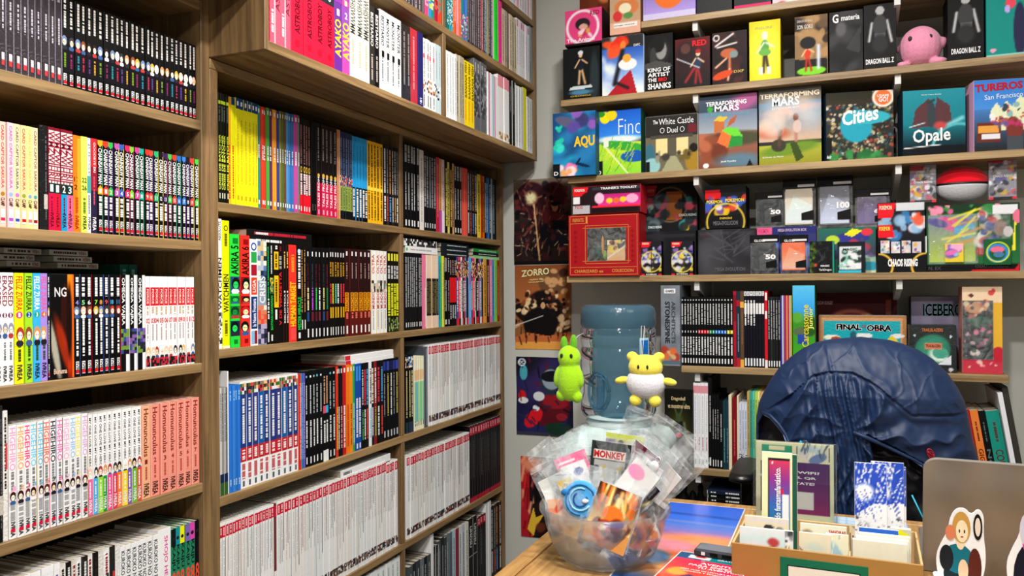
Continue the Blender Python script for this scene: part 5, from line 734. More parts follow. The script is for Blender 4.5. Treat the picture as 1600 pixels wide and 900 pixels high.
def sleeve(label, px0, px1, pyt, pyb, col, col2, yy, num=None, gloss=None, lean=0):
    x0, x1 = x_at(px0, yy, Z4), x_at(px1, yy, Z4); zb = max(Z4+.0003, ony((px0+px1)/2, pyb, yy)[2]); h = ony((px0+px1)/2, pyt, yy)[2]-zb; w = x1-x0
    r = empty('card_sleeve_pack', (x0, yy, zb), (math.radians(-lean), 0, 0)); tag(r, label, 'card sleeves', 'hanging packs of card sleeves')
    m = MB(); m.rbox((.06*w, .001, .01), (.9*w, .009, h*.76), L(col), .001); A = Art(.8*w, h*.72, col, .002)
    if col2: A.grad(col2, col, 0, .7); A.poly([(0, .1), (.7, 0), (1, .5), (.3, .8)], col2, .5)
    m.grid(A, (.08*w, .0004, .014), (.8*w, 0, 0), (0, 0, h*.72)); m.build('sleeves', 'print', r)
    t = MB(); t.rbox((0, 0, h*.8), (w, .006, h), L('0c0c0e'), .001); t.poly([(.45*w, -.0004, h*.84), (.95*w, -.0004, h*.84), (.95*w, -.0004, h*.89), (.45*w, -.0004, h*.89)], L('d0d0d0'))
    if gloss: t.text('GLOSS', (.15*w, -.0006, h*.825), (.38*w, 0, 0), (0, 0, h*.06), L('e8e8e8'))
    t.build('header_card', 'print', r)
    f = MB(); f.rbox((.01*w, -.0012, 0), (.99*w, .0105, h*.8), (.9, .9, .9), .002); f.poly([(.56*w, -.0018, h*.16), (.93*w, -.0018, h*.16), (.93*w, -.0018, h*.36), (.56*w, -.0018, h*.3)], L('0c0c0e'), 1)
    if num: f.text(num, (.54*w, -.0018, h*.37), (.36*w, 0, 0), (0, 0, h*.13), L('f0f0f0'), 1, bold=.05)
    f.build('bag', ['thinfilm', 'print'], r); return r
ZB_ = 356
sleeve('charcoal sleeve pack standing above the pink-cornered box', 1181, 1225, 300, ZB_, '2e2f31', None, 2.60, '50')
sleeve('cream sleeve pack, left of the two tallest packs', 1224, 1276, 280, ZB_, 'd0c4b0', 'd8ecf0', 2.60)
sleeve('pale grey sleeve pack, right of the two tallest packs', 1278, 1334, 275, ZB_, '7a7a84', 'c8d0e8', 2.605, '100')
sleeve('violet grey sleeve pack beside the pale grey one', 1336, 1392, 295, ZB_, '5a5064', '7a6a98', 2.60, '60')
CB('long box with pink corner behind the gloss sleeve packs', 'card box', 1183, 1276, 354.5, Z4, .06, lambda A: A.rect(.0, .85, .26, 1, 'd8608a').grad('2a3a8a', '3a3a6a', 0, .85).blobs(14, ['5a6ac0', '8a9ae0', '20204a'], .14, (.2, .1, 1, .8), 4), '2a2a5a', [('POKEMON', .03, .88, .2, .97, 'c83a6a'), ('MEGA EVOLUTION BOX', .36, .9, .84, .96, 'c8b0c0')], base='2a3070', y=2.592)
CB('green and blue card box behind the black booster pack', 'card box', 1279, 1369, 356, Z4, .06, lambda A: A.grad('4a4a6a', '2a6a5a', .3, 1).grad('c8d8b0', '8ab0a0', 0, .4, .6, 1).ell(.6, .78, .3, .12, '3a3a8a').poly([(.45, .86), (.6, .98), (.78, .94), (.6, .8)], 'e8d82a').ell(.25, .74, .12, .1, 'b8d040').ell(.85, .9, .1, .08, 'd83a4a').blobs(12, ['4a4a5a', '6a5a80', 'b83a4a'], .1, (.6, .3, 1, .8), 7).ell(.9, .15, .16, .1, '3a9ab0'), '2a5a4a', base='3a7a68', y=2.588)
sleeve('charcoal gloss sleeve pack with large number 50', 1172, 1217, 367, 429, '3a3d3e', None, 2.532, '50', True)
sleeve('orange gloss sleeve pack beside the charcoal one', 1219, 1263, 367, 429, 'e86a3a', 'f0b098', 2.532, None, True)
def pk(*a, **k): return fbox('card_pack', *a, **k)
CB('black fantasy card box with foliage edge', 'card box', 1265, 1304, 377, Z4, .03, lambda A: A.blobs(22, ['5a7a2a', 'd89a2a', '3a5a20', 'c84a3a', '1a1a14'], .08, (0, 0, .26, 1), 3).strokes(20, ['3a3c40', '2a2c30'], .3, .03, (.3, .3, 1, .95), 4).rect(.93, 0, 1, 1, '2a8a78'), '0e0f10', [('MAGIC', .45, .2, .8, .26, 'e0e0e0', .025), ('TarkDragon', .38, .06, .88, .14, 'd8d8d8')], base='141516', y=2.535)
pk('dark blister pack with white card art and cyan base', 'card pack', 1309, 1352, 378, Z4, .015, lambda A: A.rect(.08, .1, .84, .85, 'c8d0d0').blobs(26, ['3a4a48', '8ac0b0', 'e8f0f0', '202a2a'], .1, (.12, .22, .8, .72), 5).rect(.02, 0, .86, .08, '3ab0c8'), '141620', [('MAGIC', .2, .72, .72, .8, '20242a', .028), ('Lorwyn', .2, .2, .66, .3, 'f4f8f8', .025), ('ECLIPSED', .16, .11, .7, .19, 'e8f0f0', .025)], base='1c1e28', y=2.533)
# display tray
def disp_extra(o, w, h):
    t = MB(); t.rbox((-.001, -.03, 0), (w+.001, .0, .27*h), L('0e0e12'), .001)
    A = Art(w, .27*h, '101014', .002); A.ring(1.0, .3, .3, .03, 'd8b040'); A.ring(0, .3, .3, .03, 'd8b040'); t.grid(A, (0, -.0304, 0), (w, 0, 0), (0, 0, .27*h))
    t.text('CHAOS RISING', (.2*w, -.031, .08*h), (.62*w, 0, 0), (0, 0, .11*h), L('e8f4fa'), bold=.05); t.box((-.001, -.03, .27*h), (.001, 0, .5*h), L('0e0e12')); t.box((w-.001, -.03, .27*h), (w+.001, 0, .5*h), L('e0e0e0')); t.build('tray', 'print', o)
o = CB('open black display box with red corner, full of booster packs', 'card box', 1372, 1446, 316, Z4, .05, lambda A: A.blobs(40, ['e85a3a', '3a7ab0', 'e8e0e8', '2a2a34', 'd86a9a', '8ab0d0'], .1, (0, .5, 1, .85), 5).poly([(0, .78), (0, 1), (.4, 1), (.3, .78)], 'd81a2a').poly([(0, .5), (0, .68), (.3, .68), (.36, .5)], 'd81a2a').rect(.4, .88, .98, .99, 'c8ccd0').rect(0, 0, 1, .45, '141418'), '101014', [('POKEMON', .04, .9, .3, .96, 'f0e0c0'), ('POKEMON', .03, .6, .26, .66, 'f0d050', .025)], base='1c1c24', y=2.565, extra=disp_extra)
for j in range(4):
    a = 1376+j*16.5
    pk(f'{ORD[j]} booster pack from the left inside the open display box', 'card pack', a, a+14.5, 376+(j % 2)*1.5, Z4+.001, .012, lambda A, j=j: A.blobs(20, ['e8e0e8', 'd8a050', 'b85a8a', '3a8a9a', '3a3a6a', 'e8d8b0'], .2, (0, .3, 1, 1), 5+j), '8a8a98', base='c8c0c8', y=2.542, group='booster packs in the display box')
def col_extra(o, w, h):
    wn = MB(); wn.rbox((.02*w, -.003, .12*h), (.56*w, -.0022, .86*h), (.7, .7, .7), .0005); wn.rbox((.57*w, -.003, .25*h), (.9*w, -.0022, .86*h), (.7, .7, .7), .0005); wn.build('window_pane', 'thinfilm', o)
    c = MB(); A = Art(.2*w, .26*h, 'd8c03a', .0022); A.blobs(14, ['e070a8', 'f0a8c8', '8ac0d8', '6a5ab0'], .25, (.1, .4, .9, .9), 3); c.rbox((.2*w, -.0075, .14*h), (.4*w, -.0045, .42*h), L('d8c03a'), .0005); c.grid(A, (.2*w, -.0079, .15*h), (.2*w, 0, 0), (0, 0, .26*h)); c.build('promo_card', 'print', o)
    d = MB(); A = Art(.28*w, .36*h, '1f5a34', .0022); A.ring(.5, .45, .36, .06, '3a8ad8'); A.ring(.52, .5, .42, .03, 'd8e03a'); A.ell(.5, .6, .26, .13, 'e06a8a'); A.ell(.55, .4, .2, .12, '4a78a0'); d.rbox((.62*w, -.0075, .09*h), (.9*w, -.0045, .47*h), L('1f5a34'), .0005); d.grid(A, (.62*w, -.0079, .1*h), (.28*w, 0, 0), (0, 0, .36*h)); d.build('coin_card', 'print', o)
CB('very wide green collection box with pink card art', 'card box', 1448, 1594, 319, Z4, .06, lambda A: A.grad('2a6a3a', '1f4a2a', .12, 1).rect(0, .88, 1, 1, '1a3a22').blobs(16, ['d8608a', '3a8a4a', 'e890a8'], .05, (0, .88, .8, 1), 4).rect(.02, .12, .54, .86, '6a8a6a').grad('b8c83a', '6a7a9a', .14, .84, .03, .53).ell(.3, .7, .2, .1, 'd84a8a', -.4).ell(.42, .62, .12, .13, '4aa0c8').ell(.12, .74, .12, .06, '4a3a8a', -.3).strokes(12, ['e8d83a', '8a3a8a', 'd88a3a'], .3, .02, (.04, .4, .4, .8), 6, .6).blobs(30, ['c8a878', 'b83a3a', '3a4a8a', 'e0d8d0', '203a2a'], .05, (.57, .3, .76, .86), 5).ell(.8, .64, .07, .12, '8a6a5a').ell(.88, .58, .05, .08, 'c8c0c0').poly([(.92, .3), (.96, .3), (.96, .66), (.99, .74), (.95, .74)], 'e8d83a').rect(0, 0, 1, .1, '0e0f10').poly([(.48, 0), (.5, .028), (.95, .028), (1, .12), (1, 0)], 'c81a28').rect(.72, .84, .98, .97, 'd8d8dc').ell(.98, .8, .05, .1, 'd8708a'), '16281a', [('N. EX', .02, .03, .16, .08, '4a4a4a'), ('00000000', .53, .055, .88, .1, '5a5a5a', -.02)], base='24502e', y=2.548, extra=col_extra)
zt4 = ony(1500, 316, 2.56)[2]
for lab, a, b, t, s in (('silver foil pack standing left of the round plush', 1422, 1463, 258, 3), ('silver foil pack standing right of the round plush', 1545, 1589, 245, 8)):
    pk(lab, 'card pack', a, b, t, zt4+.0035, .02, lambda A, s=s: A.blobs(60, ['b8b8c0', '6a6a72', 'd8d8e0', '3a3a40', 'c8a030', '5a5a8a', 'b05a68'], .1, (0, .1, 1, .9), s).poly([(0, .86), (0, 1), (.6, 1), (.5, .86)], 'a82a34').rect(0, 0, 1, .07, '2a2a2e').rect(0, 0, .16, .06, 'd8304a').rect(.84, 0, 1, .06, 'd8304a'), '8a8a90', [('CHAOS RISING', .15, .52, .85, .58, 'e8e8ec')], base='8a8a92', y=2.572, mat='wrapped')
# ------------------------------------------------------------------ lower wall shelves
YS = 2.53
STY_ = STY
S('num', 'black comic with numbered spine', lambda i, n: dict(base='0e0f11', e=[('o', .955, .22, 'e8e8e8'), ('l', .6, .9, 'c8c8c8', (.3, .68)), ('b', .47, .52, cyc(['0e0f11']*6+['d82a3a']*4+['1aa068']*2+['2a7ad0']*4+['d8c82a']*2, i), (.1, .9)), ('b', .48, .51, 'f0f0f0', (.38, .62)), ('l', .16, .42, 'e0e0e0', (.28, .72)), ('b', .04, .11, 'e8e8e8', (.3, .7))]))
S('crimt', 'crimson comic', lambda i, n: dict(base='a01c30', e=[('b', .6, .95, '7a1424'), ('b', 0, .14, '8a2030')])); S('navyt', 'navy and red comic', lambda i, n: dict(base='22303e', e=[('b', .8, .88, '9a2030'), ('l', .2, .7, '8a98a8', (.4, .6)), ('b', 0, .12, 'a82838')])); S('brownt', 'brown comic with gold foot', lambda i, n: dict(base='5a4432', e=[('b', .78, .86, 'd8a040'), ('b', 0, .1, 'd8a040'), ('l', .3, .75, '8a6a4a', (.4, .6))]))
S('whead', 'navy comic with white top label', lambda i, n: dict(base='14141e', e=[('b', .94, .995, 'e8e8ec', (.08, .92)), ('l', .95, .985, '5a5a5a', (.3, .7)), ('l', .55, .88, 'e0e0e8' if i < 4 else '14141e', (.3, .75)), ('b', .7, .84, 'e0e0e8', (.15, .9)), ('b', .02, .12, 'd8dce8', (.25, .8))]))
S('redwt', 'red comic with white patches', lambda i, n: dict(base='c81c2c', e=[('b', .88, .98, 'f0dcdc', (.2, .8)), ('b', .64, .74, 'f0dcdc', (.2, .8)), ('b', 0, .1, 'f0dcdc', (.1, .9))]))
S('dks', 'charcoal comic with pale text', lambda i, n: dict(base=cyc(['1a1a1c', '2a2c2c', '1c221e', '222020', '121414'], i), e=[('l', .4, .95, 'a8a8a8', (.3, .65)), ('b', .02, .1, 'e0e0e0', (.3, .75))]))
S('thinstripe', 'thin violet or red comic', lambda i, n: dict(base=cyc(['3a3a8a', 'c8c8d8', '8a4a8a', 'b83040', 'd89a6a', 'c82838', 'c8a8c0', 'b8c83a'], i), e=[]))
H1 = 'wall shelf behind the jacket'
place_row(H1, YS, Z5, [(1064.5, 1146, 18, 'num', 464), (1146, 1151, 1, 'crimt', 455), (1151, 1157, 1, 'navyt', 455), (1157, 1163, 1, 'brownt', 455), (1163, 1195, 7, 'whead', 455), (1195, 1200, 1, 'redwt', 455), (1200, 1220, 5, 'dks', 464), (1220, 1238, 8, 'thinstripe', 462)], 'X', depth=.17)
GB('grey stone-textured board game box standing on its end', 'board game', 1033, 1063, 446, Z5, .2, lambda A: A.blobs(30, ['7a8088', '8a9098', '6a7078'], .3, (0, .2, 1, 1), 4, .6, .9).rect(.18, .9, .78, .96, 'e0e0e4').blobs(14, ['d86a3a', '6a8a4a', 'c8b080', 'a83a2a'], .2, (.0, .03, .8, .2), 5).rect(0, .02, 1, .06, '5a6a78'), '6a7078', [], base='7c828a', y=2.5)
_st = [o for o in bpy.data.objects if o.get('label', '').startswith('grey stone')][0]
m = MB(); hh = ony(1048, 446, 2.5)[2]-Z5; ww = x_at(1063, 2.5, Z5)-x_at(1033, 2.5, Z5)
m.text('STONESPINE', (.22*ww, -.001, .8*hh), (0, 0, -.52*hh), (.26*ww, 0, 0), L('24282e'), bold=.03); m.text('ARCHITECTS', (.56*ww, -.001, .8*hh), (0, 0, -.52*hh), (.2*ww, 0, 0), L('3a4048')); m.text('GAMES', (.25*ww, -.001, .915*hh), (.45*ww, 0, 0), (0, 0, .03*hh), L('3a3a3a')); m.build('title_lettering', 'print', _st)
def cj(o, w, h):
    t = MB(); t.text('Carcassonne', (.72*w, -.001, .27*h), (0, 0, .5*h), (-.3*w, 0, 0), L('f0c83a'), bold=.01); t.text('Junior', (.96*w, -.001, .48*h), (0, 0, .26*h), (-.26*w, 0, 0), L('f0e06a')); t.build('title_lettering', 'print', o)
GB('blue and green board game box with vertical yellow title', 'board game', 1239, 1274, 446, Z5, .2, lambda A: A.grad('4a8a2a', '3a9ad8', .55, .7).grad('3a9ad8', '5ab8e8', .7, 1).grad('4aa82a', '3a8a2a', 0, .55).ell(.5, .45, .5, .06, '5a6a4a').rect(.2, .3, .65, .42, '2a4a9a').ell(.2, .62, .25, .06, '5aa03a').ell(.8, .52, .3, .12, '2a5a20'), '3a7a3a', y=2.5, base='4a9a3a', extra=cj)
GB('dark red board game with a smiling loaf, behind the others', 'board game', 1275, 1402, 458, Z5, .07, lambda A: A.rect(0, .0, 1, .6, '4a1014').ell(.45, .42, .4, .36, 'b8685a').ell(.45, .4, .34, .32, '7a2020').ell(.3, .52, .12, .2, 'd8862a').ell(.63, .58, .13, .14, 'e0a04a', .3).ell(.62, .48, .1, .1, 'e8d0a0').ell(.65, .66, .05, .05, 'f0e8d8').rect(.87, .55, .93, .9, '8a4a3a'), '3a0c10', [('CHOW HUNGRY', .02, .84, .22, .89, 'd0b0b0')], base='4a1216', y=2.70)
GB('turquoise builders board game wrapped in clear film', 'board game', 1280, 1417, 493, Z5, .07, lambda A: A.rect(0, 0, 1, 1, 'a8784a').rect(.02, .0, .96, .95, 'c8946a').rect(.05, 0, .93, .9, '1aa0aa').ell(.52, .62, .1, .05, 'e8f0e8').ell(.9, .62, .08, .04, 'e8f0e8').ell(.15, .58, .1, .05, 'e8e0d0').ell(.2, .55, .06, .05, 'a84a2a').poly([(.74, .3), (.76, .5), (.84, .64), (.92, .5), (.94, .3)], 'd8c040').rect(.8, .3, .88, .48, '7a2a2a').ell(.4, .62, .04, .08, '2a5a6a'), 'b8b8b8', [('FINAL', .2, .72, .5, .84, 'f4ece4', .09), ('OBRA', .55, .7, .84, .83, 'f4ece4', .09), ('FINAL', .205, .725, .495, .835, 'a01c2c', .04), ('DE', .505, .77, .545, .82, 'a01c2c', .03), ('OBRA', .555, .705, .835, .825, 'a01c2c', .04)], base='1aa0aa', y=2.60, mat='wrapped')
GB('pale violet board game box with faceted title', 'board game', 1424, 1503, 463, Z5, .08, lambda A: A.poly([(0, 0), (0, .4), (.3, .55), (.6, .4), (1, .6), (1, 0)], '7a7090').poly([(.25, .3), (.4, .5), (.42, .3)], '3a2a5a').poly([(0, .3), (.1, .4), (.14, .3)], '3a2a5a').blobs(8, ['a8a0b8', '9a90b0'], .2, (0, .6, 1, 1), 2, .6, .9), '4a4658', [('ICEBERG', .24, .72, 1.0, .9, '9ac0cc', .08), ('ICEBERG', .245, .725, .995, .895, '3a4a58', .015)], base='8c86a0', y=2.68)
GB('dark board game with round green picture in a clear bag', 'board game', 1421, 1495, 508, Z5, .08, lambda A: A.ell(.5, .48, .38, .32, '2a6a58').ell(.48, .55, .3, .2, '3a8a70', .3, .8).ell(.62, .36, .2, .14, 'd8e8d8', -.4, .6).ell(.66, .41, .17, .12, '4a9a84').rect(.32, .5, .7, .62, 'c87a5a').poly([(.62, .17), (.88, .17), (.88, .36)], 'd0d4e0').rect(.45, 0, .68, .12, 'd8682a').rect(.68, 0, 1, .1, '2a2c2e').ell(.58, .05, .05, .03, '2a1a10').ell(.88, .06, .05, .04, 'c0c0c8').ell(.12, .78, .025, .02, 'c8d8d8').ell(.88, .76, .025, .03, 'c8d8d8'), '1a1e20', [('TRAILBLAZERS', .27, .86, .72, .93, 'b86a3a', .03), ('TRAILBLAZERS', .35, .53, .67, .59, '5a2018')], base='262c2c', y=2.545, mat='wrapped')
def flor(o, w, h):
    p = MB(); p.rbox((.0, -.0035, .16*h), (.78*w, -.0026, .84*h), (.7, .7, .7), .0008); p.build('window_pane', 'thinfilm', o)
GB('tall peach and red floral box with a dark window', 'board game', 1504, 1567, 448, Z5, .08, lambda A: A.rect(.76, .25, 1, .82, 'd8a83a').rect(.0, .0, 1, .2, 'b83a4a').ell(.9, .22, .18, .09, 'b82a3a').poly([(.0, .16), (.0, .84), (.76, .84), (.76, .16)], '152420').ell(.35, .76, .3, .07, 'c8946a').blobs(16, ['c85a4a', 'd8a888', '3a2a34', 'e8c8a8'], .07, (.05, .65, .7, .82), 4).ell(.45, .6, .3, .06, '3a5a48').blobs(26, ['e07a98', 'd8a8b8', 'f0d8d0', '8a4a6a', '2a4a40', '1a3a34'], .06, (.05, .2, .7, .58), 6).ell(.72, .93, .08, .03, 'c84a4a').ell(.78, .95, .05, .03, 'c84a4a').ell(.22, .9, .07, .02, '5a3a3a').blobs(8, ['e88a9a', 'f0b8b0'], .05, (.05, .05, .95, .15), 3), 'c88a78', base='ecc4a4', y=2.55, extra=flor)
H2 = 'low wall shelf behind the chair'
S('w4', 'white comic with pink top', lambda i, n: dict(base='dcdce2', e=[('b', .88, .97, 'd08a94'), ('l', .4, .85, 'a0a0b0', (.42, .58)), ('l', .2, .36, 'b08088', (.35, .65)), ('b', .04, .1, 'a8b0b8', (.3, .7))]), name='paperback_comic')
S('bk', 'black art book with pale letters', lambda i, n: dict(base='0f1012', e=[('l', .4, .8, 'b0b0b0', (.4, .65)), ('b', .03, .12, 'd8d8d8', (.35, .7))]))
S('tlb', 'teal hardback', lambda i, n: dict(base='1e3c46', e=[('l', .1, .6, '7aa0a8', (.4, .6))])); S('crm', 'cream hardback', lambda i, n: dict(base='d8ccb0', e=[])); S('drd', 'dark red hardback', lambda i, n: dict(base='7a1820', e=[('l', .2, .7, 'b85a5a', (.4, .6))]))
S('wbl', 'white comic with blue figures', lambda i, n: dict(base='c8ccd8', e=[('l', .3, .9, '6a7a98', (.35, .65)), ('m', .08, .25, ['c8ccd8', '2a3040', 'e8e8f0'])])); S('gry2', 'green or tan paperback', lambda i, n: dict(base=cyc(['b89a5a', '3a9a88', '5ac0a8', 'a8c85a', 'd8dc8a', 'c89a6a', 'd8c0a0'], i), e=[('l', .3, .9, '4a5a3a', (.35, .65))]))
place_row(H2, YS, Z6, [(1084, 1107, 4, 'w4', 599), (1107, 1113, 1, 'bk', 590), (1113, 1124, 3, 'bk', 617), (1124, 1130, 1, 'bk', 626), (1130, 1139, 2, 'tlb', 627), (1139, 1144, 1, 'crm', 618), (1144, 1152, 1, 'drd', 623), (1152, 1155, 1, 'crm', 619), (1155, 1168, 3, 'wbl', 631), (1168, 1196, 7, 'gry2', 613)], 'X', depth=.19)
fbox('comic_book', 'black comic facing out with a green-lit robed warrior', 'comic book', 1039, 1083, 609, Z6, .02, lambda A: A.ell(.5, .35, .5, .35, '3a3a10', 0, .9).ell(.5, .4, .2, .24, '5a5a1a', 0, .9).poly([(.25, .05), (.35, .6), (.65, .6), (.75, .05)], '1a1a16').line((.3, .58), (.18, .3), .05, '5a6a50').line((.7, .58), (.82, .3), .05, '5a6a50').ell(.5, .42, .1, .03, 'c82a3a').line((.35, .78), (.46, .66), .03, '4a5a38').line((.7, .84), (.54, .66), .03, '4a5a38').ell(.5, .64, .08, .06, '3a4a30'), '0c0c0a', [('Dragonball', .25, .85, .74, .91, 'c8b088'), ('vs monstruo ultra', .12, .76, .9, .82, 'c8b088')], base='121208', y=2.50)
# books on the right of the low shelf, leaning
tq = [('crimson hardback leaning at the right end', 'a8202e', 'LORE', 'd88a90', 9), ('orange hardback leaning beside the crimson one', 'd87a3a', 'GIGANTE', '5a2410', 9), ('black hardback leaning beside the teal one', '121416', 'NOIR', '5a6a6a', 7), ('teal hardback with red title leaning at the right', '1f8a7a', 'COUNTY', '5a3030', 15)]
xx = x_at(1537, 2.56, Z6)-.022
for lab, c, t, tc, pw in tq:
    tw = pw*2.6/F_PX*1.05; hgt = .215
    o = book('hardcover_book', tw, hgt, .17, c, [('t', .08, .5, t, tc, 'd', (.2, .8)), ('l', .6, .85, tc, (.4, .6))]); o.location = (xx, 2.55, Z6+.0003+tw*math.sin(math.radians(10))*0); o.rotation_euler = (0, math.radians(-9), -PI/2)
    o.matrix_world = Matrix.Translation((xx, 2.55, Z6+.001)) @ Matrix.Rotation(math.radians(-9), 4, 'Y') @ Matrix.Rotation(-PI/2, 4, 'Z'); tag(o, lab+' of the low shelf' if lab.endswith('end') else lab, 'book', 'leaning hardbacks on the low shelf'); xx += tw/math.cos(math.radians(9))+.0012
o = book('art_book', .012, .27, .22, 'd8d8dc', [], pages=False); o.matrix_world = Matrix.Translation((xx+.001, 2.53, Z6+.001)) @ Matrix.Rotation(math.radians(-9), 4, 'Y') @ Matrix.Rotation(-PI/2, 4, 'Z'); tag(o, 'tall slim white-edged book leaning last at the right of the low shelf', 'book')
o = book('art_book', .014, .285, .22, '3a3834', [], pages=False); o.matrix_world = Matrix.Translation((xx+.0155, 2.54, Z6+.001)) @ Matrix.Rotation(math.radians(-9), 4, 'Y') @ Matrix.Rotation(-PI/2, 4, 'Z'); tag(o, 'dark grey art book leaning behind the slim white-edged book', 'book')
# stack of lying black books on the lowest shelf
z7 = BS['s7']; nb = 7
for i in range(nb):
    a, b = x_at(1106, YS, z7), x_at(1176, YS, z7); t = .0125
    o = book('art_book', t-.0003, b-a, .17, '0d0e10' if i < nb-1 else '1c2438', [('l', .08, .2, 'd8d8d8', (.35, .65)), ('l', .42, .72, 'e0e0e0', (.3, .68)), ('b', .0, .02, 'a0a0a0')], pages=True)
    o.matrix_world = Matrix.Translation((a+RB.uniform(-.003, .003), YS+RB.uniform(-.002, .002), z7+.0004+t*(i+1))) @ Matrix.Rotation(-PI/2, 4, 'Z') @ Matrix.Rotation(-PI/2, 4, 'X')
    tag(o, f'{ordw(nb-i)} black book from the top in the flat pile behind the desk', 'book', 'flat pile of black books')
m = MB(); xa = x_at(1046, 2.6, z7)
for j, (dx, hh, rr) in enumerate(((.0, .07, .016), (.03, .085, .018), (.06, .06, .015), (.085, .09, .013))): m.lathe([(.0005, 0), (rr, 0), (rr*1.05, hh*.4), (rr*.6, hh*.6), (rr*.75, hh*.8), (.001, hh)], (xa+dx+.012, 2.62, z7+.001), L('161514'), 16)
m.rbox((xa-.01, 2.58, z7+.0003), (xa+.12, 2.66, z7+.004), L('161514'), .001); o = m.build('figurine_group', 'print'); tag(o, 'small black figurines on one stand under the low shelf', 'figurine')

# ------------------------------------------------------------------ posters on the back wall
def poster(label, px0, px1, py0, py1, paint, texts=(), base='2a1a18'):
    y = WY-.002; a = ony(px0, py0, y); b = ony(px1, py1, y); w, h = b[0]-a[0], a[2]-b[2]; A = Art(w, h, base, .0026); paint(A); m = MB()
    n0 = len(m.v); m.grid(A, (0, 0, 0), (w, 0, 0), (0, 0, h))
    for i in range(n0, len(m.v)):
        x, _, z = m.v[i]; m.v[i] = (x, -.0015*(1+math.sin(9*z/h+3*x/w))*(abs(x/w-.5)*2)**2-.0003, z)
    m.box((0, .0002, 0), (w, .0008, h), L('c8c4bc'))
    for s, u0, v0, u1, v1, c, sk in texts: m.text(s, (u0*w, -.0036, v0*h), ((u1-u0)*w, 0, sk*h), (0, 0, (v1-v0)*h), L(c), bold=.02)
    o = m.build('poster', 'paper', loc=(a[0], y, b[2])); tag(o, label, 'poster', 'posters on the back wall')
poster('dark red poster with a glowing burst, uppermost on the wall', 803, 893, 282, 412, lambda A: A.grad('1a1014', '8a7a6a', .4, 1).ell(.3, .75, .3, .22, '3a1820').ell(.72, .8, .2, .16, '4a1c24', .5).ell(.3, .78, .1, .07, 'f4dca0', 0, .9).strokes(30, ['6a3a34', '8a5a48', '241418', 'a87a60'], .25, .02, (.1, .3, .9, .95), 4).ell(.7, .55, .2, .12, '5a1c24').ell(.72, .67, .06, .06, 'b8805a').ell(.75, .35, .3, .16, '14121a').strokes(26, ['c8a880', '6a5a50', '1a1418'], .12, .012, (.05, .05, .6, .4), 7).line((.35, .7), (.45, .05), .02, 'd8a878').blobs(70, ['241014', '4a1c20', '0e0a0e', '6a2c28', '1a1420'], .045, (.0, .05, 1, .95), 12, .8).strokes(60, ['c8a880', '8a6a58', '0c0a0c', '5a2024'], .07, .008, (.0, .05, 1, .6), 17).ell(.3, .78, .08, .05, 'f8e4b0', 0, .9).line((.36, .7), (.44, .1), .014, 'd8a878').ell(.72, .66, .05, .045, 'b8805a').ell(.72, .7, .06, .03, '1a1212').rect(0, 0, 1, .04, '100c0e'))
poster('brown western poster with cursive title and masked riders', 805, 893, 415, 547, lambda A: A.grad('a86a3a', '8a4e2c', .5, 1).ell(.68, .8, .26, .16, '6a4a30').blobs(16, ['d0a070', '8a6038', '3a2418'], .06, (.45, .65, .9, .95), 3).ell(.5, .45, .34, .25, '17100f').ell(.2, .42, .25, .1, '1c1210', -.6).blobs(30, ['d8a878', 'f0d0a0', '2a1814', '8a4a2a'], .05, (.05, .45, .95, .68), 5).blobs(70, ['c89868', '3a2018', '1a100e', '8a5030'], .03, (.0, .2, 1, .7), 15).ell(.45, .3, .3, .2, '100c0d').ell(.5, .56, .09, .03, '0c0a0a').ell(.5, .52, .04, .04, 'c89a70').blobs(10, ['e8c8a0', '3a2418'], .05, (.7, .2, .95, .5), 9).rect(0, 0, 1, .14, 'd89a4a').poly([(0, .14), (.2, .2), (.6, .16), (1, .22), (1, .1), (0, .08)], 'b8683a').strokes(18, ['1a1210', '3a2014'], .08, .015, (.02, .05, .95, .2), 6, 1.6).line((0, .28), (.5, .4), .01, 'c8c8c8'), [('ZORRO', .12, .86, .62, .94, 'f4e0a8', .03), ('TIERRA DE', .26, .815, .5, .835, 'e8c888', .01), ('VAQUEROS', .24, .785, .52, .805, 'e8c888', .01)], base='8a5a34')
poster('night blue comic poster with red and white shapes', 807, 896, 557, 684, lambda A: A.grad('1c1c3a', '141424', 0, 1).blobs(10, ['2a2a5a', '20204a', '3a2a5a'], .3, seed=5, soft=.9).ell(.6, .3, .36, .16, '5a1420', .3).ell(.3, .22, .2, .09, 'c81c2a', .8).ell(.7, .45, .24, .1, '8a1c28').ell(.62, .7, .2, .18, '2a3444').ell(.4, .5, .1, .06, 'c8ccd0').ell(.35, .35, .06, .04, 'd8d8dc').ell(.8, .25, .1, .05, '8a2030').ell(.1, .5, .07, .07, 'b82028').ell(.12, .44, .09, .04, 'd0d0d0').ell(.13, .8, .07, .1, '4a9aa8').rect(0, 0, 1, .04, '3a3a4a').ell(.75, .1, .25, .08, '1a3a2a').strokes(40, ['0e0e1c', '2a2a4a', '6a1420', '1c1c30'], .14, .018, (.0, .05, 1, .95), 23).ell(.62, .72, .16, .13, '8a98a4', .2).ell(.62, .76, .18, .07, '14141e', .1).ell(.1, .93, .07, .05, 'c8d0d8').ell(.1, .93, .05, .035, '1a2a4a'), [('DC', .06, .91, .14, .95, 'e8e8e8', 0)], base='181830')

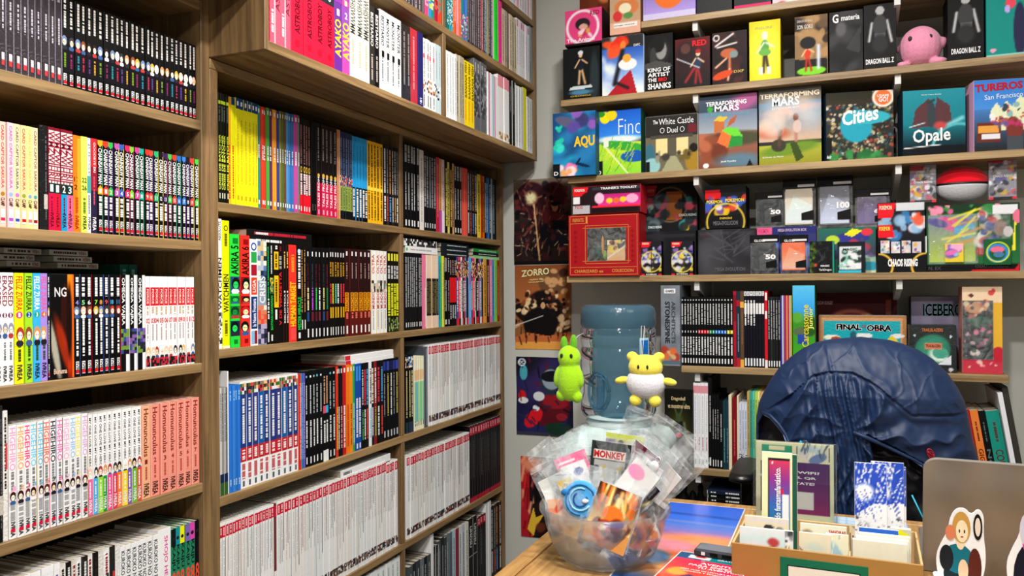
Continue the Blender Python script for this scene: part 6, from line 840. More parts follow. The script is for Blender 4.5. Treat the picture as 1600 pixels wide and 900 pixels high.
poster('dark red flame poster, lowest on the wall behind the bowl', 814, 880, 712, 845, lambda A: A.rect(0, 0, .2, 1, 'a8202c').strokes(26, ['d83a2a', '7a1218', 'e8a07a'], .2, .04, (0, 0, .3, 1), 4, 1.3).ell(.3, .9, .3, .1, 'd88a6a', 0, .8).ell(.6, .55, .3, .3, '151014').ell(.6, .3, .3, .18, '2a1814').poly([(.15, .1), (.3, .38), (.35, .25), (.55, .3), (.35, .12), (.3, .02)], 'd8b03a').blobs(12, ['3a2018', '6a3420', '1a1014'], .1, (.4, .1, .9, .6), 8), base='26161a')

# ------------------------------------------------------------------ water dispenser and bottle
YBt = 2.33; p0 = ony(906, 560, YBt); p1 = ony(1028, 560, YBt); bxc = (p0[0]+p1[0])/2; rb = (p1[0]-p0[0])/2*.93
zt = ony(966, 476, YBt)[2]; zb = ony(966, 652, YBt)[2]; H = zt-zb
M['bottle'] = tinted('blue_polycarbonate', (.76, .87, .92), .20, (.50, .72, .84), .06, .8); M['bottle_base'] = tinted('frosted_blue_polycarbonate', (.60, .74, .82), .5, (.42, .60, .70), .25, .9, bump=.8)
bot = tag(empty('water_bottle', (bxc, YBt, zb)), 'large blue water bottle upside down on the white dispenser', 'water bottle')
m = MB(); pr = [(.97, .80), (1.0, .785), (1.0, .66), (.975, .64), (.975, .625), (1.0, .61), (1.0, .40), (.96, .36), (.93, .30), (.93, .22), (.97, .18), (1.0, .15), (1.0, .07), (.93, .02), (.75, -.012), (.5, -.022), (.001, -.024)]
m.lathe([(r*rb, z*H) for r, z in pr], (0, 0, 0), L('7ab0c8'), 56); m.build('bottle_body', 'bottle', bot)
m = MB(); m.lathe([(.97*rb, .80*H), (rb*1.0, .83*H), (rb*1.0, .93*H), (rb*.96, .975*H), (rb*.86, 1.0*H), (rb*.6, .99*H), (rb*.2, .96*H), (.001, .955*H)], (0, 0, 0), L('7ab0c8'), 56); m.build('bottle_base', 'bottle_base', bot)
ang = math.atan2(-YBt, -bxc)
def on_bottle(da, z0, z1, dw, col, name, mat, r=1.006, out=None, n=10):
    m = MB(); a0, a1 = ang+da-dw, ang+da+dw
    m.sweep([[(rb*r*math.cos(a), rb*r*math.sin(a), z) for a in np.linspace(a0, a1, n)] for z in (z0*H, z1*H)], L(col), close=False, cap=False); return m.build(name, mat, bot)
on_bottle(.74, .40, .72, .16, 'a8d0e8', 'label_border', 'print'); on_bottle(.74, .42, .70, .13, '1f6ab8', 'label', 'print', 1.012)
m = MB()   # moulded grip: an arch ring on the left front
for k in (0, 1):
    c_a = ang-.55; pts = []
    for t in np.linspace(0, 2*PI, 33):
        a = c_a+(.34-.06*k)*math.cos(t); z = (.26+(.17-.03*k)*math.sin(t))*H; pts.append((rb*1.0*math.cos(a), rb*1.0*math.sin(a), z))
    m.tube(pts, .003, L('5a9ab8'))
m.tube([(rb*.8*math.cos(ang-.62), rb*.8*math.sin(ang-.62), .1*H), (rb*.78*math.cos(ang-.62), rb*.78*math.sin(ang-.62), .4*H)], .012, L('3a7a9a')); m.build('moulded_grip', 'bottle', bot)
M['wplastic'] = simple('white_appliance_plastic', (.80, .88, .88), .3, noise=.005, coat=.3)
dz = zb-.010-.02*H; m = MB(); dw, dd = .148, .14
def rr(w_, d_, z, r=.04, n=6):
    q = []
    for cx, cy, a0 in ((w_-r, d_-r, 0), (-w_+r, d_-r, PI/2), (-w_+r, -d_+r, PI), (w_-r, -d_+r, 1.5*PI)):
        q += [(cx+r*math.cos(a0+PI/2*k/n), cy+r*math.sin(a0+PI/2*k/n), z) for k in range(n+1)]
    return q
disp = tag(empty('water_dispenser', (bxc, YBt, FLOOR)), 'white water dispenser carrying the blue bottle', 'water dispenser'); zz = dz-FLOOR
m.sweep([rr(dw, dd, .0), rr(dw, dd, zz-.10), rr(dw+.004, dd+.004, zz-.095), rr(dw+.004, dd+.004, zz-.045, .05), rr(dw-.012, dd-.012, zz-.02, .05), rr(dw-.05, dd-.05, zz-.005, .05), rr(.09, .09, zz-.002, .088)], L('e0ecec')); m.build('dispenser_body', 'wplastic', disp)
m = MB(); m.lathe([(.092, 0), (.098, .012), (.09, .02), (.05, .012), (.03, .0)], (0, 0, zz-.004), L('d8e8e8'), 40); m.build('bottle_seat', 'wplastic', disp)
m = MB(); m.rbox((-.05, -dd-.03, zz-.33), (.05, -dd-.001, zz-.3), L('d0d8d8'), .004); m.build('drip_tray', 'wplastic', disp)
for s, c in ((-1, '3a6ab8'), (1, 'b83a3a')):
    m = MB(); m.rbox((s*.035-.012, -dd-.03, zz-.16), (s*.035+.012, -dd-.001, zz-.12), L(c), .004); m.build('tap', 'print', disp)

# ------------------------------------------------------------------ plush toys (plain, generic)
def plush_mat(name, c):
    m = simple(name, c, .95, noise=.05, scale=180, spec=.1, bump=.5); m.node_tree.nodes['Principled BSDF'].inputs['Sheen Weight'].default_value = .3; return m
M['lime_plush'] = plush_mat('lime_plush', (.62, .84, .12)); M['lime_plush2'] = plush_mat('dark_lime_plush', (.38, .66, .10)); M['yellow_plush'] = plush_mat('yellow_plush', (.92, .86, .32)); M['white_plush'] = plush_mat('white_plush', (.86, .86, .88)); M['pink_plush'] = plush_mat('pink_plush', (.86, .55, .66)); M['red_plush'] = plush_mat('red_plush', (.86, .06, .14)); M['grey_plush'] = plush_mat('grey_plush', (.72, .72, .74)); M['eye'] = simple('embroidered_thread', (.12, .08, .08), .6)
def bonded(name, parts, mat, parent, lvl=1):
    """ellipsoids fused into one soft surface"""
    m = MB()
    for c, r, *rot in parts: m.ell(c, r, (1, 1, 1), n=20, m=12, rot=(Matrix.Rotation(rot[0], 3, 'Y') if rot else None))
    o = m.build(name, mat, parent); md = o.modifiers.new('r', 'REMESH'); md.mode = 'VOXEL'; md.voxel_size = .003; md.use_smooth_shade = True
    sm = o.modifiers.new('s', 'SMOOTH'); sm.iterations = 4; sm.factor = .6; return o
YP = YBt-.19; S_ = YP*1.025/F_PX      # metres per pixel there
g0 = ony(890, 590, YP)
g = tag(empty('plush_toy', tuple(g0)), 'lime green plush toy hanging left of the blue bottle', 'plush toy')
s = S_
bonded('body', [((0, 0, -.004), (21*s, .030, 36*s)), ((0, -.002, 32*s), (19*s, .028, 20*s)), ((-13*s, -.004, -28*s), (9*s, .014, 10*s)), ((13*s, -.004, -30*s), (9*s, .014, 10*s)), ((-19*s, -.006, 2*s), (6*s, .012, 17*s), .2), ((18*s, -.006, 2*s), (6*s, .012, 17*s), -.2)], 'lime_plush', g)
bonded('ears', [((-9*s, 0, 54*s), (6*s, .010, 13*s)), ((7*s, 0, 55*s), (6*s, .010, 15*s))], 'lime_plush2', g)
for sx in (-1, 1): m = MB(); m.ell((sx*8*s, -.0275, 36*s), (2.6*s, .002, 3.6*s), L('301010')); m.build('eye', 'eye', g)
m = MB(); m.tube([(0, 0, 50*s), (9*s, .03, 66*s), (15*s, .052, 70*s)], .0008, L('e8e8e8'), n=6); m.build('cord', 'metal', g)
y0_ = ony(1009, 598, YP)
g = tag(empty('plush_toy', tuple(y0_)), 'yellow and white plush toy hanging in front of the bottle label', 'plush toy')
bonded('body', [((0, 0, 0), (31*s, .036, 26*s))], 'white_plush', g)
bonded('head', [((0, -.002, 24*s), (27*s, .033, 20*s)), ((-21*s, 0, 40*s), (9*s, .014, 8*s)), ((21*s, 0, 40*s), (9*s, .014, 8*s))], 'yellow_plush', g)
for sx, nm in ((-1, 'arm'), (1, 'arm')): bonded(nm, [((sx*37*s, -.004, 3*s), (12*s, .012, 6*s), sx*.2)], 'yellow_plush', g)
for sx in (-1, 1): bonded('foot', [((sx*15*s, -.008, -27*s), (10*s, .016, 10*s))], 'yellow_plush', g)
for sx in (-1, 1): m = MB(); m.ell((sx*7*s, -.034, 26*s), (1.8*s, .002, 3.2*s), L('101010')); m.build('eye', 'eye', g)
m = MB(); m.tube([(-6*s, 0, 42*s), (-11*s, .03, 66*s), (-13*s, .05, 86*s), (-8*s, .05, 86*s), (-5*s, 0, 42*s)], .0009, L('f0f0f0'), n=6); m.build('cord', 'metal', g)
c0 = ony(1438, 76, 2.60); sp = 2.30/F_PX; g = tag(empty('plush_toy', tuple(c0)), 'round pink plush toy among the figure boxes', 'plush toy')
rz = c0[2]-Z2
bonded('body', [((0, 0, .002), (31*sp, .06, rz*.96)), ((-27*sp, -.02, -rz+.012), (11*sp, .03, .012)), ((24*sp, -.02, -rz+.014), (13*sp, .03, .014)), ((-28*sp, 0, .005), (8*sp, .015, 6*sp), -.3), ((28*sp, -.01, 3*sp), (8*sp, .015, 11*sp), .5)], 'pink_plush', g)
for sx in (-1, 1): m = MB(); m.ell((sx*14*sp-.004, -.055+.006, 10*sp), (3*sp, .004, 4*sp), L('2a1a20')); m.build('eye', 'eye', g)
c1 = ony(1503, 285, 2.60); rbb = 36.5*sp; g = tag(empty('plush_ball', (c1[0], 2.61, zt4+rbb*.8+.0006)), 'red and grey round plush cushion between two foil packs', 'plush ball')
m = MB(); n_ = 32
def half(z0_, z1_, col, rr_=1.0):
    m = MB(); R2 = []
    for z in np.linspace(z0_, z1_, 10): r = math.sqrt(max(1-z*z, .0004))*rr_; R2.append([(rbb*r*math.cos(t)*1.04, .72*rbb*r*math.sin(t), rbb*.8*z) for t in np.linspace(0, 2*PI, n_, endpoint=False)])
    m.sweep(R2, L(col)); return m
half(.04, 1, 'd8101c').build('upper_cover', 'red_plush', g); half(-1, -.04, 'b8b8bc').build('lower_cover', 'grey_plush', g); half(-.05, .05, '101010', 1.01).build('seam_band', 'black', g)
# ------------------------------------------------------------------ desk
ZK = -.5
DX0, DX1, DY0, DY1 = -.566, 1.15, 1.06, 1.905
desk = tag(empty('counter_desk', (.2, 1.5, FLOOR)), 'oak shop counter carrying the bowl, card box and laptop', 'counter')
def db(name, a, b, mat, r=.0012):
    m = MB(); m.rbox(a, b, (.5, .5, .5), r); o = m.build(name, mat, desk); o.location = -desk.location; return o
db('tabletop', (DX0, DY0, ZK-.03), (DX1, DY1, ZK-.004), 'desk'); db('top_edging', (DX0, DY0, ZK-.0038), (DX0+.032, DY1, ZK), 'desk')
db('top_edging', (DX0+.0325, DY1-.03, ZK-.0038), (DX1, DY1, ZK), 'desk'); db('top_inlay', (DX0+.036, DY0, ZK-.0038), (DX1, DY1-.034, ZK-.001), 'desk')
db('end_panel', (DX0+.01, DY0+.03, FLOOR), (DX0+.03, DY1-.02, ZK-.031), 'wood_z'); db('end_panel', (DX1-.03, DY0+.03, FLOOR), (DX1-.01, DY1-.02, ZK-.031), 'wood_z'); db('front_panel', (DX0+.031, DY0+.03, FLOOR), (DX1-.031, DY0+.05, ZK-.031), 'wood_x')
ZT = ZK-.001
# sunset sheet
M['gloss'] = printed('glossy_laminate', .18, .8)
sx0, sx1, sy0, sy1 = -.378, -.205, 1.12, 1.868
A = Art(sx1-sx0, sy1-sy0, '1a5ab0', .004); A.grad('10408a', '1a6ac0', 0, .45); A.grad('3a78d8', '3a68d8', .72, 1); A.grad('c86a9a', '4a7ad0', .62, .78)
A.ell(.7, .6, .7, .09, 'f0905a', .05, .6).ell(.8, .52, .6, .07, 'f0682a', .1, .5).ell(.9, .38, .5, .12, 'e8541c', .25, .5).ell(.25, .58, .5, .05, 'e88a9a', -.1, .7).ell(.2, .48, .25, .05, '1a78c0', .1, .5).ell(.5, .36, .6, .07, 'f08a2a', .1, .6).ell(.9, .22, .5, .07, 'f0701a', .2, .6).ell(.4, .88, .7, .012, '2a58b8', -.05, .9).ell(.6, .8, .7, .012, '6a80c8', -.05, .9).ell(.2, .2, .5, .16, '124a96', 0, .7)
m = MB(); m.box((sx0, sy0, ZT+.0002), (sx1, sy1, ZT+.0024), L('d8d0c0')); m.grid(A, (sx0+.003, sy0+.003, ZT+.0027), (sx1-sx0-.006, 0, 0), (0, sy1-sy0-.006, 0)); o = m.build('desk_mat', 'gloss'); tag(o, 'glossy blue and orange sunset picture lying on the counter', 'desk mat')
zm = ZT+.003
# magazine and hub
o = empty('magazine', (0, 0, 0)); bpy.data.objects.remove(o)
a = onz(1066, 862, zm+.004); b = onz(1040, 905, zm+.004); mw, mh = .18, .24; A = Art(mw, mh, 'd8184a', .0022); A.grad('e8862a', 'd81450', 0, 1, 0, .5).rect(0, .86, 1, 1, '14507a').rect(.3, .86, 1, 1, '1a7a80').rect(.12, .885, .34, .96, 'e8e0d8').ell(.24, .93, .06, .02, 'c82a3a').blobs(14, ['e8402a', 'f0a03a', '3a2a5a'], .16, (0, 0, .6, .6), 5)
m = MB(); m.rbox((0, 0, 0), (mw, mh, .004), L('e8e4dc'), .0008); m.grid(A, (.003, .002, .0043), (mw-.005, 0, 0), (0, mh-.006, 0))
for s_, u, v, u1, v1 in (('SUPLEMENTO', .42, .93, .8, .955), ('GRATIS DEL EDITOR', .42, .895, .9, .918), ('AVENTURAS', .3, .76, .78, .80), ('PARA EMPEZAR LA', .2, .71, .86, .745), ('TU AVENTURA', .3, .665, .76, .7), ('UNA GUIA DE LECTURA PARA TODOS', .16, .61, .86, .63), ('COMICS Y MANGA DEL MES', .2, .57, .8, .59)): m.text(s_, (u*mw, v*mh, .0046), ((u1-u)*mw, 0, 0), (0, (v1-v)*mh, 0), L('f0f0f0'))
o = m.build('magazine', 'gloss', loc=(a[0], a[1]-mh, zm+.0004), rot=(0, 0, math.radians(-7))); o.location = (a[0]-.004-.029, a[1]-mh+.006, zm+.0004); tag(o, 'red and teal comic magazine lying at the counter front', 'magazine')
h0 = onz(1088, 853, zm+.014); m = MB(); m.rbox((0, 0, 0), (.11, .045, .013), L('3a3c40'), .003); m.rbox((.004, .004, .0131), (.106, .041, .0135), L('6a6e74'), .0002); hub = m.build('usb_hub', 'print', loc=(h0[0]+.0, h0[1]-.03, zm+.005), rot=(0, 0, math.radians(-6))); tag(hub, 'small grey and black port hub lying beside the card box', 'usb hub')
m = MB()
for u, w_ in ((.014, .007), (.03, .014), (.052, .018), (.078, .016)): m.box((u, -.0006, .0035), (u+w_, -.0001, .0095), L('d0d0d4' if u == .014 else '08080a'))
m.build('port', 'print', hub)

# ------------------------------------------------------------------ card box on the counter
by = 1.42; fl = ony(1143, 848, by); fr = ony(1443, 872, by-.008); ang_b = math.atan2(fr[1]-fl[1], fr[0]-fl[0])*1; bw = math.hypot(fr[0]-fl[0], fr[1]-fl[1]); bz = fl[2]; bh = bz-ZT; bd = .19
box = tag(empty('card_sorting_box', (fl[0], fl[1], ZT+.0005), (0, 0, ang_b)), 'open kraft cardboard box with dividers holding cards and bookmarks', 'card box')
M['kraft'] = simple('kraft_board', (.60, .44, .20), .6, noise=.03, scale=30); M['kraft_in'] = simple('pale_board', (.74, .62, .42), .7, noise=.03, scale=40)
def bb(name, a, b, mat='kraft'):
    m = MB(); m.rbox(a, b, (.5, .5, .5), .0008); return m.build(name, mat, box)
bh2 = bh; bb('front_wall', (0, 0, 0), (bw, .004, bh2)); bb('side_wall', (0, .0042, 0), (.004, bd, bh2), 'kraft_in'); bb('side_wall', (bw-.004, .0042, 0), (bw, bd, bh2), 'kraft_in'); bb('back_wall', (.0042, bd-.004, 0), (bw-.0042, bd, bh2), 'kraft_in'); bb('bottom_panel', (.0042, .0042, 0), (bw-.0042, bd-.0042, .004), 'kraft_in')
for f_ in (.30, .63): bb('divider', (bw*f_, .0042, .0042), (bw*f_+.003, bd-.0042, bh2-.003), 'kraft_in')
m = MB(); m.rbox((bw*.27, -.0012, -.02+.02), (bw*.73, -.0004, bh*.78), L('1c6a50'), .0003); m.rbox((bw*.31, -.0016, 0), (bw*.69, -.0013, bh*.58), L('14241e'), .0001); m.rbox((bw*.315, -.002, 0), (bw*.685, -.0017, bh*.55), L('d8d4cc'), .0001); m.build('front_label', 'print', box)
def in_box(name, label, cat, px0, px1, pt, yd, th, paint, base, lean=-6, zb=.005, group=None, txt=(), mat='print', side='e8e4dc'):
    """card standing in the box at depth yd behind its front"""
    y = by+yd; a = ony(px0, pt, y); b = ony(px1, pt, y); w = b[0]-a[0]; z0 = ZT+.0005+zb; h = a[2]-z0
    A = Art(w, h, base, .0022); paint(A); m = MB(); m.rbox((0, 0, 0), (w, th, h), L(side), .0006); m.grid(A, (.0004, -.0003, .0004), (w-.0008, 0, 0), (0, 0, h-.0008))
    for s, u0, v0, u1, v1, c, vert in txt:
        if vert: m.text(s, (u1*w, -.0007, v0*h), (0, 0, (v1-v0)*h), ((u0-u1)*w, 0, 0), L(c), bold=.02)
        else: m.text(s, (u0*w, -.0007, v0*h), ((u1-u0)*w, 0, 0), (0, 0, (v1-v0)*h), L(c), bold=.03)
    o = m.build(name, mat, loc=(a[0], y, z0), rot=(math.radians(lean), 0, 0)); tag(o, label, cat, group); return o
in_box('greeting_card', 'pale blue card with a red figure, frontmost left in the box', 'card', 1155, 1226, 823, .022, .004, lambda A: A.grad('b8ccd0', 'd8e8e8').ell(.75, .72, .13, .1, 'b84a4a', 0, .5).ell(.72, .55, .1, .09, '4a3a40').ell(.6, .5, .05, .05, 'c0b0a8').ell(.35, .6, .3, .1, 'e8f0f0', 0, .8), 'd0e0e2', -4)
in_box('greeting_card', 'white card with grey drawing standing right of the pale blue card', 'card', 1224, 1239, 830, .03, .006, lambda A: A.blobs(12, ['3a3a3e', '8a8a90'], .3, seed=4), 'dcdcdc', -4)
in_box('greeting_card', 'white and grey card standing behind the pale blue card', 'card', 1163, 1232, 806, .075, .003, lambda A: A.rect(.1, .9, 1, .97, 'd8d0d4').rect(0, .7, 1, .76, '9a7a70').ell(.55, .8, .12, .05, '3a3a3a').ell(.8, .78, .08, .04, '8a8a8a'), 'e0d4b8', -4)
in_box('bookmark', 'tall cream bookmark with a violet to green panel', 'bookmark', 1189, 1237, 707, .10, .003, lambda A: A.grad('d8d8a0', 'e8e4b8', 0, 1).rect(.2, 0, .95, .95, '20202a').grad('1a7a5a', '3a6ab0', .1, .5, .23, .92).grad('3a6ab0', '8a3a8a', .5, .75, .23, .92).grad('8a3a8a', 'c8405a', .75, .93, .23, .92).rect(.68, .0, .9, .62, 'e8e8ec').ell(.66, .64, .06, .03, 'c82a4a').ell(.34, .9, .03, .01, 'f0f0f0'), 'e0dca8', -5, txt=(('mundo fantasmafantástico.', .42, .3, .62, .86, 'f0f0f0', 1),))
in_box('bookmark', 'green-edged bookmark just behind the violet and green one', 'bookmark', 1232, 1245, 712, .108, .003, lambda A: A.rect(.4, 0, 1, 1, '2a5a4a'), 'd8dcb0', -5)
in_box('greeting_card', 'cream picture card with purple robed figure in the middle slot', 'card', 1248, 1298, 832, .025, .004, lambda A: A.ell(.4, .3, .4, .18, '6a5a80', -.4, .4).ell(.5, .7, .3, .1, 'c8d0c0', 0, .8).strokes(10, ['4a4060', '8a7a98'], .3, .03, (.1, .1, .8, .5), 4), 'ddd4b8', -4)
in_box('greeting_card', 'cream picture card with pale blue figure and red mark', 'card', 1290, 1326, 834, .03, .004, lambda A: A.ell(.5, .55, .25, .3, 'a0c0c8', .4, .4).ell(.3, .2, .2, .1, '6a4a34').strokes(6, ['e8e0c8', '8aa8a8'], .4, .03, seed=3), 'e4dcc0', -4)
in_box('greeting_card', 'cream card with small red letters behind the picture cards', 'card', 1250, 1323, 818, .07, .004, lambda A: A.ell(.15, .8, .12, .08, '9a8a6a', 0, .6), 'e6dfc6', -4, txt=(('SANDRAS', .62, .84, .98, .91, 'b82a34', 0),))
for j in range(4): in_box('greeting_card', f'{ORD[j]} thin card edge from the left at the right of the middle slot', 'card', 1327.5+j*2.2, 1329.4+j*2.2, 832+j*2, .035+.004*j, .05, lambda A: A, ['8a6a4a', 'e0d8c0', '5a4a3a', 'd8c8a0'][j], -1, group='thin cards at the middle slot edge', side='b8a888')
for j in range(3): in_box('greeting_card', ['blank cream card, frontmost in the right slot', 'blank cream card, second in the right slot', 'blank cream card, third and tallest in the right slot'][j], 'card', 1332+j*5, 1418+j*2.5, 843-j*5, .03+j*.011, .009, lambda A: A, ['e0dac4', 'e4deca', 'dcd6be'][j], -3)
in_box('divider_card', 'royal blue divider card with rounded tab in the right slot', 'card', 1342, 1404, 824, .075, .003, lambda A: A.grad('2a58b8', '3a70c8'), '3468c0', -3)
in_box('divider_card', 'yellow and black striped card right of the blue divider', 'card', 1392, 1424, 826, .08, .012, lambda A: A.poly([(.0, .9), (.5, 1), (1, .85), (.6, .7)], 'f0dc1a').rect(.5, 0, .62, .8, 'e8d81a').rect(.7, 0, .8, .8, '2a2a2a').rect(.85, 0, .93, .8, 'e8d81a'), 'c8c0a8', -3)
for j, (a_, b_, t_) in enumerate(((1335, 1386, 724), (1361, 1413, 722), (1366, 1416, 728))):
    in_box('bookmark', ['leftmost blue and white illustrated bookmark, tilted forward', 'middle blue and white illustrated bookmark', 'rearmost blue and white illustrated bookmark'][j], 'bookmark', a_, b_, t_, .112+j*.006, .002, lambda A, j=j: A.rect(0, .62, 1, 1, '3050b4').poly([(0, .5), (0, .64), (.7, .64)], '3050b4').strokes(44, ['eef0f6', 'f4f6fa', '2440a0'], .3, .016, (-.1, .55, .9, 1), 4+j, .8).ell(.3, .72, .3, .08, 'e8ecf4', .3, .5).strokes(36, ['2a4ab0', '2a3a90', 'dfe4f0'], .2, .016, (.0, .45, .9, .66), 9+j, 2.6).blobs(150, ['3a3a3e', '8a8a90', 'f0f0f0', 'd8d8dc', 'c0c0c4'], .04, (0, .12, 1, .5), 3+j).blobs(8, ['e86a8a', 'd83a5a', '2a2a3a'], .1, (0, .02, 1, .12), 5), 'e8e8ea', -5+j)

# ------------------------------------------------------------------ acrylic sign
ys = 1.72; a = ony(1176, 688, ys); b = ony(1308, 818, ys); sw_, shh = b[0]-a[0], a[2]-ZK
M['acrylic'] = tinted('clear_acrylic', (.985, .99, .99), .02, (.8, .85, .85), .05, .5)
sg = tag(empty('sign_holder', (a[0], ys, ZK+.0006), (math.radians(-4), 0, 0)), 'clear acrylic sign holder with a comic style wifi notice', 'sign')
m = MB(); m.rbox((0, -.0035, 0), (sw_, -.0015, shh), (.8, .8, .8), .001); m.rbox((0, .0015, 0), (sw_, .0035, shh), (.8, .8, .8), .001); m.rbox((0, -.05, 0), (sw_, -.004, .003), (.8, .8, .8), .001); m.build('acrylic_sleeve', 'acrylic', sg)
A = Art(sw_*.93, shh*.97, 'd8d6b4', .0020); vb = .3
A.rect(.07, .80, .47, .96, '1a6a50').rect(.08, .805, .46, .955, '2a9a72').rect(.17, .9, .38, .945, 'e0d8b0').rect(.53, .80, .95, .96, '26262a').rect(.535, .803, .945, .957, 'd0cfb8').ell(.7, .9, .14, .07, 'b8c8cc', 0, .4).ell(.72, .86, .06, .05, 'e8d8c8').ell(.63, .84, .05, .05, 'd8ccc0').ell(.8, .83, .12, .05, '6a80a8', .4).strokes(14, ['5a6a80', 'a8b8c0', '3a4250'], .12, .012, (.58, .82, .9, .95), 4, 1.2)
A.rect(.06, .2, .95, .78, '1a1420').grad('7a2a70', '4a1a60', .2, .775, .07, .94).grad('8a2060', '5a1a64', .2, .55, .5, .94).rect(.45, .26, .74, .45, 'd0ccc8')
m = MB(); m.box((sw_*.035, -.0004, .004), (sw_*.965, .0004, shh*.985), L('d8d4b8')); m.grid(A, (sw_*.035, -.0006, .004), (sw_*.93, 0, 0), (0, 0, shh*.97))
for s_, u0, v0, u1 in (('BUSCÁS WIFI?', .12, .655, .80), ('ESCANEÁ EL QR', .06, .595, .76), ('CONÉCTATE!', .2, .535, .74)): m.text(s_, (u0*sw_, -.001, v0*shh), ((u1-u0)*sw_, 0, 0), (0, 0, .035*shh), L('f0e8ec'), bold=.03)
m.build('paper_insert', 'print', sg)

# ------------------------------------------------------------------ laptops and standees
M['alu'] = simple('brushed_aluminium', (.58, .56, .53), .3, .5, noise=.01); M['key'] = simple('pale_blue_keyboard', (.58, .68, .78), .5, noise=.02)
yl = 1.58; tl = ony(1478, 718, yl-.085); bl = ony(1447, 872, yl)
lp = tag(empty('laptop', (bl[0]-.006, yl, ZK+.0006)), 'open silver laptop seen from behind at the right counter end', 'laptop')
m = MB(); lw_, lh_ = .34, (tl[2]-ZK)/math.cos(math.radians(23))
def rrp(w, h, r, n=6):
    q = []
    for cx, cz, a0 in ((w-r, h-r, 0), (r, h-r, PI/2), (.004, .004, PI), (w-.004, .004, 1.5*PI)):
        rr_ = r if cz > h/2 else .004
        q += [(cx+rr_*math.cos(a0+PI/2*k/n), cz+rr_*math.sin(a0+PI/2*k/n)) for k in range(n+1)]
    return q
sl = (tl[0]-bl[0])/ (tl[2]-bl[2])
ring = rrp(lw_, lh_, .022)
m.sweep([[(x, -.0, z) for x, z in ring], [(x, .006, z) for x, z in ring]], (.5, .5, .5), smooth=False); lid = m.build('lid', 'alu', lp, rot=(math.radians(-8), 0, 0)); lid.rotation_euler = (math.radians(23), 0, 0)
m = MB(); m.rbox((0, .012, .0), (lw_, .24, .012), (.5, .5, .5), .003); m.build('base', 'alu', lp)
m = MB(); m.sweep([[(x*.94+.01, .0061, z*.9+.012) for x, z in ring], [(x*.94+.01, .0068, z*.9+.012) for x, z in ring]], (.03, .03, .03), smooth=False); m.build('screen', 'black', lp, rot=(math.radians(23), 0, 0))
lp.rotation_euler = (0, 0, math.radians(-3))
kb0 = onz(1412, 862, ZK+.012); m = MB(); m.rbox((0, 0, 0), (.16, .2, .012), (.5, .5, .5), .003); k_ = m.build('keyboard', 'key', loc=(bl[0]-.006-.166-.0, 1.64, ZK+.0006)); tag(k_, 'pale blue keyboard between the card box and the laptop', 'keyboard')
m = MB()
for r_ in range(7):
    for c_ in range(8): m.rbox((.008+c_*.0185, .012+r_*.026, .0121), (.008+c_*.0185+.016, .012+r_*.026+.022, .0135), L('a8bccc'), .0008)
m.build('keys', 'print', k_)
def standee(label, px0, px1, pt, pb, y, paint, outline, base):
    a = ony(px0, pt, y); b = ony(px1, pb, y); w, h = b[0]-a[0], a[2]-(ZK+.02)
    for _ in range(2): outline = [q for i in range(len(outline)) for q in ((.75*outline[i][0]+.25*outline[(i+1) % len(outline)][0], .75*outline[i][1]+.25*outline[(i+1) % len(outline)][1]), (.25*outline[i][0]+.75*outline[(i+1) % len(outline)][0], .25*outline[i][1]+.75*outline[(i+1) % len(outline)][1]))]
    r = tag(empty('character_standee', (a[0], y, ZK+.0006)), label, 'standee')
    m = MB(); pts = [(u*w, v*h+.02) for u, v in outline]; n = len(m.v); k = len(pts)
    m.v += [(x, .0, z) for x, z in pts]+[(x, .003, z) for x, z in pts]
    for i in range(k): j = (i+1) % k; m.face((n+i, n+j, n+k+j, n+k+i), L('e8e8ec'))
    m.face([n+i for i in range(k)], L('e8e8ec')); m.face([n+k+i for i in range(k-1, -1, -1)], L('e8e8ec')); m.build('cutout', 'print', r)
    p = MB()
    for (cx, cy, rx, ry, col) in paint:
        p.poly([(cx*w+rx*w*math.cos(t), -.0004-.0001*paint.index((cx, cy, rx, ry, col)), cy*h+.02+ry*h*math.sin(t)) for t in np.linspace(0, 2*PI, 18, endpoint=False)], L(col))
    p.build('artwork', 'print', r)
    st = MB(); st.rbox((base[0]*w, -.03, 0), (base[1]*w, .03, base[2]), L('e8e8ea'), .002); st.build('stand', 'print', r); return r
OUT = [(.2, .0), (.05, .2), (.0, .42), (.12, .58), (.25, .7), (.3, .86), (.42, .96), (.6, .97), (.72, .9), (.85, .98), (.97, .92), (.95, .7), (1.0, .5), (.97, .3), (.85, .12), (.8, 0)]
standee('cutout standee of a blonde figure in a teal cape', 1461, 1541, 786, 890, 1.40, [(.5, .25, .34, .3, '1c2a30'), (.45, .42, .3, .16, '1a6a78'), (.22, .42, .14, .14, '20242a'), (.78, .35, .13, .2, '5a2a20'), (.5, .62, .09, .1, 'e8c8a8'), (.55, .3, .1, .12, 'e0b898'), (.52, .76, .18, .17, 'b8904a'), (.53, .72, .12, .12, 'f0d0b0'), (.48, .72, .015, .02, '3a2a20'), (.58, .72, .015, .02, '3a2a20'), (.53, .66, .03, .008, 'a84a3a'), (.84, .78, .09, .14, '1a1a1c'), (.84, .78, .055, .1, 'd8c8b8'), (.3, .7, .1, .08, 'c87a5a'), (.8, .12, .06, .12, 'd88a2a')], OUT, (-.02, .8, .048))
standee('cutout standee of a pale-haired figure in dark jacket', 1571, 1660, 786, 890, 1.38, [(.45, .3, .32, .34, '1c1c2a'), (.6, .4, .18, .2, 'd8d0e0'), (.5, .62, .2, .1, 'b04a98'), (.45, .76, .2, .18, 'c0c0cc'), (.5, .72, .13, .13, 'f0dcd8'), (.6, .2, .14, .12, 'e8a0c0')], OUT, (.0, .9, .042))

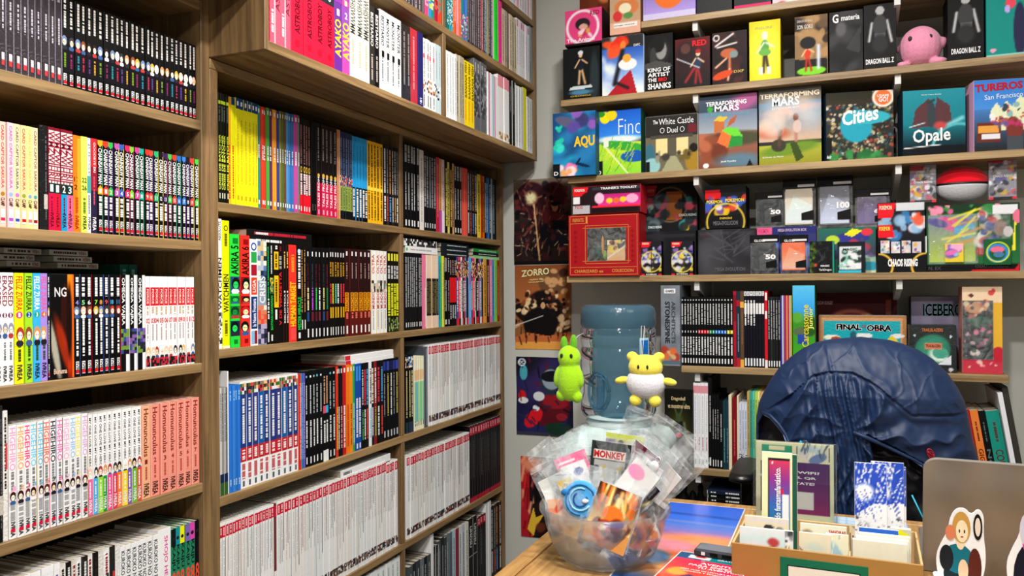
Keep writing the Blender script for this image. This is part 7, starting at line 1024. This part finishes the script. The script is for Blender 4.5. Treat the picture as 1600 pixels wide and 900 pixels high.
# ------------------------------------------------------------------ bowl with bagged keychains
M['bowlp'] = tinted('translucent_bowl', (.96, .965, .97), .13, (.86, .87, .88), .15, .6, bump=.0)
BC = onz(945, 874, ZT); RR = .117
bz0 = ZT+.0005; bowl = tag(empty('plastic_bowl', (BC[0], BC[1], bz0)), 'translucent round plastic bowl filled with bagged keychains', 'bowl')
prof = [(.001, .002), (.066, .002), (.072, .0), (.078, .004), (.092, .02), (.103, .045), (.110, .07), (.113, .088), (.119, .09), (.1205, .093), (.1205, .101), (.116, .103), (.111, .1), (.1085, .07), (.1015, .046), (.090, .023), (.076, .007), (.064, .005), (.001, .005)]
m = MB(); m.lathe([(r, z) for r, z in prof], (0, 0, 0), (.8, .8, .8), 64); m.build('bowl_body', 'bowlp', bowl)
RG = random.Random(11)
def bag(label, px, py, dy, w, h, roll, lean, yaw, art, base, iw=.8, ih=.62, txt=None, charm=None, grp='bagged keychains in the bowl', shape=None):
    """zip bag; px,py its middle, dy its distance behind the bowl centre"""
    if art is not None: w, h = w*(1.22 if py < 790 else 1.0), h*(1.2 if py < 790 else .95)
    y = BC[1]+dy; c = ony(px, py, y); M3 = Matrix.Rotation(math.radians(yaw), 4, 'Z') @ Matrix.Rotation(math.radians(lean), 4, 'X') @ Matrix.Rotation(math.radians(roll), 4, 'Y')
    r = empty('keychain_bag'); r.matrix_world = Matrix.Translation(Vector(c)) @ M3; tag(r, label, 'keychain bag', grp)
    f = MB(); nx, nz = 12, 14; ph = RG.uniform(0, 6); q = []
    for side in (-1, 1):
        for j in range(nz):
            row_ = []
            for i in range(nx):
                u, v = i/(nx-1)*2-1, j/(nz-1)*2-1; e = max(0, 1-abs(u)**4)*max(0, 1-abs(v)**4)
                yy = side*(.0022*e)+.0022*math.sin(2.1*u+1.5*v+ph)+.0012*math.sin(5*v-2.2*u+ph*2)+.0010*math.sin(9*u+7*v+ph)*e; row_.append((u*w/2*(1+.02*math.sin(7*v+ph)), yy, v*h/2))
            q.append(row_)
    f.sweep(q[:nz], (.9, .9, .9), close=False, cap=False); f.sweep(q[nz:], (.9, .9, .9), close=False, cap=False); f.box((-w/2, -.0014, h*.40), (w/2, .0014, h*.415), L('e8e8e8')); f.build('bag_film', 'film', r)
    if art is not None:
        A = Art(w*iw, h*ih, base, .0020); art(A); m = MB()
        if shape == 'round':
            m.prism([], 0, 0, (.5,)*3) if 0 else None
            m.ell((0, 0, -.06*h), (w*.38, .004, w*.38), L(base)); 
            for k in range(3): m.tube([(w*(.30-.08*k)*math.cos(t), -.0045, -.06*h+w*(.30-.08*k)*math.sin(t)) for t in np.linspace(k, k+4.6, 14)], .0018, L(['3a80b8', '8ac0e0', '2a5a90'][k]), n=6)
            m.ell((w*.1, -.005, -.1*h), (.006, .003, .004), L('e8d0d0')); m.ell((-w*.3, -.003, w*.1), (.008, .004, .006), L('2a70a8'))
        else:
            m.rbox((-w*iw/2, -.0008, -h*.46), (w*iw/2, .0008, -h*.46+h*ih), L('e8e8e8'), .0005); m.grid(A, (-w*iw/2, -.0011, -h*.46), (w*iw, 0, 0), (0, 0, h*ih))
            if txt: m.text(txt[0], (txt[1]*w*iw-w*iw/2, -.0016, -h*.46+txt[2]*h*ih), ((txt[3]-txt[1])*w*iw, 0, 0), (0, 0, (txt[4]-txt[2])*h*ih), L(txt[5]), bold=.04)
        m.build('keychain' if shape else 'printed_card', 'print', r)
    if charm:
        for (x, z, s, c_) in charm:
            m = MB(); m.ell((x*w, -.004, z*h), (s, .004, s*1.1), L(c_)); m.tube([(x*w+s*.9*math.cos(t)*.6, -.004, z*h+s*1.5+s*.6*math.sin(t)) for t in np.linspace(0, 2*PI, 12)], .0008, L('c8c8c8'), n=5); m.build('charm', 'print', r)
    return r
bag('bag with pink framed card leaning left in the bowl', 898, 735, .0, .060, .10, -22, -12, 10, lambda A: A.rect(.12, .1, .88, .8, 'e0dce4').ell(.6, .6, .15, .08, '4a5a9a').ell(.4, .4, .16, .08, 'b8b0c0').rect(.1, .84, .6, .9, 'f0d0d8'), 'e8608c', .86, .72, charm=[(-.2, -.35, .008, '4a5a70')])
bag('bag with yellow charm below the pink framed card', 882, 752, -.03, .045, .09, -24, -10, 10, lambda A: A.blobs(6, ['f0d040', 'c8a020', '3a3a3a'], .3, seed=3), 'c8b870', .5, .5, charm=[(0, -.2, .009, 'e0b81c')])
bag('bag with round blue swirl charm at the left rim', 907, 775, -.07, .072, .08, -8, -14, 6, lambda A: A, '4a98cc', 1, 1, shape='round')
bag('bag with blue and white charm beside the swirl charm', 935, 772, -.045, .05, .08, 6, -10, 0, lambda A: A.blobs(6, ['4a98cc', 'd8e8f0', '2a4a6a'], .3, seed=3), '8ab8d0', .6, .4)
bag('bag with white card titled in red capitals, black tray', 953, 728, .005, .072, .09, 4, -6, 0, lambda A: A.rect(.08, .8, .9, .98, '23282c').rect(.06, .66, .88, .84, 'e0d0c8').rect(.1, .1, .95, .64, 'a8a8a6').blobs(20, ['8a8a88', 'e8e8e8', 'b8a050', '3a3a3a'], .07, (.1, .0, .95, .5), 4).rect(.88, .1, 1, 1, '26302e'), '2c3434', .86, .86, ('MONKEY', .08, .68, .86, .82, 'b82a2c'))
bag('bag with black mask shaped holder behind the titled card', 975, 706, .04, .07, .08, 4, -4, 0, lambda A: A.rect(.1, .0, .95, .72, '20282a').poly([(.3, .7), (.4, .98), (.5, .7)], '20282a').poly([(.75, .7), (.86, .98), (.92, .7)], '20282a').rect(0, .75, .28, 1, '6a4a80').rect(0, .85, 1, 1, 'c8d030'), 'b8b070', .86, .8)
bag('bag with orange flame card, lowest at the bowl front', 957, 806, -.082, .086, .128, 16, -14, 0, lambda A: A.grad('e0c078', '3a1818', .3, 1).strokes(22, ['f0c060', 'e87a2a', 'f4e0a0', 'd8501a'], .4, .05, (.1, .5, .9, .95), 4, 1.5).ell(.5, .55, .25, .14, 'e0722a').ell(.45, .28, .3, .16, 'a83a20').ell(.35, .3, .1, .05, 'e8c8a0').blobs(10, ['6a2a18', 'c8642a', '3a1a14'], .12, (.1, .05, .9, .5), 6), 'c88a4a', .92, .86)
bag('bag with white card and pink charm right of the flame card', 987, 763, -.06, .05, .1, 36, -12, -6, lambda A: A.ell(.3, .8, .3, .12, 'e88ab0').ell(.5, .4, .3, .2, 'e8e4e0', 0, .8).rect(.1, .1, .9, .3, 'd8d8d4'), 'd4d2d0', .9, .86)
bag('bag with small orange basketball card on black', 997, 742, -.03, .042, .07, 24, -10, -8, lambda A: A.ell(.5, .5, .3, .26, 'd8683a').line((.2, .5), (.8, .5), .03, '5a2a18'), '1c181a', .8, .66)
bag('bag with black and yellow card below the basketball card', 1006, 764, -.05, .045, .07, 40, -12, -10, lambda A: A.strokes(6, ['e8c82a', 'f0d84a'], .5, .08, seed=4), '1e1a24', .86, .7)
bag('bag with maroon card at the upper right of the heap', 1005, 714, .03, .055, .075, 32, -6, -10, lambda A: A.blobs(8, ['5a2034', '7a3048'], .3, seed=4, soft=.9), '5a2438', .86, .66)
bag('bag with white cube charms in front of the maroon card', 1018, 738, -.01, .05, .09, 28, -10, -14, lambda A: A.blobs(8, ['e8dce0', 'f0e8e8', 'c8a8b0'], .3, seed=3), 'd0c0c4', .6, .6, charm=[(0, .12, .009, 'e8d8dc'), (.05, -.15, .009, 'e0ccd4')])
bag('bag with blank white card at the far right', 1038, 752, .0, .05, .1, 38, -8, -20, lambda A: A, 'c8c4c0', .7, .7)
bag('empty crumpled bag sticking out farthest right', 1060, 730, .02, .07, .12, 44, -6, -24, None, None)
bag('crumpled clear bag rising at the right behind', 1040, 700, .06, .09, .11, 30, 0, -14, None, None)
bag('tallest clear bag in the middle behind the titled card', 1000, 680, .07, .08, .10, 18, 4, 0, None, None)
bag('clear bag rising at the middle left behind', 955, 692, .07, .09, .08, -6, 4, 4, None, None)
bag('clear bag rising at the left behind the pink card', 905, 712, .05, .07, .10, -28, 0, 12, None, None)
bag('bag with grey portrait card at the far left', 870, 735, .0, .05, .1, -38, -8, 20, lambda A: A.ell(.5, .6, .3, .2, '8a8078').ell(.5, .75, .35, .15, '3a3432'), 'b0aaa4', .8, .6)
bag('bag with white card over the left rim', 868, 765, -.03, .05, .09, -26, -12, 16, lambda A: A.ell(.5, .3, .3, .2, 'd89a7a', 0, .8), 'd0ccc8', .8, .7)
bag('bag with orange figure card inside the left rim', 872, 795, -.06, .045, .08, -10, -12, 10, lambda A: A.blobs(8, ['d87a4a', 'e8b890', 'c8502a'], .2, seed=5), 'd8a888', .8, .7)
bag('bag with dark round portrait card between pink and titled cards', 921, 728, .03, .05, .07, -4, -4, 0, lambda A: A.ell(.5, .5, .35, .3, 'c89068').ell(.5, .7, .36, .2, '2a2020'), '3a3030', .8, .7)
# contents lower in the bowl
for j, (px, py, dy, w, h, ro, cc) in enumerate(((905, 835, -.05, .05, .055, -10, '8a9aa4'), (925, 850, -.04, .05, .04, 30, '9aa0a4'), (985, 840, -.055, .055, .05, 20, '6a7a80'), (1008, 820, -.045, .045, .06, -16, 'a86a4a'), (1000, 850, -.03, .05, .035, 50, '7a5a50'), (895, 815, -.06, .04, .06, 12, 'c8a070'), (970, 862, -.03, .05, .03, 70, '9a9c9e'), (1015, 800, -.02, .05, .06, 30, '4a3a38'))):
    bag(['grey-blue card bag low at the left inside the bowl', 'pale card bag near the bowl bottom, left of centre', 'slate card bag right of the flame card inside the bowl', 'rust card bag low at the right inside the bowl', 'brown card bag near the bottom right of the bowl', 'tan card bag by the left wall inside the bowl', 'silvery card bag flattest at the bowl bottom', 'dark card bag just inside the right rim'][j], px, py, dy, w, h, ro, -20, 0, lambda A, cc=cc: A.blobs(10, [cc, 'c8c4c0', '5a5250'], .25, seed=3), cc, .85, .8)

# ------------------------------------------------------------------ chair and jacket
CY = 2.16
ch = tag(empty('office_chair', (.03, CY, FLOOR)), 'black office chair behind the counter under the blue jacket', 'chair')
M['mesh_blk'] = simple('black_upholstery', (.05, .05, .055), .8, noise=.05, scale=200)
z0f = FLOOR
def cpart(name, m, mat='black'): return m.build(name, mat, ch)
m = MB(); m.ell((0, -.02, .46), (.24, .23, .045), (.05,)*3); cpart('seat', m, 'mesh_blk')
m = MB(); m.sweep([[(x*math.cos(0), .05+.05*(1-(x/.22)**2)+(k_*.025), z) for x, z in [(.22*math.cos(t), .92+.28*math.sin(t)) for t in np.linspace(0, 2*PI, 24, endpoint=False)]] for k_ in (0, 1)], (.05,)*3); cpart('backrest', m, 'mesh_blk')
m = MB(); m.tube([(0, .12, .44), (0, .13, .8)], .02, (.03,)*3); cpart('back_post', m)
m = MB(); m.tube([(0, 0, .1), (0, 0, .44)], .025, (.03,)*3, n=14); cpart('gas_column', m)
for k_ in range(5):
    t = 2*PI*k_/5; m = MB(); m.tube([(0, 0, .1), (.28*math.cos(t), .28*math.sin(t), .07)], [.025, .014], (.03,)*3); m.ell((.28*math.cos(t), .28*math.sin(t), .03), (.03, .02, .03), (.02,)*3, n=12, m=8); cpart('base_leg', m)
ar = ony(1160, 738, 2.06); 
for sgn in (-1, 1):
    x = (ar[0]-.03) if sgn < 0 else .30; zt_ = ar[2]-FLOOR
    m = MB(); pts = [(-.028, -.12), (.0, -.135), (.028, -.12), (.034, .0), (.034, .1), (.0, .12), (-.03, .1), (-.034, 0)]
    m.sweep([[(x+a_*q, -.02+b_*q, zt_+z_) for a_, b_ in pts] for q, z_ in ((.8, -.022), (1, -.014), (1, -.004), (.85, .002))], L('2a2d33')); cpart('armrest', m)
    m = MB(); m.rbox((x-.014, -.03, .46), (x+.014, .03, zt_-.022), (.03,)*3, .004); m.rbox((min(x, x+(.03-x)*0)-.0, -.02, .43), (x+.01, .02, .459), (.03,)*3, .002); m.tube([(x, 0, .44), (0, 0, .44)], .012, (.03,)*3); cpart('armrest_post', m)

# jacket: outline columns/rows measured at its own distance, then given real depth and folds
JY = 2.04
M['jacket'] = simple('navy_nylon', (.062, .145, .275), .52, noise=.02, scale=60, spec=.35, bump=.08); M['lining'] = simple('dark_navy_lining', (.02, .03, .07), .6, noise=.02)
jl = [(527, 1345, 1345), (531, 1300, 1390), (537, 1274, 1413), (546, 1255, 1437), (560, 1236, 1460), (580, 1216, 1482), (600, 1203, 1497), (620, 1192, 1508), (640, 1184, 1514), (660, 1181, 1518), (680, 1180, 1522), (700, 1180, 1529), (720, 1184, 1534), (745, 1190, 1528), (770, 1200, 1515), (800, 1210, 1505), (840, 1215, 1495), (880, 1218, 1490)]
jz = np.array([ony(1345, r[0], JY)[2] for r in jl]); jx0 = np.array([ony(r[1], r[0], JY)[0] for r in jl]); jx1 = np.array([ony(r[2], r[0], JY)[0] for r in jl])
kz = jz[::-1]; PXM = JY/F_PX*1.1
def jw(px, py): p = ony(px, py, JY); return p[0], p[2]
kx, kz0 = jw(1328, 663)
sX, sZ = [], []
seam = [jw(*q) for q in ((1196, 640), (1240, 610), (1272, 582), (1300, 576), (1330, 577), (1358, 590), (1380, 606), (1420, 640))]
def seam_z(x):
    xs_ = [p[0] for p in seam]; zs_ = [p[1] for p in seam]; return np.interp(x, xs_, zs_, left=zs_[0], right=zs_[-1])
vee = [jw(*q) for q in ((1352, 668), (1395, 690), (1440, 715), (1466, 745), (1478, 800), (1470, 860), (1385, 860), (1372, 760), (1362, 700))]
hole = [jw(*q) for q in ((1183, 690), (1184, 664), (1192, 648), (1203, 645), (1222, 662), (1234, 690), (1262, 682), (1268, 700), (1262, 730), (1190, 730))]
def inside(pts, x, z):
    c = False; n = len(pts)
    for i in range(n):
        (x0, z0), (x1, z1) = pts[i], pts[(i+1) % n]
        if (z0 > z) != (z1 > z) and x < (x1-x0)*(z-z0)/((z1-z0) or 1e-9)+x0: c = not c
    return c
def rg(t): return 1-2*abs(math.sin(t/2))**.75
def fold(x, z):
    dx, dz_ = (x-kx), (z-kz0); r = math.hypot(dx, dz_); th = math.atan2(dz_, dx); sz = seam_z(x); f = 0
    n1 = mnoise.noise(Vector((x*9, z*9, 1.3))); n2 = mnoise.noise(Vector((x*24, z*24, 4.1)))
    if z < sz:      # gathered below the seam
        below = min((sz-z)/.02, 1.0); k = 62+22*n1
        side = max(0, 1-abs(x-kx+.01)/.11)
        f += .0075*below*side*rg(x*250+5*n1+3*math.sin(z*22)); f += .004*below*side*rg(x*420+2.2*z*40)
        f += .011*below*min(1, r/.05)*(1 if x > kx+.03 else .35)*rg(th*9+6*n1+2*n2)*math.exp(-r*2.6)
        f -= .007*math.exp(-((sz-z)/.006)**2)
        if x < kx-.07: f += .006*rg((x*.8-z*.5)*150+4*n1)
    else:
        f += .0035*n1+.005*max(0, rg((x*1.2+z*.35)*70+6*n1))*math.exp(-abs(z-sz)*16)+.0035*(max(0, rg((x*.9-z*1.3)*55+7*n1+2*n2))**3)+.002*rg((x-kx)*60+z*40)*math.exp(-abs(z-sz)*20)
    f += .003*n2+.0022*rg(x*90+z*70+9*n1)*max(0, n2)+.0014*mnoise.noise(Vector((x*60, z*60, 2)))
    return f
NX, NZ = 220, 230; zA, zB_ = jz[0], jz[-1]
m = MB(); rows = []
zs = [zA-(zA-zB_)*(k/(NZ-1))**1.15 for k in range(NZ)]
front = np.zeros((NZ, NX, 3)); matid = np.zeros((NZ, NX), int)
for j, z in enumerate(zs):
    x0, x1 = np.interp(z, kz, jx0[::-1]), np.interp(z, kz, jx1[::-1]); hf = max((x1-x0)/2, .002); xm = (x0+x1)/2
    top = min(1, math.sqrt(max(0, (zA-z)/.13)))
    for i in range(NX):
        s_ = -math.cos(PI*i/(NX-1)); x = xm+hf*s_; bulge = .115*math.sqrt(max(0, 1-s_*s_))*top; y = JY+.02-bulge-fold(x, z)*min(1, (1-abs(s_))*9)*min(1, (zA-z)/.012)
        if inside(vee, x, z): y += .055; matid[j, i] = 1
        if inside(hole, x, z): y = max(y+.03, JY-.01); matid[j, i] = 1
        front[j, i] = (x, y, z)
n = len(m.v); m.v += [tuple(p) for p in front.reshape(-1, 3)]
for j in range(NZ-1):
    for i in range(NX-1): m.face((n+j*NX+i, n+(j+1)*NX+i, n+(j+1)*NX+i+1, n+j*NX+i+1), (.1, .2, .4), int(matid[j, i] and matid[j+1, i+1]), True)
n2 = len(m.v)
for j in range(0, NZ, 5):     # back of the garment, over the chair back
    x0, x1 = front[j, 0, 0], front[j, -1, 0]
    for i in range(13):
        s_ = -math.cos(PI*i/12); m.v.append(((x0+x1)/2+(x1-x0)/2*s_, JY+.02+.10*math.sqrt(max(0, 1-s_*s_))*min(1, math.sqrt(max(0, (zA-zs[j])/.1)))+.001, zs[j]))
for j in range(len(range(0, NZ, 5))-1):
    for i in range(12): m.face((n2+j*13+i, n2+j*13+i+1, n2+(j+1)*13+i+1, n2+(j+1)*13+i), (.1, .2, .4), 0, True)
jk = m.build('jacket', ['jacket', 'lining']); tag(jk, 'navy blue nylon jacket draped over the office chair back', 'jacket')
def ysurf(x, z):
    j = int(np.argmin(np.abs(np.array(zs)-z))); i = int(np.argmin(np.abs(front[j, :, 0]-x))); return front[j, i, 1]
def onj(px, py, off=.004):
    x, z = jw(px, py); y = min(ysurf(x, z), ysurf(x+.004, z+.006), ysurf(x-.004, z+.006)); return (x, y-off, z)
M['trim_blue'] = simple('pale_blue_trim', (.42, .52, .72), .4, noise=.02); M['cyan_cord'] = simple('cyan_cord', (.10, .62, .72), .4, noise=.02); M['logo_red'] = simple('embroidered_red', (.68, .12, .20), .7, noise=.05)
m = MB(); m.tube([onj(x, y) for x, y in ((1332, 664), (1352, 672), (1375, 683), (1400, 696), (1425, 708), (1448, 722), (1462, 740))], [.004, .005, .004, .004, .003, .003, .002], (.1,)*3); m.build('zip_edge', 'jacket', jk)
m = MB(); m.tube([onj(x, y, .006) for x, y in ((1398, 699), (1420, 711), (1440, 721), (1455, 733))], .0014, (.5,)*3); m.tube([onj(x, y, .003) for x, y in ((1196, 645), (1206, 649), (1216, 658), (1226, 671), (1233, 685))], .0016, (.5,)*3); m.build('reflective_piping', 'trim_blue', jk)
m = MB(); m.tube([onj(x, y, .003) for x, y in ((1192, 642), (1206, 645), (1220, 657), (1230, 672), (1237, 688), (1250, 684), (1262, 680), (1270, 690))], .0045, (.1,)*3); m.build('cuff', 'jacket', jk)
m = MB(); p1_, p2_ = jw(1255, 678), jw(1240, 706); m.tube([(p1_[0], JY-.095, p1_[1]), (p2_[0], JY-.11, p2_[1])], .0028, (.5,)*3); m.build('sleeve_cord', 'cyan_cord', jk); m = MB(); p1_, p2_ = jw(1421, 762), jw(1452, 826); m.tube([(p1_[0], JY-.07, p1_[1]), (p2_[0], JY-.075, p2_[1])], .0018, (.5,)*3); m.build('draw_cord', 'cyan_cord', jk)
m = MB(); cx_, cz_ = jw(1449, 700)
for k_, (rr_, w_) in enumerate(((.016, .0013), (.010, .001))): m.tube([onj(1449+rr_*.55/PXM*math.cos(t)+3*math.sin(t), 700+rr_*.95/PXM*math.sin(t), .001) for t in np.linspace(0, 2*PI, 22)], w_, (.5,)*3, n=6)
m.tube([onj(1443, 694, .001), onj(1455, 706, .001)], .0012, (.5,)*3, n=6); m.build('chest_logo', 'logo_red', jk)
label_books()
